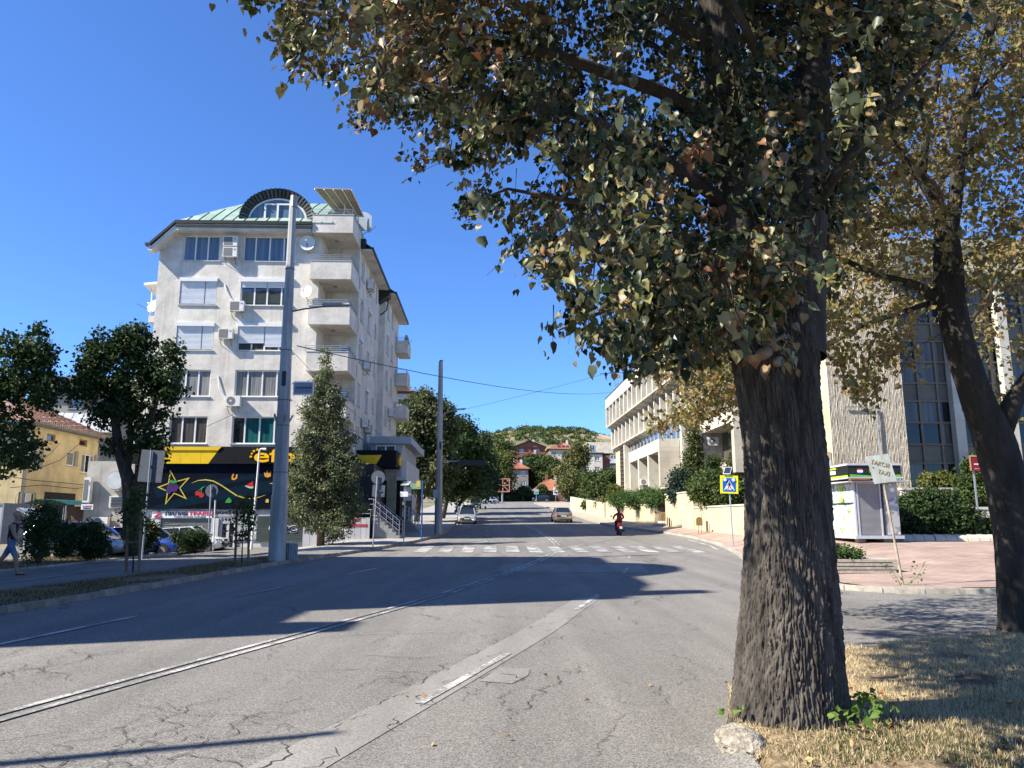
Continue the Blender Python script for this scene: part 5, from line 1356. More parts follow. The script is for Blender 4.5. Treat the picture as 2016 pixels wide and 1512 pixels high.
# terrace walls in front with cap stones
def bank_wall(sa, sb, za0, za1, D, label, t=0.3):
 root = thing('terrace_wall', label, 'wall', (0, 0, 0), AX, 'cream terrace walls along the pavement')
 mb = MB(); n = 8; 
 for i in range(n):
  a = sa + (sb - sa) * i / n; b = sa + (sb - sa) * (i + 1) / n
  zt0, zt1 = za0 + (za1 - za0) * i / n, za0 + (za1 - za0) * (i + 1) / n
  def g(s): return H(D - s * AXT, s) - 0.2
  mb.hexa([(D, a, g(a)), (D + t, a, g(a)), (D + t, b, g(b)), (D, b, g(b))], [(D, a, zt0), (D + t, a, zt0), (D + t, b, zt1), (D, b, zt1)])
 mb.build('masonry', M_CREAM, root)
 m2 = 6
 for i in range(m2):
  a = sa + (sb - sa) * i / m2; b = sa + (sb - sa) * (i + 1) / m2 - 0.015
  zt0, zt1 = za0 + (za1 - za0) * i / m2 + 0.003, za0 + (za1 - za0) * (i + 1) / m2 + 0.003
  c = MB(); c.hexa([(D - 0.05, a, zt0), (D + t + 0.03, a, zt0), (D + t + 0.03, b, zt1), (D - 0.05, b, zt1)], [(D - 0.05, a, zt0 + 0.08), (D + t + 0.03, a, zt0 + 0.08), (D + t + 0.03, b, zt1 + 0.08), (D - 0.05, b, zt1 + 0.08)])
  c.build('cap_stone', M_TRAVW, root)
 # return wall back to the bed
 mb = MB(); mb.box(D + t, D + 3.0, sa + 0.02, sa + 0.28, H(D, sa) - 0.3, za0 - 0.02); mb.build('return_wall', M_CREAM, root)
 return root
bank_wall(37.5, 49.4, 2.38, 2.42, 13.3, 'low cream terrace wall beside the crossing sign')
bank_wall(49.5, 57.3, 3.45, 3.5, 13.3, 'tallest cream terrace wall stained with streaks, behind the first litter post')
bank_wall(61.0, 86.0, 2.75, 3.65, 13.3, 'long cream terrace wall under the juniper bed')
bank_wall(87.0, 122.0, 3.5, 5.3, 13.3, 'farthest low cream terrace wall before the junction')
bed = MB()
def bedz(s): return interp([(37, 2.25), (49.4, 2.25), (49.6, 3.3), (57, 3.3), (61, 2.6), (86, 3.5), (90, 3.6), (122, 5.2)], s)
ss_ = frange(37.6, 122, 1.2)
bed.grid(lambda u, v: Vector((13.55 + 4.2 * u, ss_[int(round(v * (len(ss_) - 1)))], bedz(ss_[int(round(v * (len(ss_) - 1)))]) + (1.1 if ss_[int(round(v * (len(ss_) - 1)))] < 86 else 0.25) * u ** 1.3)), 6, len(ss_) - 1)
tag(bed.build('planting_bed', M_SOIL, None, True, rot=(0, 0, AX)), kind='structure')
bed = MB(); bed.box(13.6, 17.4, 57.2, 62.0, 0.5, 2.3); bd2 = bed.build('planting_bed', M_SOIL, None, rot=(0, 0, AX)); tag(bd2, kind='structure')
# little landing of steps in the gap
stp = thing('garden_steps', 'pale stone steps in the gap of the cream terrace wall', 'steps', (0, 0, 0), AX)
for i in range(4):
 mb = MB(); zb_ = H(13.3 - 59 * AXT, 59); mb.box(13.2 + 0.3 * i, 15.4, 57.5, 60.9, zb_ - 0.2, zb_ + 0.16 * (i + 1) + 0.1); mb.build('step', M_TRAVW, stp)
# ------------------------------------------------------------------ ribbed tower and glazed wing
tw = thing('ribbed_tower', 'tall cream tower clad in rough ribbed concrete behind the kiosk', 'building', (0, 0, 0), AX)
M_RIB = pm('rough_ribbed', (0.50, 0.44, 0.34), 0.95, 0.25, 9, 1.0, 22, var2=0.12, scale2=1.2)
TD0, TD1, TS = 18.25, 22.35, 40.0
mb = MB(); mb.box(TD0, TD1, TS, TS + 1.55, 0, 19.2); mb.build('core', M_CREAM, tw)
rg = random.Random(5)
nr = 54
rb = MB()
for i in range(nr):
 x = TD0 + (TD1 - TD0) * (i + 0.5) / nr
 wv = (TD1 - TD0) / nr * 0.30
 zs_ = frange(0, 19.2, 0.22)
 vs = []
 for z in zs_:
  j = rg.uniform(-0.007, 0.007); pr = 0.042 + rg.uniform(-0.014, 0.012)
  vs += [(x - wv * 1.3 + j, TS - 0.002, z), (x - wv * 0.7 + j, TS - pr, z), (x + wv * 0.7 + j, TS - pr, z), (x + wv * 1.3 + j, TS - 0.002, z)]
 rb.add(vs, [(4 * q + k, 4 * q + k + 1, 4 * q + 5 + k, 4 * q + 4 + k) for q in range(len(zs_) - 1) for k in range(3)])
ro = rb.build('ribbed_cladding', M_RIB, tw); ro['kind'] = 'stuff'
mb = MB(); mb.tube([(TD0 + 2.5, TS - 0.14, 2.6), (TD0 + 2.5, TS - 0.14, 7.6), (TD0 + 0.8, TS - 0.14, 7.6)], 0.04, 6); mb.build('drain_pipe', M_GREYM, tw)
wing = thing('office_wing', 'dark glazed office wing with brown mullions behind the second tree', 'building', (0, 0, 0), AX)
WS = 42.3
M_WGL = glass('wing_glass', (0.012, 0.014, 0.016), 0.08, 0.35)
M_BRZ = pm('bronze_frame', (0.17, 0.135, 0.095), 0.5, 0.1, 3)
M_SPAN = pm('spandrel', (0.14, 0.125, 0.10), 0.6, 0.12, 2, obj_var=0.15)
mb = MB(); mb.box(19.3, 37, WS + 0.3, WS + 11, 0, 17.1); mb.build('core', M_CREAM, wing)
mb = MB(); mb.box(TD1 - 3.8, 36.6, WS - 0.7, WS + 0.25, 15.6, 17.1); mb.build('roof_parapet', M_TRAVW, wing)
mb = MB(); mb.box(TD1 - 4.0, 36.8, WS - 0.9, WS + 0.25, 17.1, 17.22); mb.build('roof_edge', M_BLACKM, wing)
mb = MB(); mb.box(20, 34, WS + 2, WS + 10, 17.1, 18.8); mb.build('roof_house', M_ALU, wing)
FWG = Face((TD1, WS), (1, 0), (0, -1))
cw, nrow, ncol = 1.09, 11, 9
rowz = [1.3]
pat = [1.04, 1.23, 1.23]
while rowz[-1] < 15.4: rowz.append(rowz[-1] + pat[(len(rowz) - 1) % 3])
for i in range(ncol):
 for j in range(len(rowz) - 1):
  p = MB(); FWG.box(p, i * cw + 0.06, (i + 1) * cw - 0.06, rowz[j] + 0.06, rowz[j + 1] - 0.06, -0.12, -0.06)
  sp = j % 3 == 0
  mt = M_SPAN if sp else random.choice([M_WGL, M_WGL, M_DARKGL, M_DARKGL, M_WGL])
  p.build('spandrel' if sp else 'pane', mt, wing)
for i in range(ncol + 1):
 p = MB(); FWG.box(p, i * cw - 0.06, i * cw + 0.06, 0.8, 15.6, -0.14, 0.05); p.build('mullion', M_BRZ, wing)
for z in rowz:
 p = MB(); FWG.box(p, 0, ncol * cw, z - 0.05, z + 0.05, -0.13, 0.03); p.build('transom', M_BRZ, wing)
for (s, z) in ((3.85, 0), (6.9, 0)):
 p = MB(); FWG.box(p, s, s + 0.55, 0, 15.6, 0.051, 0.5); p.build('pier', M_TRAVW, wing)
# slats left of the tower
FS_ = Face((24.4, TS + 2.0), (0, 1), (-1, 0))
mb = MB(); mb.box(18.8, 19.29, TS + 1.56, WS + 3.4, 0, 15.5); mb.build('core_side', M_DARKIN, wing)
for i in range(9):
 p = MB(); p.box(18.6, 18.79, TS + 1.65 + 0.25 * i, TS + 1.75 + 0.25 * i, 3.8, 15.5); p.build('slat', M_ALU, wing)
G_W = 'air conditioners on the office wing'
for (s, z, l) in ((0.1, 8.5, 'upper small air conditioner at the corner of tower and glazed wing'), (0.3, 6.0, 'lower small air conditioner at the corner of tower and glazed wing')):
 ac_unit(ML, FWG, s, z, l, G_W, w=0.35, h=0.62, dep=0.4, fan=False, off=0.06)
mb = MB(); mb.box(17.15, 18.2, TS + 0.02, TS + 1.5, 0, 5.2); mb.build('service_wall', M_CREAM, wing)
FT = Face((0, TS), (1, 0), (0, -1))
ac_unit(ML, FT, TD0 - 1.05, 4.15, 'upper box of the two air conditioners left of the ribbed tower', G_W, w=0.8, h=0.6, fan=True)
ac_unit(ML, FT, TD0 - 1.0, 2.5, 'lower tall box of the two air conditioners left of the ribbed tower', G_W, w=0.82, h=1.35, fan=False)
# ------------------------------------------------------------------ yellow house and its neighbours on the left
def tile_mat(name, c1, c2):
 m, N, L, b = nodes_of(name)
 b.inputs['Roughness'].default_value = 0.85
 tc = N.new('ShaderNodeTexCoord')
 n = N.new('ShaderNodeTexNoise'); n.inputs['Scale'].default_value = 3.0; n.inputs['Detail'].default_value = 9; n.inputs['Roughness'].default_value = 0.75; L.new(tc.outputs['Object'], n.inputs[0])
 r = N.new('ShaderNodeValToRGB'); r.color_ramp.elements[0].position = 0.35; r.color_ramp.elements[1].position = 0.65
 r.color_ramp.elements[0].color = (*c1, 1); r.color_ramp.elements[1].color = (*c2, 1)
 L.new(n.outputs['Fac'], r.inputs[0]); L.new(r.outputs[0], b.inputs['Base Color'])
 return m
M_TILE1 = tile_mat('old_roof_tiles', (0.10, 0.05, 0.035), (0.34, 0.17, 0.115))
M_TILE2 = tile_mat('red_roof_tiles', (0.22, 0.075, 0.04), (0.42, 0.17, 0.09))
M_TILE3 = tile_mat('orange_roof_tiles', (0.32, 0.095, 0.04), (0.46, 0.16, 0.07))
def tiled_slope(mb, a, b, c, d, rows, cols, amp=0.04, overlap=0.05):
 """a-b eave, d-c top: courses of tiles that step up, with a wave across"""
 a, b, c, d = map(Vector, (a, b, c, d))
 n = (b - a).cross(d - a).normalized()
 if n.z < 0: n = -n
 vs = []; fs = []
 nu = cols * 2
 for r in range(rows):
  for e, v in ((0, r / rows), (1, (r + 1) / rows)):
   for i in range(nu + 1):
    u = i / nu
    p = a.lerp(b, u).lerp(d.lerp(c, u), v)
    off = amp * (0.5 + 0.5 * math.cos(i * math.pi)) + (overlap if e == 0 else 0.0) + random.uniform(-1, 1) * amp * 0.15
    vs.append(p + n * off)
  base = r * 2 * (nu + 1)
  for i in range(nu):
   fs.append((base + i, base + i + 1, base + nu + 2 + i, base + nu + 1 + i))
 mb.add(vs, fs)
M_YHOUSE = stucco('yellow_render', (0.56, 0.44, 0.24), 0.35)
yh = thing('yellow_house', 'two-storey yellow rendered house with old tiled hip roof', 'house', (-30.4, 48.0, 0), AX)
MY = root_matrix(yh)
FY = Face((0, 0), (0, 1), (1, 0)); FYF = Face((-9, 0), (1, 0), (0, -1))
def yp(px, py): return hit(MY, px, py, 0, 0.0)
ywin = [((41, 880), (75, 923)), ((133, 888), (146, 918)), ((162, 893), (184, 933)), ((93, 853), (108, 871)), ((157, 864), (171, 880)), ((37, 968), (68, 1000))]
hs = []
for (a, b) in ywin:
 p, q = yp(*a), yp(*b); hs.append((p.y, q.y, q.z, p.z))
mb = MB(); EZH = 7.75
FY.wall(mb, 0, 9.0, -0.3, EZH, hs); FYF.wall(mb, 0, 9, -0.3, EZH, [(6.4, 7.6, 4.8, 6.2)])
mb.box(-8.95, -0.3, 0.3, 8.9, -0.3, EZH - 0.1); mb.build('wall', M_YHOUSE, yh)
M_WOODF = pm('wood_frame', (0.28, 0.13, 0.055), 0.6, 0.2, 6)
for i, h in enumerate(hs):
 if i in (3, 4): window(FY, h[0], h[1], h[2], h[3], [], [M_GLASS], yh, frame=M_WOODF, t=0.09, sill=False)
 else: window(FY, h[0], h[1], h[2], h[3], [0.36, 0.7] if i in (0, 2) else ([0.5] if i == 5 else []), [M_CURT_G, M_GLASS, M_CURT_G], yh)
 if i in (0, 1, 2):
  t_ = MB(); FY.box(t_, h[1] + 0.02, h[1] + 0.42, h[2], h[3] + 0.1, 0.002, 0.03); t_.build('stone_surround', pm('grey_surround', (0.25, 0.23, 0.2), 0.9), yh)
window(FYF, 6.4, 7.6, 4.8, 6.2, [0.5], [M_GLASS], yh)
o_ = 0.55
mb = MB()
E1, E2, E3, E4 = (o_, -o_, EZH), (o_, 9 + o_, EZH), (-9 - o_, 9 + o_, EZH), (-9 - o_, -o_, EZH)
R1, R2 = (-4.5, 3.2, 10.3), (-4.5, 5.8, 10.3)
tiled_slope(mb, E1, E2, R2, R1, 16, 40); tiled_slope(mb, E4, E1, R1, R1, 16, 40); tiled_slope(mb, E2, E3, R2, R2, 10, 20); tiled_slope(mb, E3, E4, R1, R2, 10, 20)
mb.build('roof', M_TILE1, yh)
mb = MB(); mb.box(-9.4, o_ - 0.06, -o_ + 0.06, 9.4, EZH - 0.16, EZH - 0.02); mb.tube([(o_ + 0.03, -o_, EZH - 0.03), (o_ + 0.03, 9.5, EZH - 0.03)], 0.07, 6); mb.build('eaves', pm('grey_eaves', (0.2, 0.19, 0.17), 0.8), yh)
mb = MB(); mb.tube([(0.12, 0.1, EZH - 0.2), (0.12, 0.1, 0.2)], 0.05, 6); mb.build('drain_pipe', M_GREYM, yh)
dw = yp(88, 968); dv = yp(145, 1012)
mb = MB(); FY.box(mb, dw.y, dv.y, 0.2, dw.z, -0.05, 0.012); mb.build('veranda_shade', M_DARKIN, yh)  # flat near-black panel paints the shade inside the veranda
# stack of cables across the yellow front
for (pts) in ([(0, 935), (60, 945), (120, 950), (200, 958)], [(75, 923), (120, 905), (160, 870)], [(60, 922), (100, 893), (118, 872)], [(20, 960), (80, 955), (150, 962), (190, 955)]):
 mb = MB(); mb.tube([hit(MY, x, y, 0, 0.3 + 0.1 * (i % 2)) for i, (x, y) in enumerate(pts)], 0.02, 4); mb.build('cable', M_BLACKM, yh)
# shed/garage canopy of green plastic with a small sign
cg = thing('garage_canopy', 'green plastic canopy over a garage entrance beside the yellow house', 'canopy', (-27.5, 44.0, 0), AX)
MC = root_matrix(cg)
mb = MB()
mb.grid(lambda u, v: Vector((-0.4 + 2.6 * u, 0.2 + 4.6 * v, 2.55 + 0.28 * math.sin(math.pi * u) + 0.02 * math.cos(u * 60))), 40, 6)
mb.build('canopy_sheet', pm('green_plastic', (0.01, 0.09, 0.085), 0.35, 0.3, 3), cg)
for (x, y) in ((-0.3, 0.3), (2.1, 0.3), (-0.3, 4.6), (2.1, 4.6)):
 mb = MB(); mb.tube([(x, y, -0.1), (x, y, 2.5)], 0.04, 6); mb.build('post', M_GREYM, cg)
q = hit(MC, 172, 998, 1, 0.1)
mb = MB(); mb.box(q.x - 0.33, q.x + 0.33, 0.06, 0.1, q.z - 0.15, q.z + 0.15); sgn = mb.build('sign_board', M_WHT, cg)
text('НЕ ПАРКИРАЙ', M_CRIM, sgn, (q.x, 0.05, q.z + 0.06), FRONT, height=0.09, width=0.5, extrude=0.004); text('ГАРАЖ', M_INK, sgn, (q.x, 0.05, q.z - 0.07), FRONT, height=0.1, width=0.45, bold=0.02, extrude=0.004)
mb = MB(); mb.box(-0.2, 2.0, 4.7, 4.9, -0.2, 2.5); mb.build('garage_door', pm('garage_brown', (0.13, 0.08, 0.055), 0.8, 0.3, 2), cg)
# white lean-to between yellow house and block
ln_ = thing('white_outbuilding', 'low white outbuilding with round window bay between yellow house and apartment block', 'building', (-24.2, 47.0, 0), AX)
M_OUTB = stucco('outbuilding_render', (0.44, 0.42, 0.37), 0.5)
mb = MB(); mb.box(-1.6, 2.3, 0, 6, -0.2, 5.2); mb.build('wall', M_OUTB, ln_)
mb = MB(); mb.tube([(0.35, -0.02, 4.0), (0.35, -0.45, 4.0)], 0.62, 16); mb.build('round_bay', M_OUTB, ln_)
mb = MB(); mb.tube([(0.35, -0.452, 4.0), (0.35, -0.47, 4.0)], 0.52, 16); mb.build('pane', pm('frosted_pane', (0.5, 0.52, 0.53), 0.4), ln_)
v_ = MB(); v_.box(-0.1, 0.8, -0.1, 0.0, 2.4, 3.1); vv = v_.build('vent_grille', M_ACW, ln_)
for i in range(7):
 v_ = MB(); v_.box(0.0, 0.7, -0.14, -0.102, 2.47 + 0.085 * i, 2.51 + 0.085 * i); v_.build('louvre', M_DARK, vv)
ML2 = root_matrix(ln_)
ac_unit(ML2, Face((0, 0), (1, 0), (0, -1)), -0.9, 1.2, 'air conditioner low on the white outbuilding beside the leaning old trunk', 'air conditioners near the yellow house', w=0.95, h=0.65)
ac_unit(ML2, Face((0, 0), (1, 0), (0, -1)), -1.55, 2.7, 'tall narrow air conditioner box at the corner of the yellow house', 'air conditioners near the yellow house', w=0.4, h=1.5, fan=False)
mb = MB(); mb.box(-1.6, 2.3, -1.0, 0.0, 0.95, 1.05); mb.build('lean_to_roof', M_TILE1, ln_)
# greyer block behind
gb = thing('grey_building', 'grey apartment house with loggia and metal lean-to roof behind the yellow house', 'building', (-44.5, 70.0, 0), AX)
mb = MB(); FG = Face((0, 0), (1, 0), (0, -1)); gh = [(3.2, 4.4, 7.6, 8.9), (5.6, 6.6, 7.4, 8.6), (3.6, 6.8, 11.7, 13.6)]
FG.wall(mb, 0, 8.0, 0, 14.4, gh, 0.3); mb.box(0.1, 7.9, 0.7, 12, 0, 14.3); mb.quad((8, 0, 0), (8, 12, 0), (8, 12, 14.4), (8, 0, 14.4)); mb.build('wall', stucco('grey_render', (0.27, 0.26, 0.24)), gb)
window(FG, 3.2, 4.4, 7.6, 8.9, [0.5], [M_GLASS], gb, frame=M_BROWNF); window(FG, 5.6, 6.6, 7.4, 8.6, [0.5], [M_GLASS], gb, frame=M_BROWNF); window(FG, 3.6, 4.9, 11.8, 13.4, [0.5], [M_GLASS], gb, frame=M_WOODF, d=-0.25)
mb = MB(); mb.box(-0.4, 8.3, -0.8, 12, 14.4, 14.65); mb.build('roof', pm('grey_roof', (0.16, 0.15, 0.14), 0.8), gb)
mb = MB(); mb.hexa([(1.5, -1.6, 9.6), (8.6, -1.6, 9.4), (8.2, 0, 11.2), (1.5, 0, 11.4)], [(1.5, -1.6, 9.68), (8.6, -1.6, 9.48), (8.2, 0, 11.28), (1.5, 0, 11.48)]); lr = mb.build('lean_to_roof', pm('zinc_roof', (0.3, 0.32, 0.34), 0.5, 0.15, 2), gb)
for i in range(8):
 mb = MB(); mb.tube([(1.6 + 0.95 * i, -1.6, 9.68 - 0.02 * i), (1.55 + 0.9 * i, 0, 11.46 - 0.02 * i)], 0.03, 4); mb.build('rib', M_GREYM, lr)
# ------------------------------------------------------------------ houses on the rise beyond the junction
def brick_mat(name, c1, c2, mo):
 m, N, L, b = nodes_of(name)
 b.inputs['Roughness'].default_value = 0.9
 tc = N.new('ShaderNodeTexCoord'); sx = N.new('ShaderNodeSeparateXYZ'); L.new(tc.outputs['Object'], sx.inputs[0])
 ad = N.new('ShaderNodeMath'); L.new(sx.outputs[0], ad.inputs[0]); L.new(sx.outputs[1], ad.inputs[1])
 cb = N.new('ShaderNodeCombineXYZ'); L.new(ad.outputs[0], cb.inputs[0]); L.new(sx.outputs[2], cb.inputs[1])
 br = N.new('ShaderNodeTexBrick'); br.inputs['Scale'].default_value = 1; br.inputs['Brick Width'].default_value = 0.5; br.inputs['Row Height'].default_value = 0.2
 br.inputs['Color1'].default_value = (*c1, 1); br.inputs['Color2'].default_value = (*c2, 1); br.inputs['Mortar'].default_value = (*mo, 1); L.new(cb.outputs[0], br.inputs[0])
 n = N.new('ShaderNodeTexNoise'); n.inputs['Scale'].default_value = 0.6; n.inputs['Detail'].default_value = 6; L.new(tc.outputs['Object'], n.inputs[0])
 r = N.new('ShaderNodeMapRange'); r.inputs[3].default_value = 0.65; r.inputs[4].default_value = 1.35; L.new(n.outputs['Fac'], r.inputs[0])
 v = N.new('ShaderNodeVectorMath'); v.operation = 'SCALE'; L.new(br.outputs[0], v.inputs[0]); L.new(r.outputs[0], v.inputs['Scale']); L.new(v.outputs[0], b.inputs['Base Color'])
 return m
M_BRICK = brick_mat('red_brick', (0.25, 0.085, 0.05), (0.19, 0.065, 0.042), (0.2, 0.13, 0.1))
M_GRND = stucco('grey_house_render', (0.26, 0.25, 0.23), 0.2)
M_BEIGE = stucco('beige_house_render', (0.70, 0.61, 0.47), 0.1)
M_WHITER = stucco('white_house_render', (0.62, 0.60, 0.56), 0.15)
M_EAVE = pm('dark_eaves', (0.05, 0.04, 0.035), 0.8)
def house(label, px0, px1, pye, Y, depth, roof, wall_m, roof_m, rise, rows, cols, over=0.6, wins=True, chim=2, rz=AX, side_m=None, win_h=1.3, cat='house', name='house'):
 a, b = U(px0, pye, Y), U(px1, pye, Y)
 base = H((a.x + b.x) / 2, Y) - 1.5
 root = thing(name, label, cat, (a.x, Y, base), rz)
 W = b.x - a.x; ez = a.z - base
 F = Face((0, 0), (1, 0), (0, -1)); FS = Face((W, 0), (0, 1), (1, 0)); FSL = Face((0, depth), (0, -1), (-1, 0))
 hs = []; sh = []
 if wins:
  for r in range(rows):
   zz = ez - 0.75 - win_h - r * 2.9
   for c in range(cols):
    s = W * (c + 0.5) / cols; ww = min(1.5, W / cols * 0.5)
    hs.append((s - ww / 2, s + ww / 2, zz, zz + win_h))
   sh.append((depth * 0.3, depth * 0.3 + 1.4, zz, zz + win_h)); sh.append((depth * 0.65, depth * 0.65 + 1.4, zz, zz + win_h))
 mb = MB(); F.wall(mb, 0, W, 0, ez, hs); mb.box(0.1, W - 0.1, 0.3, depth - 0.1, 0, ez - 0.05)
 mb.quad((0, depth, 0), (W, depth, 0), (W, depth, ez), (0, depth, ez)); mb.build('wall', wall_m, root)
 mb = MB(); FS.wall(mb, 0, depth, 0, ez, sh); FSL.wall(mb, 0, depth, 0, ez, sh); mb.build('side_wall', side_m or wall_m, root)
 for h in hs: window(F, *h, [0.5], [random.choice([M_GLASS, M_GLASSB, M_CURT_G])], root, t=0.1)
 for h in sh: window(FS, *h, [0.5], [M_GLASSB], root, t=0.1); window(FSL, *h, [0.5], [M_GLASSB], root, t=0.1)
 o = over; mb = MB()
 if roof == 'hip':
  r0 = min(W, depth) / 2
  E = [(-o, -o, ez), (W + o, -o, ez), (W + o, depth + o, ez), (-o, depth + o, ez)]
  if W > depth: Ra, Rb = (r0, depth / 2, ez + rise), (W - r0, depth / 2, ez + rise)
  else: Ra, Rb = (W / 2, r0, ez + rise), (W / 2, depth - r0, ez + rise)
  if W > depth:
   tiled_slope(mb, E[0], E[1], Rb, Ra, 12, 24); tiled_slope(mb, E[1], E[2], Rb, Rb, 10, 16); tiled_slope(mb, E[2], E[3], Ra, Rb, 6, 12); tiled_slope(mb, E[3], E[0], Ra, Ra, 10, 16)
  else:
   tiled_slope(mb, E[0], E[1], Ra, Ra, 12, 24); tiled_slope(mb, E[1], E[2], Rb, Ra, 10, 16); tiled_slope(mb, E[2], E[3], Rb, Rb, 6, 12); tiled_slope(mb, E[3], E[0], Ra, Rb, 10, 16)
 elif roof == 'gable':      # ridge runs away from the street
  tiled_slope(mb, (-o, -o, ez), (-o, depth + o, ez), (W / 2, depth + o, ez + rise), (W / 2, -o, ez + rise), 10, 20)
  tiled_slope(mb, (W + o, -o, ez), (W + o, depth + o, ez), (W / 2, depth + o, ez + rise), (W / 2, -o, ez + rise), 10, 20)
 else:
  mb.box(-o, W + o, -o, depth + o, ez, ez + 0.3)
 rf = mb.build('roof', roof_m, root)
 if roof == 'gable':
  g = MB(); g.prism([Vector((0, 0.05, ez)), Vector((W, 0.05, ez)), Vector((W / 2, 0.05, ez + rise - 0.15))], (0, 0.2, 0)); g.build('gable', wall_m, root)
 ev = MB(); ev.box(-o + 0.05, W + o - 0.05, -o + 0.05, depth + o - 0.05, ez - 0.18, ez - 0.03); ev.build('eaves', M_EAVE, root)
 for i in range(chim):
  c = MB(); cx_ = W * (0.42 + 0.2 * i); c.box(cx_, cx_ + 0.7, depth * 0.42, depth * 0.42 + 0.7, ez + rise * 0.35, ez + rise + 0.9); c.build('chimney', M_WHITER if i else M_BRICK, rf)
 return root, F, W, ez
house('red hip-roofed house nearest the junction, behind green shrubs', 1040, 1128, 975, 214, 12, 'hip', M_GRND, M_TILE2, 5.2, 1, 3)
house('dark grey house with red hip roof above the empty billboard frame', 1000, 1040, 923, 230, 10, 'hip', M_GRND, M_TILE2, 2.2, 2, 2)
house('pale house with red hip roof between the brick block and the trees', 1022, 1072, 903, 254, 10, 'hip', M_WHITER, M_TILE2, 2.4, 2, 2)
house('bare brick house with dark gable roof on the rise', 1012, 1073, 880, 276, 12, 'gable', M_BRICK, M_EAVE, 2.3, 3, 2, side_m=M_WHITER)
hr, hF, hW, hez = house('house with orange hip roof carrying solar panels and brick side', 1081, 1140, 884, 262, 11, 'hip', M_BEIGE, M_TILE3, 2.6, 2, 3, side_m=M_BRICK)
for i in range(4):
 mb = MB(); x = hW * (0.3 + 0.14 * i); mb.hexa([(x, 0.6, hez + 0.5), (x + 1.1, 0.6, hez + 0.5), (x + 1.1, 3.2, hez + 1.6), (x, 3.2, hez + 1.6)], [(x, 0.5, hez + 0.62), (x + 1.1, 0.5, hez + 0.62), (x + 1.1, 3.1, hez + 1.72), (x, 3.1, hez + 1.72)]); mb.build('solar_panel', glass('solar_cell', (0.01, 0.015, 0.04), 0.15), hr)
br_, bF, bW, bez = house('beige four-storey block with brown brick side beside the civic building', 1145, 1186, 893, 214, 12, 'flat', M_BEIGE, M_EAVE, 0.3, 4, 2, over=0.3, chim=0, side_m=M_BRICK, cat='building', name='apartment_house')
mb = MB(); mb.box(bW * 0.3, bW + 3.4, 2, 11, bez + 0.3, bez + 3.4); mb.build('penthouse', M_BEIGE, br_)
mb = MB(); mb.box(bW + 0.02, bW + 4.5, 1.5, 11.5, 0, bez - 0.4); mb.build('brick_wing', M_BRICK, br_)
for k in range(3):
 mb = MB(); mb.box(bW + 2.2, bW + 4.8, 0.4, 1.5, bez - 2.6 - 2.9 * k, bez - 1.5 - 2.9 * k); mb.build('balcony', M_WHITER, br_)
 window(Face((bW, 1.5), (1, 0), (0, -1)), 2.4, 4.3, bez - 1.4 - 2.9 * k, bez - 0.3 - 2.9 * k, [0.5], [M_GLASSB], br_, d=0.06, sill=False)
window(Face((bW * 0.3, 2), (1, 0), (0, -1)), 0.8, 2.2, bez + 0.9, bez + 2.6, [0.5], [M_GLASS], br_, d=0.06, sill=False)
house('roofless brick outbuilding beside the junction', 1076, 1112, 968, 208, 5, 'flat', M_BRICK, M_EAVE, 0.2, 1, 1, over=0.1, wins=False, chim=0, cat='shed', name='brick_shed')
house('white house with red roof peeping out behind the apartment flank', 765, 812, 772, 96, 9, 'hip', M_WHITER, M_TILE2, 0.9, 2, 2, over=0.5, chim=0)
# ------------------------------------------------------------------ hill with radio mast
HILL = [(560, 910), (640, 898), (700, 891), (760, 886), (840, 882), (900, 878), (950, 872), (985, 864), (1010, 859), (1040, 858), (1066, 861), (1090, 859), (1115, 858), (1140, 861), (1165, 868), (1190, 875), (1220, 884), (1260, 896), (1320, 909), (1420, 922)]
hm = MB(); NX, NY = 90, 26
from mathutils import noise as mnoise
def hill_pt(u, v):
 px = 480 + (1500 - 480) * u
 Y = 420 + 420 * v
 zt = U(px, interp(HILL, px), 760).z
 t = (Y - 420) / 340
 x = (px - 1008) / FPX * 760
 g = H(x, Y) - 2
 z = g + (zt - g) * (math.sin(min(1, t) * math.pi / 2) ** 1.15) if t < 1 else zt - (Y - 760) * 0.05
 z += 2.2 * mnoise.noise(Vector((x * 0.02, Y * 0.02, 0))) * (0.3 + 0.7 * min(1, t)) * (1 if t < 0.9 else 0.35)
 return Vector((x, Y, z))
hm.grid(hill_pt, NX, NY)
m, N, L, b = nodes_of('hill_ground')
tc = N.new('ShaderNodeTexCoord'); n1 = N.new('ShaderNodeTexNoise'); n1.inputs['Scale'].default_value = 0.014; n1.inputs['Detail'].default_value = 8; n1.inputs['Roughness'].default_value = 0.7; L.new(tc.outputs['Object'], n1.inputs[0])
r = N.new('ShaderNodeValToRGB'); e = r.color_ramp.elements; e[0].position = 0.40; e[0].color = (0.10, 0.10, 0.05, 1); e[1].position = 0.60; e[1].color = (0.46, 0.35, 0.2, 1); e2 = r.color_ramp.elements.new(0.5); e2.color = (0.2, 0.165, 0.085, 1)
L.new(n1.outputs['Fac'], r.inputs[0]); L.new(r.outputs[0], b.inputs['Base Color']); b.inputs['Roughness'].default_value = 1
hill = tag(hm.build('hill', m, None, True), kind='structure')
tp = U(1036, 858, 758); mast = thing('radio_mast', 'thin lattice radio mast on top of the hill', 'mast', (tp.x, 758, tp.z - 1))
mb = MB(); hh_ = 15.5
for sx in (-1, 1):
 for sy in (-1, 1):
  m_ = MB(); m_.tube([(sx * 1.3, sy * 1.3, 0), (sx * 0.4, sy * 0.4, 10), (sx * 0.12, sy * 0.12, hh_)], 0.22, 4); m_.build('leg', M_GREYM, mast)
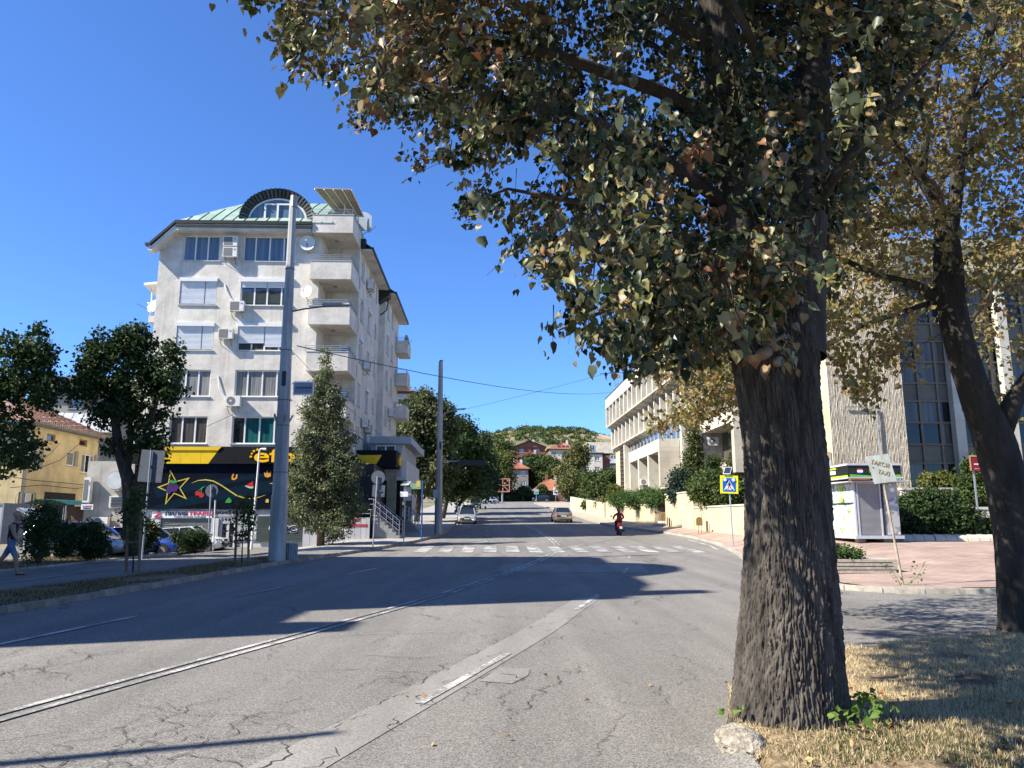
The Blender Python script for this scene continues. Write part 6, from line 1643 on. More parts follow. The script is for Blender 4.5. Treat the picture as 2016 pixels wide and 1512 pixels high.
for i in range(10):
 z0_ = i * 1.4; w0 = 1.3 - 0.09 * z0_; w1 = 1.3 - 0.09 * (z0_ + 1.4)
 for sy in (-1, 1):
  mb.tube([(-w0, sy * w0, z0_), (w1, sy * w1, z0_ + 1.4)], 0.07, 4); mb.tube([(w0, sy * w0, z0_), (-w1, sy * w1, z0_ + 1.4)], 0.07, 4)
lt = mb.build('lattice', M_GREYM, mast); lt['kind'] = 'stuff'
# ------------------------------------------------------------------ foliage kit
def leaf_mat(name, cols, trans=0.35, back=None, rough=0.6):
 """cols: list of (position, colour) over the per-leaf tone"""
 m, N, L, b = nodes_of(name)
 at = N.new('ShaderNodeAttribute'); at.attribute_name = 'tone'
 r = N.new('ShaderNodeValToRGB')
 e = r.color_ramp.elements
 while len(e) > 1: e.remove(e[-1])
 e[0].position = cols[0][0]; e[0].color = (*cols[0][1], 1)
 for p, c in cols[1:]:
  q = e.new(p); q.color = (*c, 1)
 L.new(at.outputs['Fac'], r.inputs[0])
 col = r.outputs[0]
 if back:
  ge = N.new('ShaderNodeNewGeometry'); mx = N.new('ShaderNodeMix'); mx.data_type = 'RGBA'
  bk = N.new('ShaderNodeMix'); bk.data_type = 'RGBA'; bk.inputs['Factor'].default_value = back[1]; bk.inputs['B'].default_value = (*back[0], 1); L.new(col, bk.inputs['A'])
  L.new(ge.outputs['Backfacing'], mx.inputs['Factor']); L.new(col, mx.inputs['A']); L.new(bk.outputs['Result'], mx.inputs['B'])
  col = mx.outputs['Result']
 L.new(col, b.inputs['Base Color']); b.inputs['Roughness'].default_value = rough; b.inputs['Specular IOR Level'].default_value = 0.25
 tr = N.new('ShaderNodeBsdfTranslucent'); L.new(col, tr.inputs['Color'])
 ms = N.new('ShaderNodeMixShader'); ms.inputs[0].default_value = trans
 out = [n for n in N if n.type == 'OUTPUT_MATERIAL'][0]
 L.new(b.outputs[0], ms.inputs[1]); L.new(tr.outputs[0], ms.inputs[2]); L.new(ms.outputs[0], out.inputs[0])
 return m
LEAF9 = np.array([(0, .04, 0), (0, .36, 0), (0, .7, 0), (.04, 1.12, 0), (-.25, -.1, 0), (-.50, .16, 0), (-.45, .5, 0), (-.15, .86, 0), (.27, -.08, 0), (.49, .2, 0), (.43, .54, 0), (.17, .86, 0)], float)
LEAF9F = [(0, 1, 5, 4), (1, 2, 6, 5), (2, 3, 7, 6), (0, 8, 9, 1), (1, 9, 10, 2), (2, 10, 11, 3)]
LEAF4 = np.array([(0, 0, 0), (-.42, .45, .16), (0, 1, -.1), (.42, .45, .16)], float)
LEAF4F = [(0, 3, 2, 1)]
def leaf_cloud(name, P, size, mat_, parent, tone, detail=False, droop=0.7, up=0.5, rng=RNG, center=None, outward=0.0, narrow=1.0, tdir=None, ndir=None):
 n = len(P)
 t = rng.normal(size=(n, 3)) * (0.8 if tdir is None else 0.5); t[:, 2] -= droop
 if tdir is not None: t += tdir
 if center is not None and outward:
  d = P - center; d /= np.linalg.norm(d, axis=1)[:, None] + 1e-6
  t += d * outward
 t /= np.linalg.norm(t, axis=1)[:, None]
 nn = rng.normal(size=(n, 3)) * (0.8 if ndir is None else 0.42); nn[:, 2] += up
 if ndir is not None: nn += ndir
 if center is not None and outward: nn += d * outward
 nn -= t * (nn * t).sum(1)[:, None]
 nn /= np.linalg.norm(nn, axis=1)[:, None] + 1e-9
 s = np.cross(t, nn)
 T = (LEAF9 if detail else LEAF4).copy(); F = LEAF9F if detail else LEAF4F
 T[:, 0] *= narrow
 k = len(T)
 x = T[None, :, 0]; y = T[None, :, 1]; z = T[None, :, 2].repeat(n, 0)
 if detail:
  fold = rng.uniform(0.05, 0.75, (n, 1)); curl = rng.uniform(-0.25, 0.7, (n, 1))
  z = z + np.abs(x) * fold - (y ** 2) * curl * 0.5 + rng.normal(size=(n, k)) * 0.045
 sz = size[:, None, None] if hasattr(size, '__len__') else size
 V = P[:, None, :] + (s[:, None, :] * x[..., None] + t[:, None, :] * y[..., None] + nn[:, None, :] * z[..., None]) * sz
 V = V.reshape(-1, 3)
 fa = (np.array(F)[None] + (np.arange(n) * k)[:, None, None]).reshape(-1, 4)
 me = bpy.data.meshes.new(name)
 me.vertices.add(len(V)); me.vertices.foreach_set('co', V.astype(np.float32).ravel())
 nf = len(fa)
 me.loops.add(nf * 4); me.loops.foreach_set('vertex_index', fa.astype(np.int32).ravel())
 me.polygons.add(nf); me.polygons.foreach_set('loop_start', np.arange(0, nf * 4, 4, dtype=np.int32)); me.polygons.foreach_set('loop_total', np.full(nf, 4, np.int32))
 me.update(calc_edges=True)
 a = me.attributes.new('tone', 'FLOAT', 'POINT')
 tv = np.repeat(tone, k)
 if detail:
  tv = tv.reshape(n, k).copy(); edge = rng.uniform(0, 1, (n, 1)) < 0.45
  tv[:, 2:] = np.where(edge, np.minimum(1, tv[:, 2:] + rng.uniform(0.1, 0.5, (n, 1))), tv[:, 2:]); tv = tv.ravel()
 a.data.foreach_set('value', tv.astype(np.float32))
 me.materials.append(mat_)
 if detail: me.polygons.foreach_set('use_smooth', np.ones(nf, bool))
 return link(name, me, parent)
def clump_points(lobes, nclump, per, spread, rng, shell=0.55, sag=0.25):
 """leaf positions gathered in clumps through the outer part of ellipsoid lobes"""
 vol = np.array([l[1][0] * l[1][1] * l[1][2] for l in lobes]) ** 0.75
 which = rng.choice(len(lobes), nclump, p=vol / vol.sum())
 C = np.array([l[0] for l in lobes], float)[which]; Rr = np.array([l[1] for l in lobes], float)[which]
 d = rng.normal(size=(nclump, 3)); d /= np.linalg.norm(d, axis=1)[:, None]
 r = shell + (1 - shell) * rng.uniform(0, 1, (nclump, 1)) ** 0.6
 r *= rng.uniform(0.88, 1.1, (nclump, 1))
 cc = C + d * r * Rr
 pts = np.repeat(cc, per, 0) + rng.normal(size=(nclump * per, 3)) * spread * np.array([1, 1, 0.75])
 return pts, np.repeat(rng.uniform(0, 1, nclump), per), cc
M_BARK = pm('bark_grey', (0.085, 0.07, 0.055), 0.95, 0.4, 6, 0.9, 26, stretch=(1, 1, 0.18), tint=(0.8, 0.8, 0.85))
M_BARK2 = pm('bark_dark', (0.055, 0.045, 0.036), 0.95, 0.4, 6, 0.8, 30, stretch=(1, 1, 0.2))
ML_DARK = leaf_mat('leaf_dark_green', [(0, (0.017, 0.036, 0.012)), (0.6, (0.038, 0.068, 0.019)), (1, (0.085, 0.11, 0.03))], 0.28)
ML_MID = leaf_mat('leaf_mid_green', [(0, (0.034, 0.058, 0.016)), (0.6, (0.065, 0.10, 0.026)), (1, (0.13, 0.145, 0.042))], 0.32)
ML_PALE = leaf_mat('leaf_pale_green', [(0, (0.045, 0.062, 0.022)), (0.5, (0.085, 0.105, 0.04)), (1, (0.19, 0.20, 0.10))], 0.3)
ML_LIME = leaf_mat('leaf_yellow_green', [(0, (0.06, 0.085, 0.018)), (0.6, (0.11, 0.13, 0.03)), (1, (0.2, 0.17, 0.045))], 0.35)
ML_OLIVE = leaf_mat('leaf_olive', [(0, (0.055, 0.068, 0.02)), (0.5, (0.105, 0.115, 0.035)), (1, (0.2, 0.16, 0.055))], 0.32)
ML_CONIF = leaf_mat('needle_green', [(0, (0.065, 0.088, 0.042)), (0.6, (0.135, 0.16, 0.078)), (1, (0.26, 0.27, 0.145))], 0.3)
ML_SPRUCE = leaf_mat('needle_blue_green', [(0, (0.015, 0.032, 0.024)), (1, (0.04, 0.07, 0.05))], 0.15)
ML_JUN = leaf_mat('juniper_green', [(0, (0.025, 0.06, 0.015)), (0.6, (0.05, 0.10, 0.022)), (1, (0.10, 0.15, 0.04))], 0.25)
def lobes_px(spec):
 """(px, py, Y, half-width px, half-height px, half-depth m)"""
 out = []
 for (px, py, Y, rx_, rz_, ry_) in spec:
  c = U(px, py, Y); k = Y / FPX
  out.append(((c.x, c.y, c.z), (rx_ * k, ry_, rz_ * k)))
 return out
def tree(name, label, cat, lobes, trunk, mat_, nclump, per, leaf, spread, seed, group=None, bark=None, limbs=(), shell=0.55, droop=0.5, stem='trunk', up=0.5, narrow=1.0, outward=0.4, ragged=0):
 rng = np.random.default_rng(seed)
 if ragged:
  extra = []
  for (c, r) in lobes:
   for q in range(ragged):
    d = rng.normal(size=3); d /= np.linalg.norm(d); k = rng.uniform(0.25, 0.45)
    extra.append((tuple(np.array(c) + d * np.array(r) * rng.uniform(0.85, 1.12)), tuple(np.array(r) * k)))
  lobes = [(c, tuple(np.array(r) * 0.86)) for c, r in lobes] + extra
 base = Vector(trunk[0][0])
 root = thing(name, label, cat, base, 0, group)
 mb = MB(); mb.tube([Vector(p) - base for p, r in trunk], [r for p, r in trunk], 9)
 mb.build(stem, bark or M_BARK2, root, True)
 for lb in limbs:
  mb = MB(); mb.tube([Vector(p) - base for p, r in lb], [r for p, r in lb], 7); mb.build('limb', bark or M_BARK2, root, True)
 P, tn, cc = clump_points(lobes, nclump, per, spread, rng, shell)
 tone = np.clip(tn * 0.6 + rng.uniform(0, 0.4, len(P)), 0, 1)
 ctr = np.array([l[0] for l in lobes]).mean(0)
 sz = leaf * rng.uniform(0.7, 1.3, len(P))
 zmin = P[:, 2] > base.z + 0.03
 leaf_cloud('crown', (P - np.array(base))[zmin], sz[zmin], mat_, root, tone[zmin], rng=rng, droop=droop, up=up, center=ctr - np.array(base), outward=outward, narrow=narrow)
 return root
def gp(x, y, off=0.0): return Vector((x, y, H(x, y) + off))
def auto_trunk(lobes, x, y, r, off=0.0, h=0.7):
 zt = max(l[0][2] for l in lobes)
 b = gp(x, y, off)
 lean = Vector((lobes[0][0][0], lobes[0][0][1], b.z + (zt - b.z) * h))
 return [(b, r), (b.lerp(lean, 0.35) + Vector((0.03, 0, 0)), r * 0.85), (b.lerp(lean, 0.7), r * 0.6), (lean, r * 0.25)]
# left edge: dark linden, then the pollarded one with the crooked trunk
lo = lobes_px([(20, 730, 31, 75, 80, 1.9), (60, 690, 31, 45, 45, 1.2), (70, 770, 31, 42, 55, 1.2), (0, 850, 31, 62, 75, 1.8), (-80, 780, 31, 90, 110, 2.0), (15, 900, 30, 30, 45, 0.9)])
tree('linden_tree', 'dark leafy linden cut by the left edge of the picture', 'tree', lo, auto_trunk(lo, -22.5, 31, 0.22, 0.1), ML_DARK, 640, 24, 0.16, 0.16, 11, ragged=5)
lo = lobes_px([(225, 730, 33, 72, 62, 1.5), (200, 700, 33, 40, 42, 1.0), (255, 690, 33, 42, 40, 1.0), (322, 735, 33, 30, 52, 0.9), (300, 800, 33, 42, 45, 1.0), (240, 800, 33, 40, 40, 0.9), (280, 860, 33, 34, 40, 0.8), (315, 890, 33, 18, 40, 0.6), (178, 740, 33, 26, 36, 0.7), (340, 690, 33, 18, 28, 0.5), (196, 820, 33, 22, 24, 0.6), (345, 770, 33, 16, 30, 0.5), (245, 662, 33, 26, 22, 0.6), (215, 880, 33, 16, 20, 0.4)])
b0 = gp(U(258, 1085, 33).x, 33, 0.1)
tr_ = [(b0, 0.42), (U(262, 1030, 33), 0.40), (U(258, 975, 33), 0.34), (U(252, 940, 33), 0.28), (U(235, 890, 33), 0.22), (U(225, 820, 33), 0.16), (U(222, 740, 33), 0.06)]
lm = [[(U(262, 985, 33), 0.26), (U(282, 920, 33), 0.24), (U(290, 850, 33), 0.18), (U(312, 770, 33), 0.11), (U(322, 715, 33), 0.04)], [(U(250, 930, 33), 0.18), (U(258, 860, 33), 0.13), (U(252, 760, 33), 0.06)]]
tree('linden_tree', 'pollarded linden with thick crooked dark trunk before the casino corner', 'tree', lo, tr_, ML_DARK, 760, 22, 0.15, 0.15, 12, limbs=lm, ragged=5)
# thuja-like conifer before the apartment block
cl = []
for i in range(16):
 t = i / 15; py = 702 + (1035 - 702) * t
 hw = interp([(0, 8), (0.25, 32), (0.5, 50), (0.75, 70), (0.9, 76), (1.0, 50)], t)
 for s in ((0,) if t < 0.15 else (-1, 1)):
  cl.append((640 + s * hw * 0.48 + 14 * math.sin(i * 2.1) * t, py + 6 * s, 39.5 + 0.3 * math.cos(i), hw * 0.62, 22, 0.3 + hw * 0.016))
lo = lobes_px(cl)
b0 = gp(U(632, 1062, 39.5).x, 39.5, 0.1)
tree('conifer_tree', 'ragged pale green conifer standing before the white apartment block', 'tree', lo, [(b0, 0.2), (U(633, 1020, 39.5), 0.18), (U(636, 900, 39.5), 0.12), (U(642, 705, 39.5), 0.02)], ML_CONIF, 1900, 18, 0.15, 0.14, 13, ragged=2, bark=pm('bark_brown', (0.19, 0.12, 0.075), 0.95, 0.3, 8, 0.6, 30, stretch=(1, 1, 0.2)), shell=0.4, narrow=0.5, droop=0.1, up=0.3)
# row of limes along the left pavement
def px_tree(name, label, spec, x, y, mat_, nclump, per, leaf, spread, seed, r=0.25, group=None, limbs=(), shell=0.55, off=0.1):
 lo = lobes_px(spec)
 return tree(name, label, 'tree', lo, auto_trunk(lo, x, y, r, off), mat_, nclump, per, leaf, spread, seed, group, limbs=limbs, shell=shell, ragged=4)
G_ROW = 'trees along the left pavement'
px_tree('street_tree', 'large silvery lime tree behind the casino annex, nearest of the row', [(835, 850, 77, 62, 75, 3.2), (815, 820, 77, 40, 50, 2.4), (860, 830, 77, 38, 52, 2.2), (800, 900, 77, 30, 60, 2.0), (860, 915, 77, 45, 55, 2.4), (840, 945, 76, 50, 30, 2.2)], -9.4, 77, ML_PALE, 1500, 22, 0.30, 0.42, 21, 0.3, G_ROW)
px_tree('street_tree', 'dark lime tree second in the row along the left pavement', [(895, 890, 86, 38, 70, 3), (910, 915, 86, 34, 55, 3), (885, 935, 86, 40, 38, 3), (915, 860, 88, 20, 35, 2)], -7.6, 86, ML_DARK, 800, 22, 0.34, 0.5, 22, 0.25, G_ROW)
px_tree('street_tree', 'dark lime tree third in the row, beyond the parked cars', [(932, 905, 108, 26, 60, 3), (938, 930, 108, 24, 38, 3), (920, 925, 106, 28, 44, 3)], -7.8, 108, ML_DARK, 600, 20, 0.4, 0.6, 23, 0.25, G_ROW)
px_tree('street_tree', 'dark lime tree last in the row before the billboard frame', [(952, 922, 132, 24, 44, 3.5), (940, 935, 130, 24, 36, 3)], -9.6, 132, ML_DARK, 500, 20, 0.45, 0.7, 24, 0.25, G_ROW)
# beyond the junction
G_FAR = 'trees beyond the junction'
px_tree('broadleaf_tree', 'bright yellow-green tree behind the billboard frame', [(975, 925, 205, 28, 34, 4), (990, 940, 204, 26, 30, 4), (960, 945, 204, 26, 28, 4), (990, 905, 206, 16, 18, 3)], -4.6, 206, ML_LIME, 620, 20, 0.5, 0.75, 31, 0.3, G_FAR)
px_tree('broadleaf_tree', 'broad green tree mass above the left street row', [(915, 885, 250, 40, 26, 6), (960, 890, 255, 34, 24, 6), (985, 890, 250, 22, 30, 5), (890, 905, 240, 30, 30, 5)], -13, 250, ML_MID, 700, 20, 0.75, 1.2, 32, 0.4, G_FAR)
lo = lobes_px([(955, 848 + 7 * i, 240, 3 + 2.6 * i, 8, 0.6 + 0.4 * i) for i in range(12)])
tree('spruce_tree', 'tall dark spruce rising above the far trees', 'tree', lo, auto_trunk(lo, U(955, 900, 240).x, 240, 0.3, 0, 0.98), ML_SPRUCE, 500, 14, 0.6, 0.5, 33, shell=0.3, narrow=0.5)
px_tree('broadleaf_tree', 'dark round tree left of the two between the red roofs', [(1052, 925, 236, 18, 22, 4), (1046, 940, 236, 16, 18, 3)], U(1050, 960, 236).x, 236, ML_DARK, 420, 18, 0.55, 0.75, 34, 0.3, G_FAR)
px_tree('broadleaf_tree', 'green round tree right of the two between the red roofs', [(1082, 925, 234, 26, 28, 4), (1078, 945, 234, 26, 26, 4)], U(1080, 960, 234).x, 234, ML_MID, 520, 18, 0.55, 0.75, 35, 0.3, G_FAR)
px_tree('broadleaf_tree', 'olive autumn tree before the beige block', [(1126, 925, 196, 26, 36, 4), (1137, 905, 196, 20, 26, 4), (1120, 950, 194, 20, 26, 4), (1140, 890, 198, 14, 16, 3), (1137, 945, 194, 24, 26, 4)], U(1125, 985, 195).x, 195, ML_OLIVE, 900, 20, 0.45, 0.65, 36, 0.3, G_FAR)
px_tree('broadleaf_tree', 'green garden tree standing beside the far end of the civic building', [(1180, 955, 118, 34, 26, 3.5), (1165, 970, 118, 22, 18, 3), (1200, 945, 116, 24, 22, 3), (1195, 970, 116, 24, 20, 3)], U(1178, 998, 118).x, 118, ML_MID, 900, 20, 0.32, 0.45, 37, 0.18, G_FAR, off=1.0)
for i, (spec, s, mt, lab) in enumerate([([(1020, 978, 206, 22, 12, 3), (1000, 980, 206, 18, 12, 3)], 41, ML_DARK, 'dark hedge mass beside the billboard post'), ([(1046, 978, 208, 13, 10, 2.5), (1030, 972, 208, 12, 14, 2.5)], 42, ML_MID, 'green shrub mass before the nearest red roof'), ([(1068, 970, 207, 8, 13, 2)], 43, ML_MID, 'upright green shrub left of the brick shed'), ([(1135, 978, 204, 22, 10, 3)], 44, ML_DARK, 'dark shrub behind the parked car at the junction'), ([(985, 970, 206, 22, 15, 3)], 45, ML_DARK, 'dark shrub left of the billboard post')]):
 lo = lobes_px(spec); x = lo[0][0][0]; y = lo[0][0][1]
 tree('shrub', lab, 'shrub', lo, [(gp(x, y), 0.15), (gp(x, y, 0.8), 0.08)], mt, 300, 18, 0.4, 0.32, s, 'shrubs at the junction', stem='stem')
# garden of the civic building
def bed_xyz(D, S, off=0.0): return Vector((D * math.cos(AX) - S * math.sin(AX), D * math.sin(AX) + S * math.cos(AX), bedz(S) + 1.1 * ((D - 13.55) / 4.2) ** 1.3 + off)) if D > 13.5 else None
def bush(label, spec, mat_, n, per, leaf, spread, seed, name='shrub', group=None, narrow=1.0, shell=0.5, up=0.5, stem_h=0.5, cat='shrub', droop=0.3):
 lo = lobes_px(spec); c = lo[0]; zb = min(l[0][2] - l[1][2] for l in lo)
 b = Vector((c[0][0], c[0][1], zb - 0.05))
 return tree(name, label, cat, lo, [(b, 0.07), (b + Vector((0, 0, stem_h)), 0.04)], mat_, n, per, leaf, spread, seed, group, stem='stem', narrow=narrow, shell=shell, up=up, droop=droop)
bush('spreading juniper hanging over the long terrace wall', [(1300, 985, 62, 30, 14, 1.2), (1262, 985, 68, 34, 16, 1.4), (1228, 985, 76, 26, 14, 1.4), (1280, 975, 66, 26, 10, 1.2)], ML_JUN, 900, 20, 0.2, 0.26, 51, narrow=0.4)
bush('light green shrub at the far end of the juniper bed', [(1212, 975, 86, 14, 18, 1.0), (1222, 985, 84, 12, 14, 1.0)], ML_LIME, 260, 18, 0.2, 0.25, 52)
bush('round clipped shrub on the farthest terrace wall', [(1163, 993, 104, 14, 8, 1.2)], ML_MID, 200, 16, 0.22, 0.25, 53)
bush('small dry shrub between the farthest terrace walls', [(1185, 992, 94, 8, 10, 0.8)], ML_OLIVE, 120, 14, 0.22, 0.25, 54)
def column(label, px, y0, y1, Y, hw, mat_, n, seed):
 spec = [(px + hw * 0.2 * math.sin(i), y0 + (y1 - y0) * (i + 0.5) / 7, Y, hw * interp([(0, 0.4), (0.3, 0.85), (0.7, 1.0), (1, 0.85)], i / 6), (y1 - y0) / 9, hw * Y / FPX * 0.9) for i in range(7)]
 return bush(label, spec, mat_, n, 16, 0.17, 0.16, seed, 'columnar_thuja', 'columnar thujas before the civic building', 0.6, 0.6, cat='conifer')
ML_THUJ = leaf_mat('thuja_green', [(0, (0.03, 0.05, 0.012)), (0.6, (0.06, 0.085, 0.02)), (1, (0.12, 0.12, 0.035))], 0.2)
column('tallest columnar thuja, before the slender piers', 1362, 838, 1000, 55, 20, ML_THUJ, 520, 61)
column('bronze columnar thuja close beside the thick trunk', 1455, 838, 985, 50, 22, ML_THUJ, 420, 62)
column('short dark thuja, left twin under the window recess', 1398, 905, 985, 52, 10, ML_DARK, 170, 63)
column('short dark thuja, right twin under the window recess', 1411, 903, 985, 52, 11, ML_MID, 170, 64)
bush('blue-grey shrub left of the tallest thuja', [(1340, 950, 55, 16, 26, 0.7), (1332, 970, 55, 14, 18, 0.7)], ML_SPRUCE, 260, 18, 0.16, 0.2, 65)
bush('broad green bush leaning over the terrace wall behind the crossing sign', [(1400, 960, 47, 34, 30, 1.1), (1430, 970, 46, 28, 26, 1.0), (1375, 965, 48, 18, 20, 0.8), (1455, 975, 46, 20, 24, 0.9)], ML_MID, 800, 20, 0.15, 0.19, 66)
bush('dense dark bush with orange flowers right of the kiosk', [(1820, 1010, 34, 50, 42, 0.9), (1870, 1020, 34, 46, 36, 0.9), (1790, 1030, 33.5, 26, 32, 0.7), (1905, 1030, 34, 24, 26, 0.7), (1845, 990, 34.5, 40, 30, 0.8)], ML_DARK, 1100, 22, 0.12, 0.13, 67)
bush('pale clipped bush in front of the glazed wing', [(1850, 950, 40, 32, 14, 0.7)], ML_LIME, 300, 18, 0.15, 0.16, 68)
bush('tall green bush below the red notice board', [(1930, 940, 36, 32, 45, 0.8), (1915, 975, 36, 26, 26, 0.8), (1960, 965, 36, 24, 40, 0.7), (1950, 1040, 34, 12, 20, 0.4)], ML_MID, 620, 20, 0.13, 0.14, 69)
fl_rng = np.random.default_rng(70); c = U(1900, 1020, 33.2)
# left verge shrubs
bush('rose shrub beside the walking person', [(85, 1030, 24.5, 32, 42, 0.5), (70, 1070, 24.5, 22, 34, 0.4)], ML_DARK, 260, 16, 0.075, 0.09, 71)
bush('thin dark shrub in the soil strip, left of two', [(128, 1060, 28, 18, 34, 0.4)], ML_DARK, 170, 14, 0.08, 0.09, 72)
bush('thicker dark shrub in the soil strip, right of two', [(178, 1062, 28.5, 26, 36, 0.5), (190, 1075, 28.5, 22, 22, 0.4)], ML_DARK, 260, 16, 0.08, 0.09, 73)
bush('low dark bush behind the back of the square sign', [(292, 1050, 36, 16, 28, 0.5)], ML_DARK, 160, 16, 0.09, 0.1, 74)
bush('spiky dark green yucca clump before the travel agency', [(380, 1070, 38, 28, 14, 0.6), (384, 1064, 38, 22, 12, 0.5)], ML_DARK, 260, 16, 0.28, 0.12, 75, narrow=0.16, droop=-0.7, name='yucca', cat='plant')
bush('sparse rose stem with few leaves before the shop window', [(345, 1055, 37, 10, 12, 0.2)], ML_DARK, 40, 8, 0.08, 0.06, 76)
# wood on the hill
rg2 = np.random.default_rng(80); hp = []; tn = []
for i in range(2900):
 u, v = rg2.uniform(0.2, 0.8), rg2.uniform(0.15, 0.86)
 p = hill_pt(u, v); px_ = 480 + 1020 * u
 if mnoise.noise(Vector((p.x * 0.018, p.y * 0.018, 3))) < -0.02 + (0.4 if 985 < px_ < 1075 and v > 0.6 else 0): continue
 s = rg2.uniform(1.2, 2.7); t0 = rg2.uniform(0, 0.7)
 q = rg2.normal(size=(30, 3)); q /= np.linalg.norm(q, axis=1)[:, None]; q[:, 2] = np.abs(q[:, 2]) * 1.2
 hp.append(q * s + np.array([p.x, p.y, p.z])); tn.append(np.clip(t0 + rg2.uniform(0, 0.3, 30), 0, 1))
hp = np.concatenate(hp); tn = np.concatenate(tn)
wd = leaf_cloud('hill_wood', hp, np.full(len(hp), 1.35), ML_MID, None, tn, rng=rg2, droop=0.0, up=0.6)
tag(wd, 'scattered green wood covering the distant hill', 'wood', kind='stuff')
# a belt of trees and gardens between houses and hill
hp = []; tn = []
for i in range(420):
 px_ = rg2.uniform(640, 1260); Y = rg2.uniform(290, 430)
 x = (px_ - 1008) / FPX * Y; z = H(x, Y)
 s = rg2.uniform(1.5, 3.4); t0 = rg2.uniform(0, 0.7)
 q = rg2.normal(size=(40, 3)); q /= np.linalg.norm(q, axis=1)[:, None]; q[:, 2] = np.abs(q[:, 2]) * 1.5
 hp.append(q * s + np.array([x, Y, z])); tn.append(np.clip(t0 + rg2.uniform(0, 0.3, 40), 0, 1))
hp = np.concatenate(hp); tn = np.concatenate(tn)
wd = leaf_cloud('garden_wood', hp, np.full(len(hp), 1.1), ML_MID, None, tn, rng=rg2, droop=0.0, up=0.6)
tag(wd, 'green gardens and trees between the far houses', 'wood', kind='stuff')
# ------------------------------------------------------------------ grass
def blades(name, pts, h, mat_, rng, w=0.006, lean=0.5):
 n = len(pts)
 a = rng.uniform(0, 2 * np.pi, n); hh = h * rng.uniform(0.5, 1.4, n); l = rng.uniform(0.1, lean, n) * hh; b = rng.uniform(0, 2 * np.pi, n)
 side = np.stack([np.cos(a), np.sin(a), np.zeros(n)], 1) * w
 tip = pts + np.stack([np.cos(b) * l, np.sin(b) * l, hh * np.sqrt(np.clip(1 - (l / hh) ** 2, 0.05, 1))], 1)
 V = np.stack([pts - side, pts + side, tip], 1).reshape(-1, 3)
 me = bpy.data.meshes.new(name); me.vertices.add(len(V)); me.vertices.foreach_set('co', V.astype(np.float32).ravel())
 me.loops.add(3 * n); me.loops.foreach_set('vertex_index', np.arange(3 * n, dtype=np.int32)); me.polygons.add(n)
 me.polygons.foreach_set('loop_start', np.arange(0, 3 * n, 3, dtype=np.int32)); me.polygons.foreach_set('loop_total', np.full(n, 3, np.int32)); me.update(calc_edges=True)
 at = me.attributes.new('tone', 'FLOAT', 'POINT'); tone = rng.uniform(0, 1, n)
 me.materials.append(mat_)
 return me, at, tone
M_STRAWB = leaf_mat('straw_blade', [(0, (0.05, 0.075, 0.02)), (0.18, (0.14, 0.125, 0.045)), (0.3, (0.43, 0.34, 0.18)), (1, (0.70, 0.58, 0.36))], 0.3)
M_GRASSB = leaf_mat('verge_blade', [(0, (0.045, 0.06, 0.018)), (0.3, (0.09, 0.085, 0.03)), (0.5, (0.2, 0.15, 0.075)), (1, (0.3, 0.22, 0.12))], 0.3)
rgG = np.random.default_rng(90)
pts = []; gr = []
while len(pts) < 85000:
 y = rgG.uniform(3.2, 11.8, 4000); x = rgG.uniform(1.5, 9.5, 4000)
 for xx, yy in zip(x, y):
  if mnoise.noise(Vector((xx * 1.7, yy * 1.7, 4))) < -0.42 + 0.3 * rgG.uniform(): continue
  edge = interp([(p[1], p[0]) for p in ISL[:9]] , yy) if yy < 9.95 else interp([(p[1], p[0]) for p in ISL[8:]], yy)
  if xx < edge + (0.2 if yy < 5.3 else 0.03) or xx > 0.72 * yy + 0.6: continue
  if rgG.uniform() > 0.25 + 0.75 * min(1, 5.5 / yy): continue
  pts.append((xx, yy, island_z(xx, yy) - 0.005)); 
  g = math.exp(-((xx - 2.6) ** 2 + (yy - 5.4) ** 2) / 0.9) * 0.75 + 0.25 * max(0, mnoise.noise(Vector((xx * 1.1, yy * 1.1, 0))))
  gr.append(g)
pts = np.array(pts); gr = np.array(gr)
me, at, tone = blades('grass', pts, 0.045, M_STRAWB, rgG, 0.0045, 0.98)
tone = np.clip(0.28 + 0.72 * tone - gr * rgG.uniform(0, 1.2, len(gr)), 0, 1)
at.data.foreach_set('value', np.repeat(tone, 3).astype(np.float32))
tag(link('grass', me), 'short dry straw grass around the two tree trunks', 'grass', kind='stuff')
pts = []
for i in range(16000):
 y = rgG.uniform(9, 30); x = rgG.uniform(vo_(y) + 0.1, lx(y) - 0.25)
 if mnoise.noise(Vector((x * 0.9, y * 0.5, 5))) < -0.05: continue
 pts.append((x, y, H(x, y) + 0.10))
for i in range(9000):
 y = rgG.uniform(18, 38); x = rgG.uniform(-18.8, -15.5); pts.append((x, y, H(x, y) + 0.13))
pts = np.array(pts)
me, at, tone = blades('grass', pts, 0.09, M_GRASSB, rgG, 0.010, 0.8)
at.data.foreach_set('value', np.repeat(tone, 3).astype(np.float32))
tag(link('grass', me), 'sparse weedy grass on the left verge and soil strip', 'grass', kind='stuff')
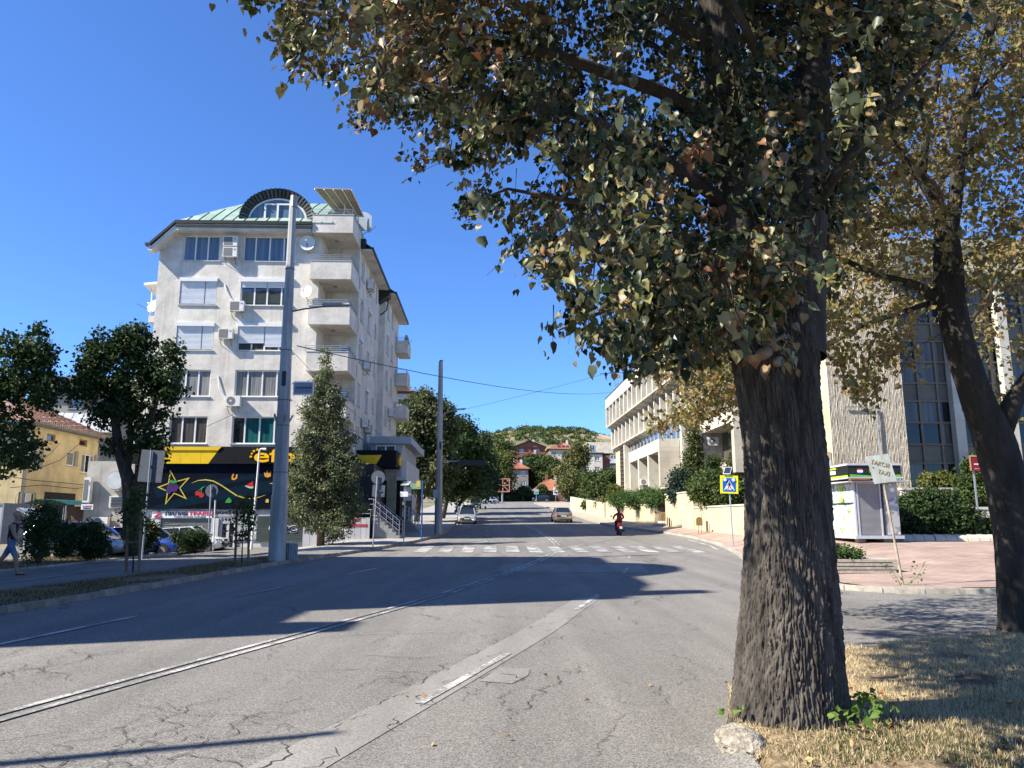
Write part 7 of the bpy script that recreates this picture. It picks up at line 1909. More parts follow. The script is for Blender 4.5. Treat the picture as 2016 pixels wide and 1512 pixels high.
# ------------------------------------------------------------------ the two big lindens in the foreground
M_BARKL = pm('linden_bark', (0.08, 0.068, 0.056), 0.95, 0.5, 14, 1.0, 40, stretch=(1, 1, 0.2), tint=(0.75, 0.76, 0.8), var2=0.2, scale2=1.5)
M_BARKS = pm('linden_bark_smooth', (0.048, 0.041, 0.034), 0.95, 0.35, 7, 0.8, 40, stretch=(1, 1, 0.3), var2=0.25, scale2=2)
def ridged_limb(path, radii, na, nz, amp, name, mat_, parent, flare=0.0, seed=0, fscale=7.0, plates=False):
 """thick stem with real furrowed bark relief"""
 path = [Vector(p) for p in path]
 def at_(t):
  s = t * (len(path) - 1); i = min(int(s), len(path) - 2); f = s - i
  p0 = path[max(i - 1, 0)]; p1 = path[i]; p2 = path[i + 1]; p3 = path[min(i + 2, len(path) - 1)]
  q = 0.5 * ((2 * p1) + (p2 - p0) * f + (2 * p0 - 5 * p1 + 4 * p2 - p3) * f * f + (3 * p1 - p0 - 3 * p2 + p3) * f ** 3)
  return q, radii[i] + (radii[i + 1] - radii[i]) * f
 vs = []; fs = []
 for j in range(nz + 1):
  t = j / nz; c, r = at_(t)
  d = (at_(min(1, t + 0.01))[0] - at_(max(0, t - 0.01))[0]).normalized()
  u = Vector((1, 0, 0)) - d * d.x; u.normalize(); w = d.cross(u)
  for k in range(na):
   a = 2 * math.pi * k / na
   e = Vector((math.cos(a), math.sin(a), 0))
   q = Vector((e.x * r * fscale * 1.9, e.y * r * fscale * 1.9, c.z * fscale * 0.2 + seed))
   wv = mnoise.noise(Vector((q.x * 0.45 + 9, q.y * 0.45, q.z * 0.8))) * 1.9
   if plates:
    qs = Vector((q.x * 0.95 + wv * 0.8, q.y * 0.95 - wv * 0.8, q.z * 0.42))
    dd = mnoise.voronoi(qs)[0]
    rd = min(1.0, (dd[1] - dd[0]) / 0.34) * 1.25 - 0.5 + 0.45 * (1 - abs(mnoise.noise(Vector((q.x * 1.9 + wv, q.y * 1.9, q.z * 0.9)))) * 2.2)
   else:
    rd = 1 - abs(mnoise.noise(q + Vector((wv, wv, 0)))) * 2.0
   fine = mnoise.noise(Vector((q.x * 2.7, q.y * 2.7, q.z * 4.0))) + 0.6 * mnoise.noise(Vector((q.x * 5.5, q.y * 5.5, q.z * 9.0)))
   big = mnoise.noise(Vector((e.x * 1.2, e.y * 1.2, c.z * 0.6 + seed)))
   rr = r + amp * (rd * 0.75 - 0.3 + fine * 0.35) + r * 0.07 * big
   if flare and t < 0.16: rr += flare * (1 - t / 0.16) ** 2 * (0.55 + 0.6 * max(0, math.sin(a * 3 + 1.3 + seed)))
   vs.append(c + (u * math.cos(a) + w * math.sin(a)) * rr)
 for j in range(nz):
  for k in range(na):
   k2 = (k + 1) % na
   fs.append((j * na + k, j * na + k2, (j + 1) * na + k2, (j + 1) * na + k))
 fs.append([nz * na + k for k in range(na)])
 mb = MB(); mb.v = [tuple(v) for v in vs]; mb.f = fs; mb.m = [0] * len(fs)
 return mb.build(name, mat_, parent, True)
TB = Vector((2.22, 6.2, 0.0))
lind = thing('linden_tree', 'huge furrowed linden trunk with overhanging crown on the grass island', 'tree', TB)
def rel(p): return Vector(p) - TB
tp_ = [U(1558, 1440, 6.2), U(1556, 1340, 6.2), U(1556, 1200, 6.2), U(1552, 1050, 6.2), U(1546, 900, 6.2), U(1532, 780, 6.2), U(1525, 700, 6.2), U(1524, 620, 6.2)]
tp_[0].z = -0.05
ridged_limb([rel(p) for p in tp_], [0.45, 0.405, 0.36, 0.325, 0.315, 0.315, 0.335, 0.32], 520, 480, 0.024, 'trunk', M_BARKL, lind, flare=0.10, seed=2.0, fscale=23, plates=True)
stemL = [U(1490, 700, 6.2), U(1470, 560, 6.25), U(1455, 420, 6.3), U(1440, 260, 6.35), U(1420, 110, 6.3), U(1400, -60, 6.2), U(1380, -400, 6.0)]
stemR = [U(1570, 700, 6.2), U(1580, 560, 6.25), U(1588, 420, 6.3), U(1596, 260, 6.4), U(1602, 110, 6.5), U(1605, -60, 6.6), U(1615, -400, 6.8)]
ridged_limb([rel(p) for p in stemL], [0.22, 0.19, 0.175, 0.17, 0.155, 0.14, 0.09], 90, 120, 0.016, 'stem', M_BARK2, lind, seed=5.0, fscale=10)
ridged_limb([rel(p) for p in stemR], [0.22, 0.18, 0.165, 0.155, 0.145, 0.13, 0.09], 90, 120, 0.016, 'stem', M_BARK2, lind, seed=8.0, fscale=10)
# knots where limbs were sawn off
for (px, py, r, Y) in ((1530, 668, 0.07, 5.83), (1510, 692, 0.04, 5.84), (1535, 710, 0.035, 5.85)):
 p = U(px, py, Y); mb = MB(); mb.tube([rel(p) + Vector((0, 0.14, 0)), rel(p), rel(p) - Vector((0.005, 0.03, -0.01))], [r * 1.5, r * 1.15, r * 0.6], 12); mb.build('knot', pm('sawn_knot', (0.2, 0.17, 0.135), 0.9, 0.3, 20, 0.6, 40), lind, True)
limbs = [
 [(1440, 260, 6.35, .09), (1300, 180, 6.0, .06), (1100, 110, 5.6, .045), (850, 60, 5.3, .03), (600, 20, 5.2, .012)],
 [(1455, 420, 6.3, .07), (1330, 330, 6.0, .05), (1180, 240, 5.6, .035), (980, 190, 5.4, .02), (800, 160, 5.3, .01)],
 [(1470, 540, 6.3, .06), (1300, 440, 6.1, .04), (1150, 400, 6.0, .025), (1000, 372, 5.9, .012), (910, 405, 5.9, .006)],
 [(1420, 110, 6.3, .08), (1250, -20, 5.9, .06), (1000, -150, 5.4, .04), (700, -250, 5.2, .02)],
 [(1588, 420, 6.3, .06), (1680, 300, 5.8, .04), (1780, 180, 5.5, .025), (1880, 60, 5.4, .012)],
 [(1596, 260, 6.4, .06), (1500, 120, 5.4, .04), (1420, -40, 4.8, .025)],
 [(1480, 600, 6.3, .05), (1350, 590, 5.9, .03), (1220, 600, 5.6, .018), (1100, 650, 5.5, .007)],
 [(1602, 110, 6.5, .06), (1700, -60, 6.6, .04), (1850, -200, 6.8, .02)],
 [(1440, 260, 6.35, .07), (1380, 160, 7.2, .045), (1250, 60, 8.2, .02)],
 [(1560, 640, 6.1, .03), (1500, 560, 5.4, .018), (1440, 520, 5.0, .008)]]
for lb in limbs:
 mb = MB(); mb.tube([rel(U(a, b, c)) for a, b, c, r in lb], [r for *_, r in lb], 8); mb.build('limb', M_BARK2, lind, True)
# crown: leaves gathered on drooping twigs through the crown's volume
CROWN = [(440, -60), (470, 12), (520, 30), (545, 75), (560, 105), (590, 130), (640, 150), (655, 185), (690, 220), (735, 228), (790, 240), (815, 262), (835, 290), (822, 335), (852, 340), (880, 305), (905, 320), (935, 350), (962, 345), (1000, 295), (1050, 285), (1085, 300), (1120, 340), (1125, 372), (1085, 385), (1040, 372), (985, 368), (935, 380), (896, 402), (930, 425), (985, 440), (1015, 455), (995, 500), (1035, 505), (1058, 520), (1066, 560), (1062, 600), (1105, 625), (1090, 665), (1150, 655), (1165, 690), (1210, 700), (1235, 735), (1300, 728), (1345, 738), (1385, 700), (1440, 690), (1475, 660), (1530, 620), (1600, 560), (1640, 590), (1655, 500), (1690, 400), (1700, 300), (1760, 240), (1790, 120), (1870, 40), (1930, -60)]
def in_poly(x, y, poly):
 inside = np.zeros(len(x), bool)
 j = len(poly) - 1
 for i in range(len(poly)):
  xi, yi = poly[i]; xj, yj = poly[j]
  c = ((yi > y) != (yj > y)) & (x < (xj - xi) * (y - yi) / (yj - yi + 1e-9) + xi)
  inside ^= c; j = i
 return inside
rl = np.random.default_rng(101)
C0 = np.array([0.9, 6.3, 6.4]); RR = np.array([5.2, 3.9, 4.9])
tw_p = []
while len(tw_p) < 5600:
 d = rl.normal(size=(6000, 3)); d /= np.linalg.norm(d, axis=1)[:, None]
 r = rl.uniform(0.12, 1, (6000, 1)) ** 0.55
 Q = C0 + d * r * RR
 px, py, dep = proj(Q)
 nx_ = np.array([mnoise.noise_vector(Vector(q * 1.7)) for q in Q]); px = px + 55 * nx_[:, 0]; py = py + 48 * nx_[:, 1]
 ok = (Q[:, 2] > 2.6) & (dep > 3.7) & (Q[:, 1] > 3.3)
 infr = (py > -40) & (px > -60) & (px < 2080)
 ok &= np.where(infr, in_poly(px, py, CROWN), (py < -40) & (px > 300) & (px < 2300))
 # thin the out-of-frame part above
 ok &= (py > -40) | (rl.uniform(size=len(py)) < 0.85)
 # let the stems show: fewer twigs right before them
 bef = (np.abs(px - 1440) < 45) | (np.abs(px - 1592) < 45)
 ok &= ~(bef & (dep < 6.2) & (rl.uniform(size=len(py)) < 0.75) & (py < 640) & (py > 120))
 nz = np.array([mnoise.noise(Vector(q * 1.15)) for q in Q[ok]])
 tw_p += list(Q[ok][nz > -0.10])
tw_p = tw_p[:5600]
for i in range(150):
 fx = rl.uniform(); tw_p.append(np.array(U(1230 + 330 * fx + rl.normal() * 25, 480 + 190 * rl.uniform() + 20 * rl.normal(), rl.uniform(4.3, 5.7))))
tw_p = np.array(tw_p)
LP = []; tn = []; TD = []; ND = []
twm = MB()
for i, p in enumerate(tw_p):
 out = p - C0; out[2] *= 0.3; out /= np.linalg.norm(out) + 1e-6
 dirv = out * 0.7 + rl.normal(size=3) * 0.4 + np.array([0, 0, -0.45]); dirv /= np.linalg.norm(dirv)
 ln_ = rl.uniform(0.22, 0.5); k = rl.integers(10, 19)
 nv = rl.normal(size=3) * 0.7 + np.array([-0.15, -0.1, 0.6]); TD.append(np.repeat((dirv * 0.9)[None], k, 0)); ND.append(np.repeat((nv * 0.9)[None], k, 0))
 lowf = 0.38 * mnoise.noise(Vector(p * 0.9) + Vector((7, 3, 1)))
 a = p - dirv * ln_ * 0.5
 s = rl.uniform(0, 1, k)
 q = a + dirv * (s[:, None] * ln_) + rl.normal(size=(k, 3)) * 0.042
 LP.append(q); tn.append(np.clip(lowf + rl.beta(1.2, 3.0) + rl.uniform(-0.15, 0.2, k) + (0.22 if (p[0] < 0.3 and p[2] > 4.5) else 0.0) + (0.18 if p[2] < 3.9 else 0), 0, 1))  # upper-left leaves toned paler: the crown's sun side put into colour
 if i % 2 == 0: twm.tube([a - dirv * 0.08 + np.array([0, 0, 0.03]), a, a + dirv * ln_], [0.006, 0.004, 0.002], 3, cap=False)
LP = np.concatenate(LP); tn = np.concatenate(tn); TD = np.concatenate(TD); ND = np.concatenate(ND)
px, py, dep = proj(LP)
keep = np.where((py > -30) & (px > -60) & (px < 2080), in_poly(px, py, [(x, y) for x, y in CROWN]) | (rl.uniform(size=len(px)) < 0.6), True) & (dep > 3.2)
LP = LP[keep]; tn = tn[keep]; TD = TD[keep]; ND = ND[keep]
ML_LIND = leaf_mat('linden_leaf', [(0, (0.005, 0.012, 0.004)), (0.3, (0.014, 0.026, 0.008)), (0.5, (0.055, 0.066, 0.02)), (0.65, (0.24, 0.215, 0.08)), (0.85, (0.27, 0.175, 0.08)), (1, (0.18, 0.07, 0.032))], 0.2, back=((0.13, 0.14, 0.08), 0.4), rough=0.42)  # near-black and tan tones put crown shade and sunlit clumps into leaf colour
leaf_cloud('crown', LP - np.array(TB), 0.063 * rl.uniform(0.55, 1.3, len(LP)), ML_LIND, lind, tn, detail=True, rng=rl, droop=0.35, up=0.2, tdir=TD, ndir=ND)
tw = twm.build('twigs', M_BARK2, lind); tw.location = -TB; tw['kind'] = 'stuff'
# shoots at the foot of the trunk
sh_p = []
for (px, py, Y, n) in ((1660, 1395, 5.9, 10), (1690, 1410, 5.7, 9), (1720, 1385, 5.9, 12), (1750, 1405, 5.8, 8), (1700, 1370, 6.1, 8), (1440, 1395, 5.95, 7), (1655, 1415, 5.65, 5)):
 c = U(px, py, Y); c.z = max(c.z, 0.14)
 sh_p.append(np.array(c) + rl.normal(size=(n, 3)) * np.array([0.055, 0.055, 0.03]))
sh_p = np.concatenate(sh_p)
leaf_cloud('basal_shoots', sh_p - np.array(TB), 0.052 * rl.uniform(0.7, 1.3, len(sh_p)), leaf_mat('fresh_leaf', [(0, (0.07, 0.14, 0.02)), (1, (0.16, 0.24, 0.05))], 0.35), lind, rl.uniform(0, 1, len(sh_p)), detail=True, rng=rl, droop=-0.1, up=1.2)['kind'] = 'stuff'
# fallen leaves
fp_ = []
for i in range(90):
 x, y = rl.uniform(1.8, 5.2), rl.uniform(4.5, 7.4)
 if x > 0.7 * y: continue
 fp_.append((x, y, island_z(x, y) + 0.04))
for i in range(10):
 x, y = rl.uniform(-1.0, 1.4), rl.uniform(5, 10); fp_.append((x, y, H(x, y) + 0.02))
fp_ = np.array(fp_)
fl_ = leaf_cloud('fallen_leaves', fp_, 0.045 * rl.uniform(0.6, 1.3, len(fp_)), leaf_mat('fallen_leaf', [(0, (0.5, 0.13, 0.03)), (0.5, (0.36, 0.2, 0.07)), (1, (0.45, 0.36, 0.18))], 0.2), None, rl.uniform(0, 1, len(fp_)), detail=True, rng=rl, droop=0, up=2.5)
tag(fl_, 'scattered orange and brown fallen leaves on straw grass', 'leaves', kind='stuff')
# second linden at the right edge, thinner and yellowing
T2 = Vector((7.55, 11.3, 0.0))
lin2 = thing('linden_tree', 'forked yellowing linden leaning left at the right edge', 'tree', T2)
def rel2(p): return Vector(p) - T2
def Ys(y): return interp([(0, 10.2), (600, 10.8), (1240, 11.3)], y)
def L2(pts): return [rel2(U(x, y, Ys(y) + (e[0] if e else 0))) for x, y, *e in pts]
m_ = [(2016, 1245), (2008, 1150), (1998, 1050), (1980, 950), (1958, 870), (1925, 790), (1895, 700), (1875, 610), (1868, 520), (1862, 440)]
pts_ = L2(m_); pts_[0].z = -0.05
ridged_limb(pts_, [0.30, 0.28, 0.27, 0.27, 0.265, 0.215, 0.20, 0.19, 0.175, 0.145], 110, 150, 0.016, 'trunk', M_BARKS, lin2, flare=0.05, seed=4, fscale=9)
for pth, rad in (([(1965, 860), (1995, 790), (2030, 740), (2090, 660)], [.2, .15, .13, .1]),
                 ([(1862, 450), (1845, 400), (1815, 350), (1780, 310), (1740, 250), (1700, 205), (1640, 150)], [.12, .115, .10, .09, .075, .05, .03]),
                 ([(1868, 480), (1880, 400), (1888, 320), (1892, 250), (1910, 180), (1940, 90), (1980, -30), (2010, -150)], [.13, .115, .105, .1, .09, .08, .07, .05]),
                 ([(1888, 330), (1930, 280), (1980, 245), (2050, 180)], [.06, .055, .05, .04]),
                 ([(1895, 245), (1930, 180), (1990, 110), (2060, 60)], [.06, .055, .05, .03]),
                 ([(1815, 350), (1822, 270), (1838, 190), (1850, 120), (1880, 20), (1900, -60)], [.075, .07, .065, .055, .045, .03]),
                 ([(1850, 600), (1848, 530), (1845, 470)], [.09, .085, .08]),
                 ([(1850, 590), (1800, 560), (1740, 545), (1690, 525), (1640, 500)], [.10, .08, .06, .05, .03]),
                 ([(1835, 440), (1800, 435), (1760, 440), (1720, 452), (1690, 475)], [.055, .05, .045, .035, .02]),
                 ([(1925, 800), (1900, 650, .8), (1960, 560, 1.2), (2020, 500, 1.4)], [.05, .04, .035, .03]),
                 ([(1850, 590), (1700, 640, .5), (1560, 720, 1.2), (1440, 800, 1.6), (1310, 830, 1.9)], [.05, .04, .03, .018, .006]),
                 ([(1560, 720, 1.2), (1480, 740, 1.6), (1400, 760, 1.9), (1300, 830, 2.0)], [.02, .015, .01, .005])):
 mb = MB(); mb.tube(L2(pth), [r_ * 0.86 for r_ in rad], 9); mb.build('limb', M_BARKS, lin2, True)
C2_ = [(1240, 640), (1600, 560), (1640, 300), (1690, 160), (1800, -60), (2100, -60), (2100, 860), (1960, 840), (1930, 700), (1900, 640), (1840, 600), (1800, 640), (1770, 690), (1745, 740), (1700, 778), (1670, 770), (1655, 700), (1640, 640), (1600, 640), (1560, 700), (1440, 740), (1445, 800), (1400, 800), (1330, 850), (1280, 845), (1330, 770), (1280, 760), (1190, 720), (1250, 710)]
tw2 = []; rl2 = np.random.default_rng(202)
CC = np.array([6.6, 11.6, 7.6]); R2_ = np.array([6.2, 4.4, 6.0])
while len(tw2) < 2500:
 d = rl2.normal(size=(8000, 3)); d /= np.linalg.norm(d, axis=1)[:, None]
 Q = CC + d * (rl2.uniform(0.15, 1, (8000, 1)) ** 0.5) * R2_
 px, py, dep = proj(Q)
 ok = (Q[:, 2] > 2.9) & (dep > 8.2)
 infr = (py > -40) & (px < 2070)
 ok &= np.where(infr, in_poly(px, py, C2_), (px > 1500))
 ok &= infr | (rl2.uniform(size=len(px)) < 0.45)
 ok &= ~((np.abs(px - 1870) < 45) & (py > 330) & (py < 800) & (dep < 11.3) & (rl2.uniform(size=len(px)) < 0.7))
 ok &= ~((px > 1640) & (py > 540) & (rl2.uniform(size=len(px)) < 0.62))
 ok &= ~((px > 1900) & (py > 560) & (rl2.uniform(size=len(px)) < 0.3))
 nz = np.array([mnoise.noise(Vector(q * 0.9)) for q in Q[ok]])
 tw2 += list(Q[ok][nz > -0.16])
# the low branch behind the thick trunk
for (px, py, Y, n, sx, sy) in ((1420, 760, 12.3, 26, 30, 26), (1400, 795, 12.5, 22, 36, 14), (1345, 815, 12.7, 18, 30, 12), (1290, 830, 12.8, 8, 14, 8), (1425, 700, 12.2, 22, 26, 30), (1380, 735, 12.2, 14, 26, 16), (1650, 660, 11, 30, 30, 40), (1690, 740, 10.6, 22, 22, 26), (1760, 690, 10.6, 20, 26, 20)):
 for i in range(n):
  tw2.append(np.array(U(px + rl2.normal() * sx, py + rl2.normal() * sy, Y + rl2.normal() * 0.4)))
tw2 = np.array(tw2); LP = []; tn = []
twm = MB()
for i, p in enumerate(tw2):
 dirv = rl2.normal(size=3) * 0.6 + np.array([0, 0, -0.35]); dirv /= np.linalg.norm(dirv); ln_ = rl2.uniform(0.2, 0.5); k = rl2.integers(7, 13)
 q = p + dirv * (rl2.uniform(-0.5, 0.5, k)[:, None] * ln_) + rl2.normal(size=(k, 3)) * 0.075
 LP.append(q); tn.append(np.clip(rl2.beta(2, 2) + rl2.uniform(-0.2, 0.2, k), 0, 1))
 if i % 3 == 0: twm.tube([p - dirv * 0.5, p + dirv * ln_ * 0.5], [0.007, 0.003], 3, cap=False)
LP = np.concatenate(LP); tn = np.concatenate(tn)
ML_LIN2 = leaf_mat('yellowing_leaf', [(0, (0.06, 0.075, 0.022)), (0.4, (0.2, 0.19, 0.05)), (0.65, (0.36, 0.28, 0.085)), (0.85, (0.34, 0.2, 0.07)), (1, (0.18, 0.09, 0.035))], 0.52, back=((0.3, 0.28, 0.16), 0.4), rough=0.5)
leaf_cloud('crown', LP - np.array(T2), 0.072 * rl2.uniform(0.65, 1.25, len(LP)), ML_LIN2, lin2, tn, detail=True, rng=rl2, droop=0.6, up=0.5)
tw = twm.build('twigs', M_BARK2, lin2); tw.location = -T2; tw['kind'] = 'stuff'
# ------------------------------------------------------------------ buildings and a lamp post beside the street whose shadows cross the road (left of the picture)
M_OFFW = stucco('offside_render', (0.5, 0.47, 0.41), 0.2)
ob = thing('corner_apartment_block', 'cream corner apartment block left of the picture casting the shade on the road', 'building', (-31.0, 0, 0), 0)
mb = MB(); mb.box(0, 12.0, 8.9, 24.5, -0.3, 20.6); mb.build('wall', M_OFFW, ob)
mb = MB(); mb.hexa([(0, 9.4, 20.6), (12.2, 9.4, 20.6), (12.2, 24.5, 20.6), (0, 24.5, 20.6)], [(0, 12.0, 21.6), (12.0, 12.0, 21.6), (12.0, 23.5, 21.8), (0, 23.5, 21.8)]); mb.build('roof', M_COPPER, ob)
mb = MB(); mb.tube([(8.0, 17.6, 20.4), (12.0, 17.6, 20.4)], 3.3, 24); mb.build('arched_dormer', M_BLACKM, ob)
mb = MB(); mb.box(11.0, 12.0, 9.4, 10.1, 20.6, 22.6); mb.build('chimney', M_OFFW, ob)
mb = MB(); mb.box(0, 12.0, 5.8, 8.88, -0.3, 14.7); mb.box(11.0, 12.0, 5.8, 6.9, 14.7, 15.9); mb.build('wing', M_OFFW, ob)
FO = Face((12.0, 8.9), (0, 1), (1, 0))
for k in range(6):
 for j in range(4):
  w = MB(); FO.box(w, 1.4 + 3.7 * j, 3.2 + 3.7 * j, 2.2 + 2.9 * k, 3.8 + 2.9 * k, 0.002, 0.05); o = w.build('window', M_PVC, ob)
  w = MB(); FO.box(w, 1.5 + 3.7 * j, 3.1 + 3.7 * j, 2.3 + 2.9 * k, 3.7 + 2.9 * k, 0.051, 0.06); w.build('pane', M_GLASS, o)
M_POLE = pm('street_pole', (0.32, 0.315, 0.305), 0.55, 0.22, 3, 0.15, 20, metal=0.25, stretch=(1, 1, 0.25), var2=0.25, scale2=1.2)
def street_pole(name, label, base, top_off, r0, r1, n=8):
 root = thing(name, label, 'lamp post', base, 0)
 mb = MB(); mb.tube([(0, 0, -0.1), Vector(top_off) * 0.17, Vector(top_off) * 0.172, Vector(top_off)], [r0 * 1.12, r0 * 1.1, r0, r1], n, ph=0.3); mb.build('pole', M_POLE, root)
 return root
olp = street_pole('lamp_post', 'street lamp post left of the picture casting the thin shadow at lower left', gp(-11.9, 2.45, 0.1), (0, 0, 10.0), 0.1, 0.07)
mb = MB(); mb.tube([(0, 0, 9.8), (-0.5, -0.18, 10.1), (-1.5, -0.54, 10.2)], 0.04, 6); mb.build('arm', M_POLE, olp)
# ------------------------------------------------------------------ poles and signs on the left
b1 = gp(U(545, 1103, 28).x, 28, 0.1); t1 = U(577, 395, 28)
p1 = street_pole('street_pole', 'tall tapered grey steel pole carrying a small blue board beside the litter bin', b1, t1 - b1, 0.27, 0.125)
def r1_(px, py, Y=28): return U(px, py, Y) - b1
mb = MB(); q = r1_(579, 392); mb.tube([q - Vector((0, 0, 0.35)), q + Vector((0, 0, 0.12))], [0.15, 0.14], 8); mb.build('pole_cap', M_POLE, p1)
for py in (530, 690, 788, 838, 930):
 q = r1_(interp([(395, 577), (1100, 545)], py), py); rr = interp([(395, 0.135), (930, 0.25)], py)
 mb = MB(); mb.tube([q - Vector((0, 0, 0.02)), q + Vector((0, 0, 0.02))], rr + 0.012, 8, ph=0.3); mb.build('band_clamp', M_BRACK, p1)
q = r1_(559, 745, 27.78); mb = MB(); mb.box(q.x - 0.07, q.x + 0.07, q.y - 0.03, q.y + 0.03, q.z - 0.27, q.z + 0.27); mb.build('hatch', M_DARK, p1)
q = r1_(556, 830); mb = MB()
for a in range(5):
 an_ = a * 2 * math.pi / 5 + 0.3; d = Vector((math.cos(an_), math.sin(an_), 0))
 mb.hexa([q + d * 0.2 + Vector((-.02, -.02, -.1)), q + d * 0.2 + Vector((.02, -.02, -.1)), q + d * 0.2 + Vector((.02, .02, -.1)), q + d * 0.2 + Vector((-.02, .02, -.1))], [q + d * 0.36 + Vector((-.03, -.03, .25)), q + d * 0.36 + Vector((.03, -.03, .25)), q + d * 0.36 + Vector((.03, .03, .25)), q + d * 0.36 + Vector((-.03, .03, .25))])
mb.build('bracket_prongs', M_POLE, p1)
mb = MB(); mb.tube([r1_(575, 613), r1_(600, 608), r1_(640, 603)], [0.035, 0.03, 0.03], 6); mb.build('lamp_arm', M_BRACK, p1)
q = r1_(662, 601); mb = MB(); mb.hexa([q + Vector((-.5, -.14, -.05)), q + Vector((.5, -.14, 0)), q + Vector((.5, .14, 0)), q + Vector((-.5, .14, -.05))], [q + Vector((-.5, -.1, .06)), q + Vector((.5, -.1, .07)), q + Vector((.5, .1, .07)), q + Vector((-.5, .1, .06))]); mb.build('lamp_head', M_GREYM, p1)
a, c = r1_(578, 751, 27.8), r1_(617, 778, 27.8)
mb = MB(); mb.box(a.x, c.x, a.y - 0.02, a.y + 0.02, c.z, a.z); bd = mb.build('sign_board', M_PVC, p1)
mb = MB(); mb.box(a.x + 0.04, c.x - 0.04, a.y - 0.026, a.y - 0.021, c.z + 0.05, a.z - 0.05); mb.build('sign_face', pm('board_blue_grey', (0.20, 0.25, 0.33), 0.5, 0.1, 3), bd)
mid = (a + c) / 2
text('ДОВЕРИЕ', M_INK, bd, (mid.x - 0.05, a.y - 0.03, mid.z), FRONT, height=0.1, width=0.46, bold=0.02, extrude=0.003)
mb = MB(); mb.box(a.x + 0.1, c.x - 0.06, a.y - 0.031, a.y - 0.028, c.z + 0.13, c.z + 0.18); mb.build('small_print', pm('print_grey', (0.2, 0.2, 0.2)), bd)
mb = MB(); mb.tube([(c.x - 0.12, a.y - 0.034, mid.z + 0.02), (c.x - 0.12, a.y - 0.028, mid.z + 0.02)], 0.06, 14); mb.build('sign_emblem', M_RED, bd)
mb = MB(); mb.tube([Vector((a.x - 0.1, 0.0, mid.z + 0.2)), Vector((a.x + 0.1, a.y + 0.02, mid.z + 0.2))], 0.02, 6); mb.build('board_bracket', M_BRACK, p1)
# litter bin of vertical ribs
bb = gp(U(571, 1100, 28.6).x, 28.6, 0.1); bin_ = thing('litter_bin', 'grey ribbed round litter bin at the foot of the tall steel pole', 'litter bin', bb)
mb = MB(); mb.tube([(0, 0, 0), (0, 0, 0.58)], [0.22, 0.235], 16); mb.build('drum', M_GREYM, bin_)
for i in range(18):
 an_ = 2 * math.pi * i / 18; mb = MB(); mb.tube([(0.235 * math.cos(an_), 0.235 * math.sin(an_), 0.02), (0.25 * math.cos(an_), 0.25 * math.sin(an_), 0.6)], 0.022, 5); mb.build('rib', M_GREYM, bin_)
mb = MB(); mb.tube([(0, 0, 0.58), (0, 0, 0.63)], 0.27, 18); mb.build('rim', M_GREYM, bin_)
# second pole with lamp, gantry and box
b2 = gp(U(863, 1040, 52).x, 52, 0.12); t2 = U(868, 712, 52)
p2 = street_pole('street_pole', 'tall pale steel pole with a dark horizontal display arm beyond the crossing', b2, t2 - b2, 0.24, 0.15)
def r2_(px, py, Y=52): return U(px, py, Y) - b2
q = r2_(867, 714); mb = MB(); mb.tube([q, q + Vector((0.0, 0, 0.14)), q + Vector((0.2, -0.05, 0.12))], [0.1, 0.08, 0.03], 6); mb.build('pole_top', M_BRACK, p2)
q = r2_(867, 877, 51.8); mb = MB(); mb.box(q.x - 0.06, q.x + 0.06, q.y - 0.03, q.y + 0.03, q.z - 0.25, q.z + 0.25); mb.build('hatch', M_DARK, p2)
mb = MB(); mb.tube([r2_(868, 820, 53), r2_(880, 812, 53), r2_(898, 807, 53)], 0.04, 6); mb.build('lamp_arm', M_POLE, p2)
q = r2_(907, 806, 53); mb = MB(); mb.hexa([q + Vector((-.35, -.1, -.05)), q + Vector((.35, -.1, .03)), q + Vector((.35, .1, .03)), q + Vector((-.35, .1, -.05))], [q + Vector((-.35, -.08, .04)), q + Vector((.35, -.08, .09)), q + Vector((.35, .08, .09)), q + Vector((-.35, .08, .04))]); mb.build('lamp_head', M_GREYM, p2)
mb = MB(); mb.tube([r2_(868, 908), r2_(957, 908)], 0.05, 6); mb.build('display_arm', M_POLE, p2)
a, c = r2_(903, 907, 51.9), r2_(957, 916, 51.9); mb = MB(); mb.box(a.x, c.x, a.y - 0.1, a.y + 0.2, c.z, a.z); mb.build('display_box', M_BLACKM, p2)
a, c = r2_(853, 964, 51.7), r2_(862, 981, 51.7); mb = MB(); mb.box(a.x, c.x, a.y - 0.1, a.y + 0.1, c.z, a.z); mb.build('control_box', M_GREYM, p2)
# old slender lamp before the shops
b3 = gp(U(495, 1078, 42).x, 42, 0.06); t3 = U(511, 886, 42)
p3 = thing('lamp_post', 'slender white lamp post before the business centre door', 'lamp post', b3)
mb = MB(); mb.tube([(0, 0, 0), (t3 - b3) * 0.25, t3 - b3], [0.08, 0.06, 0.045], 8); mb.build('pole', M_PVC, p3)
q = t3 - b3; mb = MB(); mb.tube([q, q + Vector((0.1, 0, 0.06)), q + Vector((0.38, -0.05, 0.03))], [0.045, 0.06, 0.09], 8); mb.build('lamp_head', M_GREYM, p3)
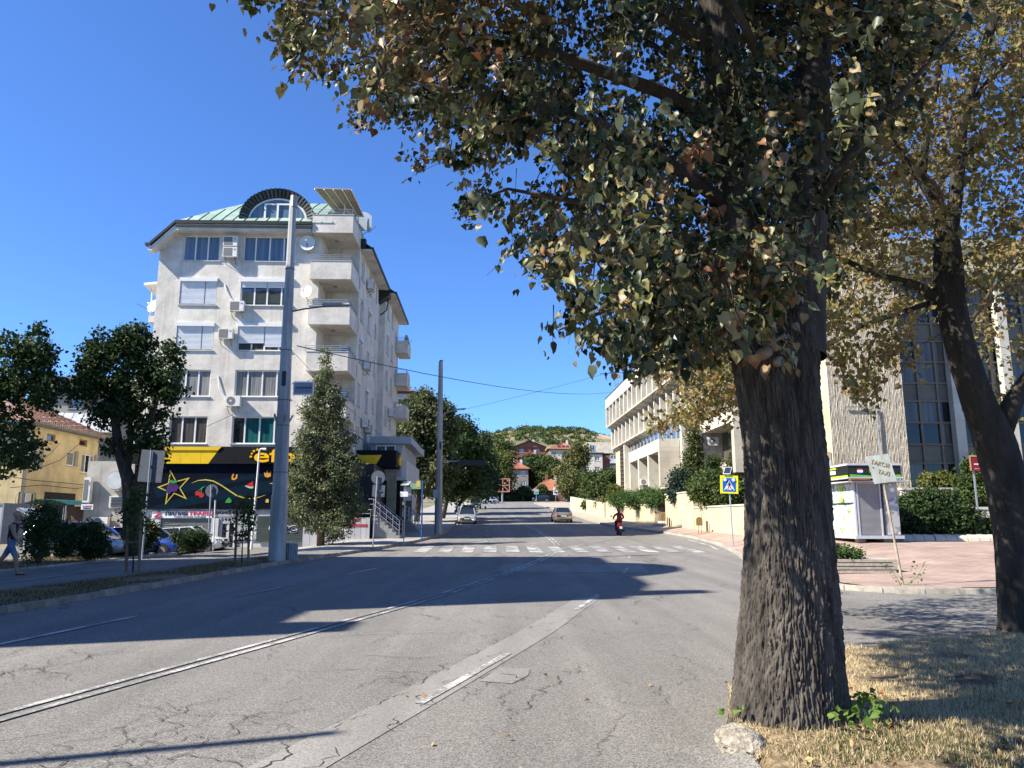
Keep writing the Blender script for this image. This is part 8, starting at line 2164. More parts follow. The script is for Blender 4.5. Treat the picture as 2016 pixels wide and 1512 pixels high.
# traffic signs seen from behind
def sign_back(label, basep, pole_top, discs=(), rects=(), r=0.035, mat_=None):
 """basep / pole_top are (px, py, Y); plates as photo pixels on the pole's plane"""
 Y = basep[2]; b = U(*basep); b.z = H(b.x, Y) + 0.1
 root = thing('road_sign', label, 'road sign', b)
 t = U(pole_top[0], pole_top[1], Y)
 mb = MB(); mb.tube([(0, 0, 0), t - b], r, 8); mb.build('pole', mat_ or M_GALV, root)
 for (px, py, rp) in discs:
  c = U(px, py, Y) - b; c.y += r + 0.025
  mb = MB(); mb.disc(c, rp * Y / FPX, 28, 'y', 0.012); pl = mb.build('plate', pm('sign_back_grey', (0.11, 0.125, 0.15), 0.6, 0.12, 4, metal=0.2), root)
  mb = MB(); mb.box(c.x - 0.12, c.x + 0.12, c.y - 0.035, c.y - 0.007, c.z - 0.03, c.z + 0.03); mb.build('clip', M_BRACK, pl)
 for (x0, y0, x1, y1, tilt) in rects:
  c0, c1 = U(x0, y0, Y) - b, U(x1, y1, Y) - b; c = (c0 + c1) / 2; w, h = (c1.x - c0.x) / 2, (c0.z - c1.z) / 2
  M = Matrix.Translation(Vector((c.x, r + 0.025, c.z))) @ Matrix.Rotation(tilt, 4, 'Y')
  mb = MB(); mb.box(-w, w, -0.006, 0.006, -h, h, M); pl = mb.build('plate', pm('sign_back_grey', (0.11, 0.125, 0.15), 0.6, 0.12, 4, metal=0.2), root)
  mb = MB(); mb.box(-0.14, 0.14, -0.04, -0.007, -0.025, 0.025, M); mb.build('clip', M_BRACK, pl)
 return root
sign_back('back of a square grey road sign beside the crooked linden', (280, 1092, 31), (298, 886, 31), rects=((276, 886, 318, 949, 0.06),))
sign_back('back of a round sign on a grey pole before the banner', (409, 1078, 38), (416, 955, 38), discs=((416, 966, 12.5),))
sign_back('bare pale post right beside the round sign', (420, 1080, 39), (424, 985, 39), mat_=M_PVC)
sign_back('back of a round sign above a small square plate near the crossing', (734, 1074, 37.5), (743, 938, 37.5), discs=((744, 940, 13.5),), rects=((733, 955, 757, 978, 0.04),), r=0.03)
b = U(795, 1064, 40); b.z = H(b.x, 40) + 0.1
so = thing('solar_beacon', 'thin pole with small solar panel and white box near the crossing', 'beacon', b)
mb = MB(); mb.tube([(0, 0, 0), U(798, 955, 40) - b], 0.03, 8); mb.build('pole', M_GALV, so)
q = U(798, 953, 40) - b; mb = MB(); mb.hexa([q + Vector((-.22, -.12, -.08)), q + Vector((.18, -.12, -.08)), q + Vector((.3, .2, .12)), q + Vector((-.1, .2, .12))], [q + Vector((-.22, -.12, -.05)), q + Vector((.18, -.12, -.05)), q + Vector((.3, .2, .15)), q + Vector((-.1, .2, .15))]); mb.build('solar_panel', pm('panel_frame', (0.35, 0.36, 0.36), 0.4), so)
q = U(796, 973, 39.9) - b; mb = MB(); mb.box(q.x - .2, q.x + .2, q.y - .1, q.y + .06, q.z - .13, q.z + .13); mb.build('control_box', M_WHT, so)
q = U(806, 972, 40.05) - b; mb = MB(); mb.box(q.x - .3, q.x + .1, q.y - .02, q.y + .02, q.z - .35, q.z + .35); mb.build('plate', M_GREYM, so)
b = U(830, 1058, 43); b.z = H(b.x, 43) + 0.1
bs = thing('bus_stop_post', 'blue post with yellow and green stop board near the annex stairs', 'bus stop', b)
mb = MB(); mb.tube([(0, 0, 0), U(832, 945, 43) - b], 0.04, 8); mb.build('pole', pm('post_blue', (0.03, 0.09, 0.32), 0.5, 0.15, 5), bs)
q = U(818, 957, 43) - b; mb = MB(); mb.box(q.x - .3, q.x + .3, q.y - .015, q.y + .015, q.z - .16, q.z + .16); mb.build('stop_board', pm('board_green', (0.22, 0.32, 0.2), 0.5, 0.2, 4), bs)
mb = MB(); mb.box(q.x + .05, q.x + .28, q.y - .022, q.y - .016, q.z - .06, q.z + .3); mb.build('stop_plate', pm('board_yellow', (0.5, 0.42, 0.1), 0.5), bs)
# young trees tied between stakes
M_STAKE = pm('stake_wood', (0.20, 0.125, 0.07), 0.85, 0.25, 6, 0.4, 40, stretch=(1, 1, 0.15))
def young_tree(label, px, py, Y, top, spread_px, seed, st=(14, 10)):
 b = U(px, py, Y); b.z = H(b.x, Y) + 0.1
 lo = lobes_px([(px + 3, (top + py) / 2 - 25, Y, spread_px, 48, 0.35), (px + 8, top + 20, Y, spread_px * 0.7, 26, 0.25)])
 root = tree('young_tree', label, 'tree', lo, [(b, 0.025), (U(px + 2, (py + top) / 2, Y), 0.02), (U(px + 5, top + 10, Y), 0.008)], ML_MID, 60, 14, 0.09, 0.09, seed, 'staked young trees on the left verge')
 for s in (-1, 1):
  a = U(px + s * 13, py - 2, Y); a.z = b.z - 0.05; t = U(px + s * 12 + 3, top + (10 if s > 0 else 0), Y)
  mb = MB(); mb.tube([a - b, t - b], 0.045, 8); mb.build('stake', M_STAKE, root)
 a, c = U(px - 15, py - 54, Y), U(px + 15, py - 55, Y); mb = MB(); mb.tube([a - b, c - b], 0.04, 7); mb.build('crossbar', M_STAKE, root)
 return root
young_tree('staked young tree nearer the walking person', 262, 1122, 23.5, 966, 22, 301)
young_tree('staked young tree beside the tall steel pole', 476, 1108, 27.5, 985, 24, 302)
# ------------------------------------------------------------------ right side: crossing sign, kiosk, taxi sign and planters
b = U(1443, 1068, 36); b.z = H(b.x, 36) + 0.1
cs = thing('crossing_sign', 'fluorescent yellow and blue pedestrian crossing sign with solar panel', 'road sign', b)
t = U(1434, 930, 36)
mb = MB(); mb.tube([(0, 0, 0), t - b], 0.035, 10); mb.build('pole', M_GALV, cs)
c = U(1435, 954, 36) - b; hw = 0.415; ti = R_(2)
M = Matrix.Translation((c.x, -0.05, c.z)) @ Matrix.Rotation(ti, 4, 'Y')
mb = MB(); mb.box(-hw, hw, -0.012, 0.012, -hw, hw, M); bd = mb.build('board', pm('fluoro_yellow', (0.75, 0.78, 0.02), 0.45, 0.03, 3), cs)
mb = MB(); mb.box(-0.305, 0.305, -0.017, -0.013, -0.33, 0.30, M); mb.build('blue_field', pm('sign_blue_bright', (0.01, 0.11, 0.48), 0.45, 0.05, 3), bd)
def poly_on(M, pts, y, mat_, name, parent, t=0.004):
 mb = MB(); mb.prism([M @ Vector((x, y, z)) for x, z in pts], (M.to_3x3() @ Vector((0, -t, 0)))); return mb.build(name, mat_, parent)
poly_on(M, [(-0.25, -0.26), (0.25, -0.26), (0, 0.2)], -0.018, M_WHT, 'white_triangle', bd)
man = [[(-0.025, 0.085), (0.025, 0.085), (0.03, 0.13), (0, 0.15), (-0.03, 0.13)], [(-0.035, 0.07), (0.04, 0.07), (0.035, -0.06), (-0.03, -0.06)], [(-0.03, -0.05), (0.0, -0.05), (-0.055, -0.2), (-0.09, -0.2)], [(0.0, -0.05), (0.035, -0.05), (0.09, -0.2), (0.055, -0.2)], [(-0.035, 0.07), (-0.02, 0.04), (-0.085, -0.06), (-0.1, -0.045)], [(0.035, 0.07), (0.02, 0.04), (0.085, -0.05), (0.1, -0.035)]]
for pg in man: poly_on(M, pg, -0.0235, M_INK, 'walking_figure', bd)
for x0 in (-0.2, -0.06, 0.08): poly_on(M, [(x0, -0.245), (x0 + 0.08, -0.245), (x0 + 0.11, -0.205), (x0 + 0.03, -0.205)] if abs(x0 + 0.06) > 0.01 else [(x0, -0.25), (x0 + 0.1, -0.25), (x0 + 0.09, -0.235), (x0 + 0.01, -0.235)], -0.0235, M_INK, 'stripe_mark', bd)
for x0 in (-0.2, 0.19):
 mb = MB(); mb.disc(M @ Vector((x0, -0.03, 0.215)), 0.075, 18, 'y', 0.03); mb.build('signal_lamp', M_ACW, bd)
q = U(1434, 927, 36) - b; 
mb = MB(); A_ = [q + Vector((-.30, -.1, -.17)), q + Vector((.05, -.1, -.17)), q + Vector((.21, .15, .17)), q + Vector((-.12, .15, .17))]
mb.hexa(A_, [p + Vector((0, -0.02, 0.02)) for p in A_]); sp = mb.build('solar_panel', M_PVC, cs)
mb = MB(); cc_ = (A_[0] + A_[2]) / 2; B_ = [cc_ + (p - cc_) * 0.86 + Vector((0, -0.021, 0.021)) for p in A_]; mb.hexa(B_, [p + Vector((0, -0.004, 0.004)) for p in B_]); mb.build('solar_cells', glass('solar_dark', (0.03, 0.04, 0.06), 0.15), sp)
# litter posts at the terrace wall
for (px, py, Y, lab) in ((1378, 1041, 45.5, 'arched brown litter box on legs before the tallest terrace wall'), (1306, 1034, 57.0, 'arched brown litter box on legs before the garden steps')):
 b = U(px, py, Y); b.z = H(b.x, Y) + 0.1
 lt = thing('litter_box', lab, 'litter bin', b, 0, 'litter boxes along the terrace walls')
 for s in (-1, 1):
  mb = MB(); mb.tube([(s * 0.08, 0, 0), (s * 0.08, 0, 0.6)], 0.02, 6); mb.build('leg', M_STAKE, lt)
 pts = [Vector((-0.17, 0, 0.5)), Vector((0.17, 0, 0.5))] + [Vector((0.17 * math.cos(a), 0, 0.85 + 0.15 * math.sin(a))) for a in [math.pi * k / 8 for k in range(9)]]
 mb = MB(); mb.prism(pts, (0, 0.2, 0)); mb.build('box', pm('litter_brown', (0.20, 0.135, 0.05), 0.6, 0.15, 4), lt)
for (px, py, Y, lab) in ((1392, 1038, 46.5, 'short dark post at the joint of the terrace walls'), (1318, 1029, 56, 'short dark post beside the garden steps')):
 b = U(px, py, Y); b.z = H(b.x, Y) + 0.1
 o = thing('bollard', lab, 'post', b, 0, 'short posts by the terrace wall'); mb = MB(); mb.box(-0.05, 0.05, -0.05, 0.05, 0, 0.6); mb.build('post', M_BROWNF, o); mb = MB(); mb.tube([(0, 0, 0.6), (0, 0, 0.64)], [0.075, 0.04], 8); mb.build('cap', M_BROWNF, o)
# kiosk
K0 = Vector((13.2, 30.0, H(13.5, 31) + 0.115)); ki = thing('kiosk', 'boarded-up street kiosk with black and green fascia and roller shutter', 'kiosk', K0)
KW, KD, KH = 1.72, 3.0, 2.26
M_KALU = pm('kiosk_alu', (0.42, 0.43, 0.45), 0.5, 0.12, 3); M_KFAS = pm('kiosk_fascia', (0.014, 0.016, 0.014), 0.4, 0.2, 2)
mb = MB(); mb.box(-0.05, KW + 0.08, -0.06, KD + 0.05, 0.12, 0.24); mb.build('base_frame', M_KALU, ki)
for (x, y) in ((0.3, 0.4), (1.3, 0.4), (0.3, 2.6), (1.3, 2.6)):
 mb = MB(); mb.box(x - 0.15, x + 0.15, y - 0.15, y + 0.15, -0.1, 0.12); mb.build('block', M_CONC, ki)
mb = MB(); mb.box(0.03, KW - 0.03, 0.05, KD - 0.03, 0.24, KH); mb.build('body', M_KALU, ki)
def graffiti(name, cols, base, scale, seed):
 m, N, L, b = nodes_of(name)
 tc = N.new('ShaderNodeTexCoord'); cur = None
 col = N.new('ShaderNodeRGB'); col.outputs[0].default_value = (*base, 1); out = col.outputs[0]
 for i, (cc, th) in enumerate(cols):
  mp = N.new('ShaderNodeMapping'); mp.inputs['Location'].default_value = (seed + i * 7.3, i * 3.1, i * 1.7); L.new(tc.outputs['Object'], mp.inputs[0])
  n = N.new('ShaderNodeTexNoise'); n.inputs['Scale'].default_value = scale * (1 + 0.4 * i); n.inputs['Detail'].default_value = 5; n.inputs['Roughness'].default_value = 0.65; L.new(mp.outputs[0], n.inputs[0])
  r = N.new('ShaderNodeMapRange'); r.inputs[1].default_value = th; r.inputs[2].default_value = th + 0.03; L.new(n.outputs['Fac'], r.inputs[0])
  mx = N.new('ShaderNodeMix'); mx.data_type = 'RGBA'; mx.inputs['B'].default_value = (*cc, 1); L.new(r.outputs[0], mx.inputs['Factor']); L.new(out, mx.inputs['A']); out = mx.outputs['Result']
 L.new(out, b.inputs['Base Color']); b.inputs['Roughness'].default_value = 0.6
 return m
M_POST1 = graffiti('torn_posters', [((0.42, 0.55, 0.05), 0.55), ((0.04, 0.16, 0.05), 0.58), ((0.62, 0.64, 0.62), 0.56), ((0.03, 0.035, 0.03), 0.64)], (0.55, 0.62, 0.66), 2.2, 1.0)
M_POST2 = graffiti('torn_paper', [((0.2, 0.2, 0.2), 0.52), ((0.6, 0.6, 0.58), 0.57), ((0.1, 0.1, 0.1), 0.66)], (0.36, 0.36, 0.36), 2.4, 4.0)
for k in range(2):
 mb = MB(); mb.box(0.0, 0.028, 0.12 + 1.42 * k, 1.46 + 1.42 * k, 0.3, KH - 0.05); mb.build('poster_panel', M_POST1, ki)
for y in (0.05, 1.5, 2.9):
 mb = MB(); mb.box(-0.03, 0.03, y - 0.05, y + 0.05, 0.24, KH); mb.build('frame_post', pm('post_paleblue', (0.5, 0.58, 0.64), 0.5, 0.15, 6), ki)
mb = MB(); mb.box(-0.045, -0.028, 0.0, 2.95, 1.45, 1.5); mb.build('lock_bar', M_DARK, ki)
sr = MB(); n = 44
for i in range(n):
 z = 0.28 + (KH - 0.36) * i / n; dz = (KH - 0.36) / n
 sr.add([(0.16, 0.03, z), (0.98, 0.03, z), (0.98, -0.005, z + dz * 0.7), (0.16, -0.005, z + dz * 0.7), (0.98, 0.03, z + dz), (0.16, 0.03, z + dz)], [(0, 1, 2, 3), (3, 2, 4, 5)])
sr.build('roller_shutter', pm('shutter_grey', (0.36, 0.36, 0.37), 0.5, 0.08, 2), ki)
for x in (0.0, 0.1, 0.98, 1.06):
 mb = MB(); mb.box(x, x + 0.06, -0.02, 0.045, 0.24, KH); mb.build('frame_post', M_KALU if x < 1.0 else M_DARK, ki)
mb = MB(); mb.box(1.14, KW - 0.02, 0.01, 0.045, 0.28, KH - 0.05); mb.build('poster_panel', M_POST2, ki)
mb = MB(); mb.disc((1.5, -0.0, 1.98), 0.09, 16, 'y', 0.02); mb.build('round_sticker', M_WHT, ki)
# torn awning between body and fascia
mb = MB(); mb.hexa([(-0.35, -0.4, KH), (KW + 0.35, -0.35, KH + 0.02), (KW + 0.2, 0.1, KH), (-0.3, KD + 0.1, KH)], [(-0.35, -0.4, KH + 0.03), (KW + 0.35, -0.35, KH + 0.05), (KW + 0.2, 0.1, KH + 0.1), (-0.3, KD + 0.1, KH + 0.1)]); mb.build('awning_frame', M_KALU, ki)
mb = MB(); mb.box(-0.25, 0.5, -0.42, -0.2, KH + 0.06, KH + 0.12); mb.build('rusty_bar', pm('rust', (0.22, 0.09, 0.03), 0.8, 0.3, 8), ki)
mb = MB(); mb.box(-0.3, KW + 0.1, -0.3, KD + 0.2, KH + 0.14, KH + 0.2); mb.box(-0.3, KW + 0.1, -0.3, KD + 0.2, KH + 0.64, KH + 0.72); mb.build('fascia_frame', M_KALU, ki)
mb = MB(); mb.box(-0.26, KW + 0.06, -0.26, KD + 0.16, KH + 0.2, KH + 0.64); fs_ = mb.build('fascia', M_KFAS, ki)
M_KG = pm('kiosk_green', (0.10, 0.42, 0.03), 0.45, 0.2, 3); M_KG2 = pm('kiosk_lime', (0.38, 0.6, 0.03), 0.45, 0.2, 3)
zf = KH + 0.42
text('РАЗЧ', M_KG, fs_, (0.78, -0.265, zf), FRONT, height=0.14, bold=0.02, extrude=0.003)
def logo(cx, plane, parent):
 M = plane
 for (a0, a1, mt) in ((0.15, 0.85, M_RED), (1.15, 1.85, pm('logo_blue', (0.01, 0.06, 0.4), 0.4)), (0, 2, M_WHT)):
  pts = [(cx + 0.115 * math.cos(math.pi * (a0 + (a1 - a0) * k / 14)), 0.115 * math.sin(math.pi * (a0 + (a1 - a0) * k / 14))) for k in range(15 if a1 < 2 else 14)]
  if mt is M_WHT: poly_on(M, pts, -0.001, mt, 'round_logo', parent, 0.003)
  else: poly_on(M, pts, -0.005, mt, 'round_logo', parent, 0.003)
PF = Matrix.Translation((0, -0.262, zf)); PL = Matrix.Translation((-0.262, 0, zf)) @ Matrix.Rotation(R_(-90), 4, 'Z')
logo(0.2, PF, fs_); logo(-2.55, PL, fs_)
poly_on(PF, [(-0.2, -0.21), (1.75, -0.21), (1.75, -0.13), (0.6, -0.17), (-0.2, -0.12)], -0.001, M_KG, 'fascia_stripe', fs_)
poly_on(PL, [(-3.1, -0.21), (0.2, -0.21), (0.2, -0.15), (-3.1, -0.12)], -0.001, M_KG2, 'fascia_stripe', fs_)
poly_on(PL, [(-2.3, -0.06), (-0.9, -0.06), (-0.9, 0.08), (-2.3, 0.08)], -0.001, M_WHT, 'fascia_plate', fs_)
poly_on(PL, [(-2.4, 0.13), (-0.8, 0.13), (-0.9, 0.2), (-2.2, 0.2)], -0.001, M_KG2, 'fascia_stripe', fs_)
text('КОПИ', M_KG, fs_, (-0.268, 1.9, zf + 0.01), (R_(90), 0, R_(-90)), height=0.1, bold=0.03, extrude=0.003)
# leaning rusty taxi sign
Yt = 18.6; b = U(1778, 1150, Yt); b.z = H(b.x, Yt) + 0.1
tx = thing('taxi_sign', 'leaning rusty white taxi sign on a bent pole at the kerb', 'road sign', b)
pt = [U(1705, 899, Yt), U(1748, 893, Yt), U(1766, 947, Yt), U(1722, 953, Yt)]
mb = MB(); mb.tube([(0, 0, -0.05), U(1741, 950, Yt) - b + Vector((0, 0.04, 0)), U(1730, 905, Yt) - b + Vector((0, 0.04, 0))], [0.03, 0.03, 0.028], 8); mb.build('pole', pm('rusty_pole', (0.33, 0.28, 0.2), 0.7, 0.4, 5, stretch=(1, 1, 0.5)), tx)
mb = MB(); mb.prism([p - b for p in pt], (0, 0.012, 0)); pl = mb.build('plate', pm('pale_enamel', (0.52, 0.57, 0.55), 0.5, 0.18, 4, stretch=(1, 1, 0.3), tint=(0.95, 0.85, 0.7)), tx)
cen = sum(pt, Vector()) / 4 - b; ax = ((pt[1] + pt[2]) - (pt[0] + pt[3])).normalized(); ang = -math.atan2(-(pt[3] - pt[0]).x, -(pt[3] - pt[0]).z) 
rt = (R_(90), R_(14), 0)
M_RUST = pm('rust_letter', (0.40, 0.27, 0.11), 0.7, 0.25, 10)
upv = (pt[0] - pt[3] + pt[1] - pt[2]).normalized()
text('ТАКСИ', M_RUST, pl, cen + upv * 0.13 + Vector((0.0, -0.005, 0)), rt, height=0.105, width=0.44, extrude=0.003)
text('TAXI', M_RUST, pl, cen - upv * 0.09 + Vector((0.02, -0.005, 0)), rt, height=0.105, width=0.28, extrude=0.003)
mb = MB(); mb.disc(cen + Vector((-0.2, -0.005, 0.03)), 0.014, 8, 'y', 0.01); mb.build('bolt', M_DARK, pl)
# weeds at its foot
wr = np.random.default_rng(310); wp = np.array(b) + np.concatenate([np.array([[s * 0.25 + 0.10, 0, 0.05]]) + np.array([[s * 0.22 * t, 0, 0.5 * t]]) + wr.normal(size=(1, 3)) * 0.03 for s in (-1, 1, 0.4) for t in np.linspace(0, 1, 14)])
wd_ = thing('weed', 'green weed sprouting at the foot of the taxi sign', 'plant', b); leaf_cloud('leaves', wp - np.array(b), 0.07 * wr.uniform(0.7, 1.3, len(wp)), ML_LIME, wd_, wr.uniform(0, 1, len(wp)), rng=wr, droop=-0.2)
mb = MB()
for s in (-1, 1): mb.tube([(0.05 * s, 0, 0), (s * 0.25 + 0.1, 0, 0.2), (s * 0.47 + 0.1, 0, 0.55)], [0.008, 0.006, 0.003], 5)
mb.build('stem', M_GRN, wd_)
# stone planter of stacked slabs with flower bed
pb = U(1690, 1120, 22.5); zb_ = H(pb.x, 22.5) + 0.115
pl_ = thing('stone_planter', 'low planter of stacked stone slabs in front of the kiosk', 'planter', (pb.x, 22.5, zb_))
for k in range(4):
 w = 0.86 + 0.02 * (k % 2); mb = MB(); mb.box(-w, w + 0.02 * k, -0.45, 0.75, 0.10 * k, 0.10 * k + 0.075); mb.build('slab', pm('slab_stone', (0.36, 0.32, 0.26), 0.9, 0.2, 6, 0.5, 30, obj_var=0.1), pl_)
 if k < 3: mb = MB(); mb.box(-w + 0.06, w - 0.06, -0.39, 0.69, 0.10 * k + 0.075, 0.10 * k + 0.1); mb.build('joint', M_BARK2, pl_)
bush('leafy flowers with pale blooms in the slab planter', [(1650, 1086, 22.5, 34, 13, 0.4), (1675, 1090, 22.5, 26, 10, 0.35)], leaf_mat('flower_leaf', [(0, (0.03, 0.07, 0.015)), (0.75, (0.06, 0.11, 0.025)), (0.88, (0.5, 0.45, 0.2)), (1, (0.6, 0.55, 0.4))], 0.3), 130, 14, 0.07, 0.07, 311, name='flower_bed', cat='flowers')
# scalloped stone edging, white garden walls, notice board
eg = link('stone_edging', None); tag(eg, 'row of rounded pale edging stones below the dark bush', 'edging')
em = MB()
for j in range(7):
 a_ = math.pi * j / 6; em.v += [(-0.19, -0.22 * math.cos(a_), 0.28 * math.sin(a_)), (0.19, -0.22 * math.cos(a_), 0.26 * math.sin(a_))]
em.f = [[2 * j, 2 * j + 1, 2 * j + 3, 2 * j + 2] for j in range(6)] + [[2 * j for j in range(7)], [2 * j + 1 for j in range(7)][::-1]]; em.m = [0] * 8
eme = em.mesh('edging_stone'); eme.materials.append(M_TRAV)
for i in range(16):
 x = 15.6 + 0.4 * i; o = link('edging_stone', eme, eg, (x, 31.0 - 0.05 * i + 0.02 * (i % 3), H(x, 31) + 0.1 + 0.004 * (i % 2)), (0, 0, -0.1))
for (px0, px1, y0, y1, Y, lab) in ((1775, 1910, 960, 1000, 38, 'upper white ribbed garden wall behind the dark bush'), (1905, 2060, 998, 1062, 34.8, 'lower white ribbed garden wall behind the second trunk')):
 a, c = U(px0, y0, Y), U(px1, y1, Y); zb_ = H(a.x, Y)
 gw = thing('garden_wall', lab, 'wall', (a.x, Y, zb_)); W = c.x - a.x; hh_ = a.z - zb_
 mb = MB(); mb.box(0, W, 0, 0.25, -0.2, hh_ - 0.12); mb.build('wall_panel', M_TRAVW, gw)
 mb = MB(); mb.box(-0.05, W + 0.05, -0.08, 0.33, hh_ - 0.118, hh_); mb.build('cap', M_TRAVW, gw)
 for i in range(int(W / 0.25)):
  mb = MB(); mb.box(0.05 + 0.25 * i, 0.17 + 0.25 * i, -0.05, -0.002, -0.1, hh_ - 0.14); mb.build('rib', M_TRAVW, gw)
Yn = 33.6; a, c = U(1908, 898, Yn), U(1985, 927, Yn); nb = thing('notice_board', 'red notice board with arched top behind the second trunk', 'sign', ((a.x + c.x) / 2, Yn, H(a.x, Yn)))
w = (c.x - a.x) / 2; z0_, z1_ = c.z - H(a.x, Yn), a.z - H(a.x, Yn); M_MAR = pm('maroon_board', (0.20, 0.012, 0.014), 0.45, 0.1, 3)
mb = MB(); mb.box(-w, w, -0.03, 0.03, z0_, z1_); brd = mb.build('board', M_MAR, nb)
poly_on(Matrix.Translation((0, 0.03, z1_ + 0.02)), [(-0.6 * w + 0.0 + w * 0.6 * (1 - math.cos(math.pi * k / 10)) , 0.28 * math.sin(math.pi * k / 10)) for k in range(11)], 0, M_MAR, 'arched_top', nb, 0.06)
mb = MB(); mb.box(-w - 0.03, w + 0.03, -0.045, -0.031, z1_ - 0.03, z1_ + 0.03); mb.box(-w - 0.03, -w + 0.03, -0.045, -0.031, z0_, z1_ - 0.032); mb.build('trim', pm('gold_trim', (0.4, 0.25, 0.12), 0.5), brd)
for (zz, x0, x1, hh_, mt) in (((z0_ + z1_) / 2 + 0.12, -0.35, 0.05, 0.055, M_WHT), ((z0_ + z1_) / 2 - 0.03, -0.8, 0.75, 0.055, M_WHT), (z0_ + 0.09, -0.8, 0.8, 0.03, M_PINK)):
 x = x0 * w
 while x < x1 * w:
  l_ = random.uniform(0.03, 0.07); mb = MB(); mb.box(x, x + l_, -0.036, -0.032, zz - hh_ / 2, zz + hh_ / 2); mb.build('faded_letter', mt, brd); x += l_ + random.uniform(0.012, 0.03)
for s in (-0.8, 0.8): mb = MB(); mb.box(s * w - 0.03, s * w + 0.03, 0.031, 0.09, 0, z1_); mb.build('post', M_GREYM, nb)
# billboard frame, far signs, white posts for sunlit gaps and poles
Yb = 196; b = U(989, 986, Yb); b.z = H(b.x, Yb); bf = thing('billboard_frame', 'empty rusty billboard frame on a single post at the junction', 'billboard', b)
def rb_(px, py): return U(px, py, Yb) - b
M_BF = pm('frame_rust', (0.42, 0.19, 0.14), 0.7, 0.2, 1)
for pth in ([(972, 943), (1003, 943)], [(972, 968), (1003, 968)], [(972, 943), (972, 968)], [(1003, 943), (1003, 968)], [(972, 955.5), (1003, 955.5)], [(983, 943), (983, 968)], [(990, 943), (990, 968)], [(983, 955), (973, 944)], [(990, 955), (1001, 945)], [(990, 955), (1002, 967)]):
 mb = MB(); mb.tube([rb_(*q) for q in pth], 0.13, 5); mb.build('bar', M_BF, bf)
mb = MB(); mb.tube([(0, 0.3, 0), rb_(989, 968) + Vector((0, 0.3, 0))], 0.25, 8); mb.build('post', M_GREYM, bf)
for (px, py0, py1, Y, hw, hh_, mt, lab) in ((1056, 968, 990, 168, 0.5, 0.55, pm('sign_green', (0.25, 0.4, 0.3), 0.5), 'pale green road sign on a post near the junction'), (1094, 967, 986, 196, 0.6, 0.9, M_WHT, 'white and blue information sign beside the brick shed')):
 b = U(px, py1, Y); b.z = H(b.x, Y); s_ = thing('road_sign', lab, 'road sign', b); q = U(px, py0, Y) - b
 mb = MB(); mb.tube([(0, 0, 0), (0, 0, q.z)], 0.05, 6); mb.build('pole', M_GALV, s_)
 mb = MB(); mb.box(-hw, hw, -0.08, -0.055, q.z - hh_, q.z + hh_); pl = mb.build('plate', mt, s_)
 mb = MB(); mb.box(-hw * 0.7, hw * 0.7, -0.086, -0.081, q.z - hh_ * 0.6, q.z - hh_ * 0.1); mb.build('blue_field', pm('sign_blue_bright', (0.01, 0.11, 0.48)), pl)
for i, (px, py, Y, hh_) in enumerate(((903, 1006, 76, 1.5), (912, 996, 88, 1.2), (917, 992, 98, 1.3), (921, 990, 106, 1.1))):  # white posts added to stand in for sunlit gaps and poles
 b = U(px, py, Y); b.z = H(b.x, Y) + 0.1; o = thing('lit_gap_post', ['nearest', 'second', 'third', 'farthest'][i] + ' white post added for the sunlit gaps and poles behind the parked cars', 'post', b, 0, 'white posts added for sunlit gaps along the left pavement')
 mb = MB(); mb.tube([(0, 0, 0), (0, 0, hh_)], 0.13, 8); mb.build('shaft', M_WHT, o); mb = MB(); mb.tube([(0, 0, hh_), (0, 0, hh_ + 0.06)], [0.13, 0.05], 8); mb.build('cap', M_WHT, o)
b = U(1165, 1000, 128); b.z = H(b.x, 128); o = thing('lamp_post', 'small white lamp post behind the farthest terrace wall', 'lamp post', b); q = U(1166, 946, 128) - b
mb = MB(); mb.tube([(0, 0, 0), q], 0.08, 6); mb.build('pole', M_PVC, o); mb = MB(); mb.tube([q, q + Vector((-0.7, 0, 0.05))], 0.06, 6); mb.build('lamp_head', M_PVC, o)
# overhead cables
def wire(label, pts, r=0.012):
 P = [U(*p) for p in pts]; o = thing('overhead_cable', label, 'cable')
 Q = []
 for i in range(len(P) - 1):
  for k in range(12):
   t = k / 12; p = P[i].lerp(P[i + 1], t); Q.append(p - Vector((0, 0, 4 * t * (1 - t) * 0.012 * (P[i + 1] - P[i]).length)))
 Q.append(P[-1]); mb = MB(); mb.tube(Q, r, 5); mb.build('wire', M_BLACKM, o); return o
wire('thick cable from the tall steel pole across the street to the civic building', [(585, 681, 28), (1205, 772, 95)], 0.02)
wire('thin cable rising from the second pole to the right across the sky', [(875, 815, 52), (1478, 650, 50)], 0.010)
wire('thin cable from the tall steel pole down to the annex', [(575, 690, 28), (770, 870, 51)], 0.008)
wire('loose cable strung along the apartment front', [(400, 842, 44.4), (460, 815, 44.4)], 0.014)
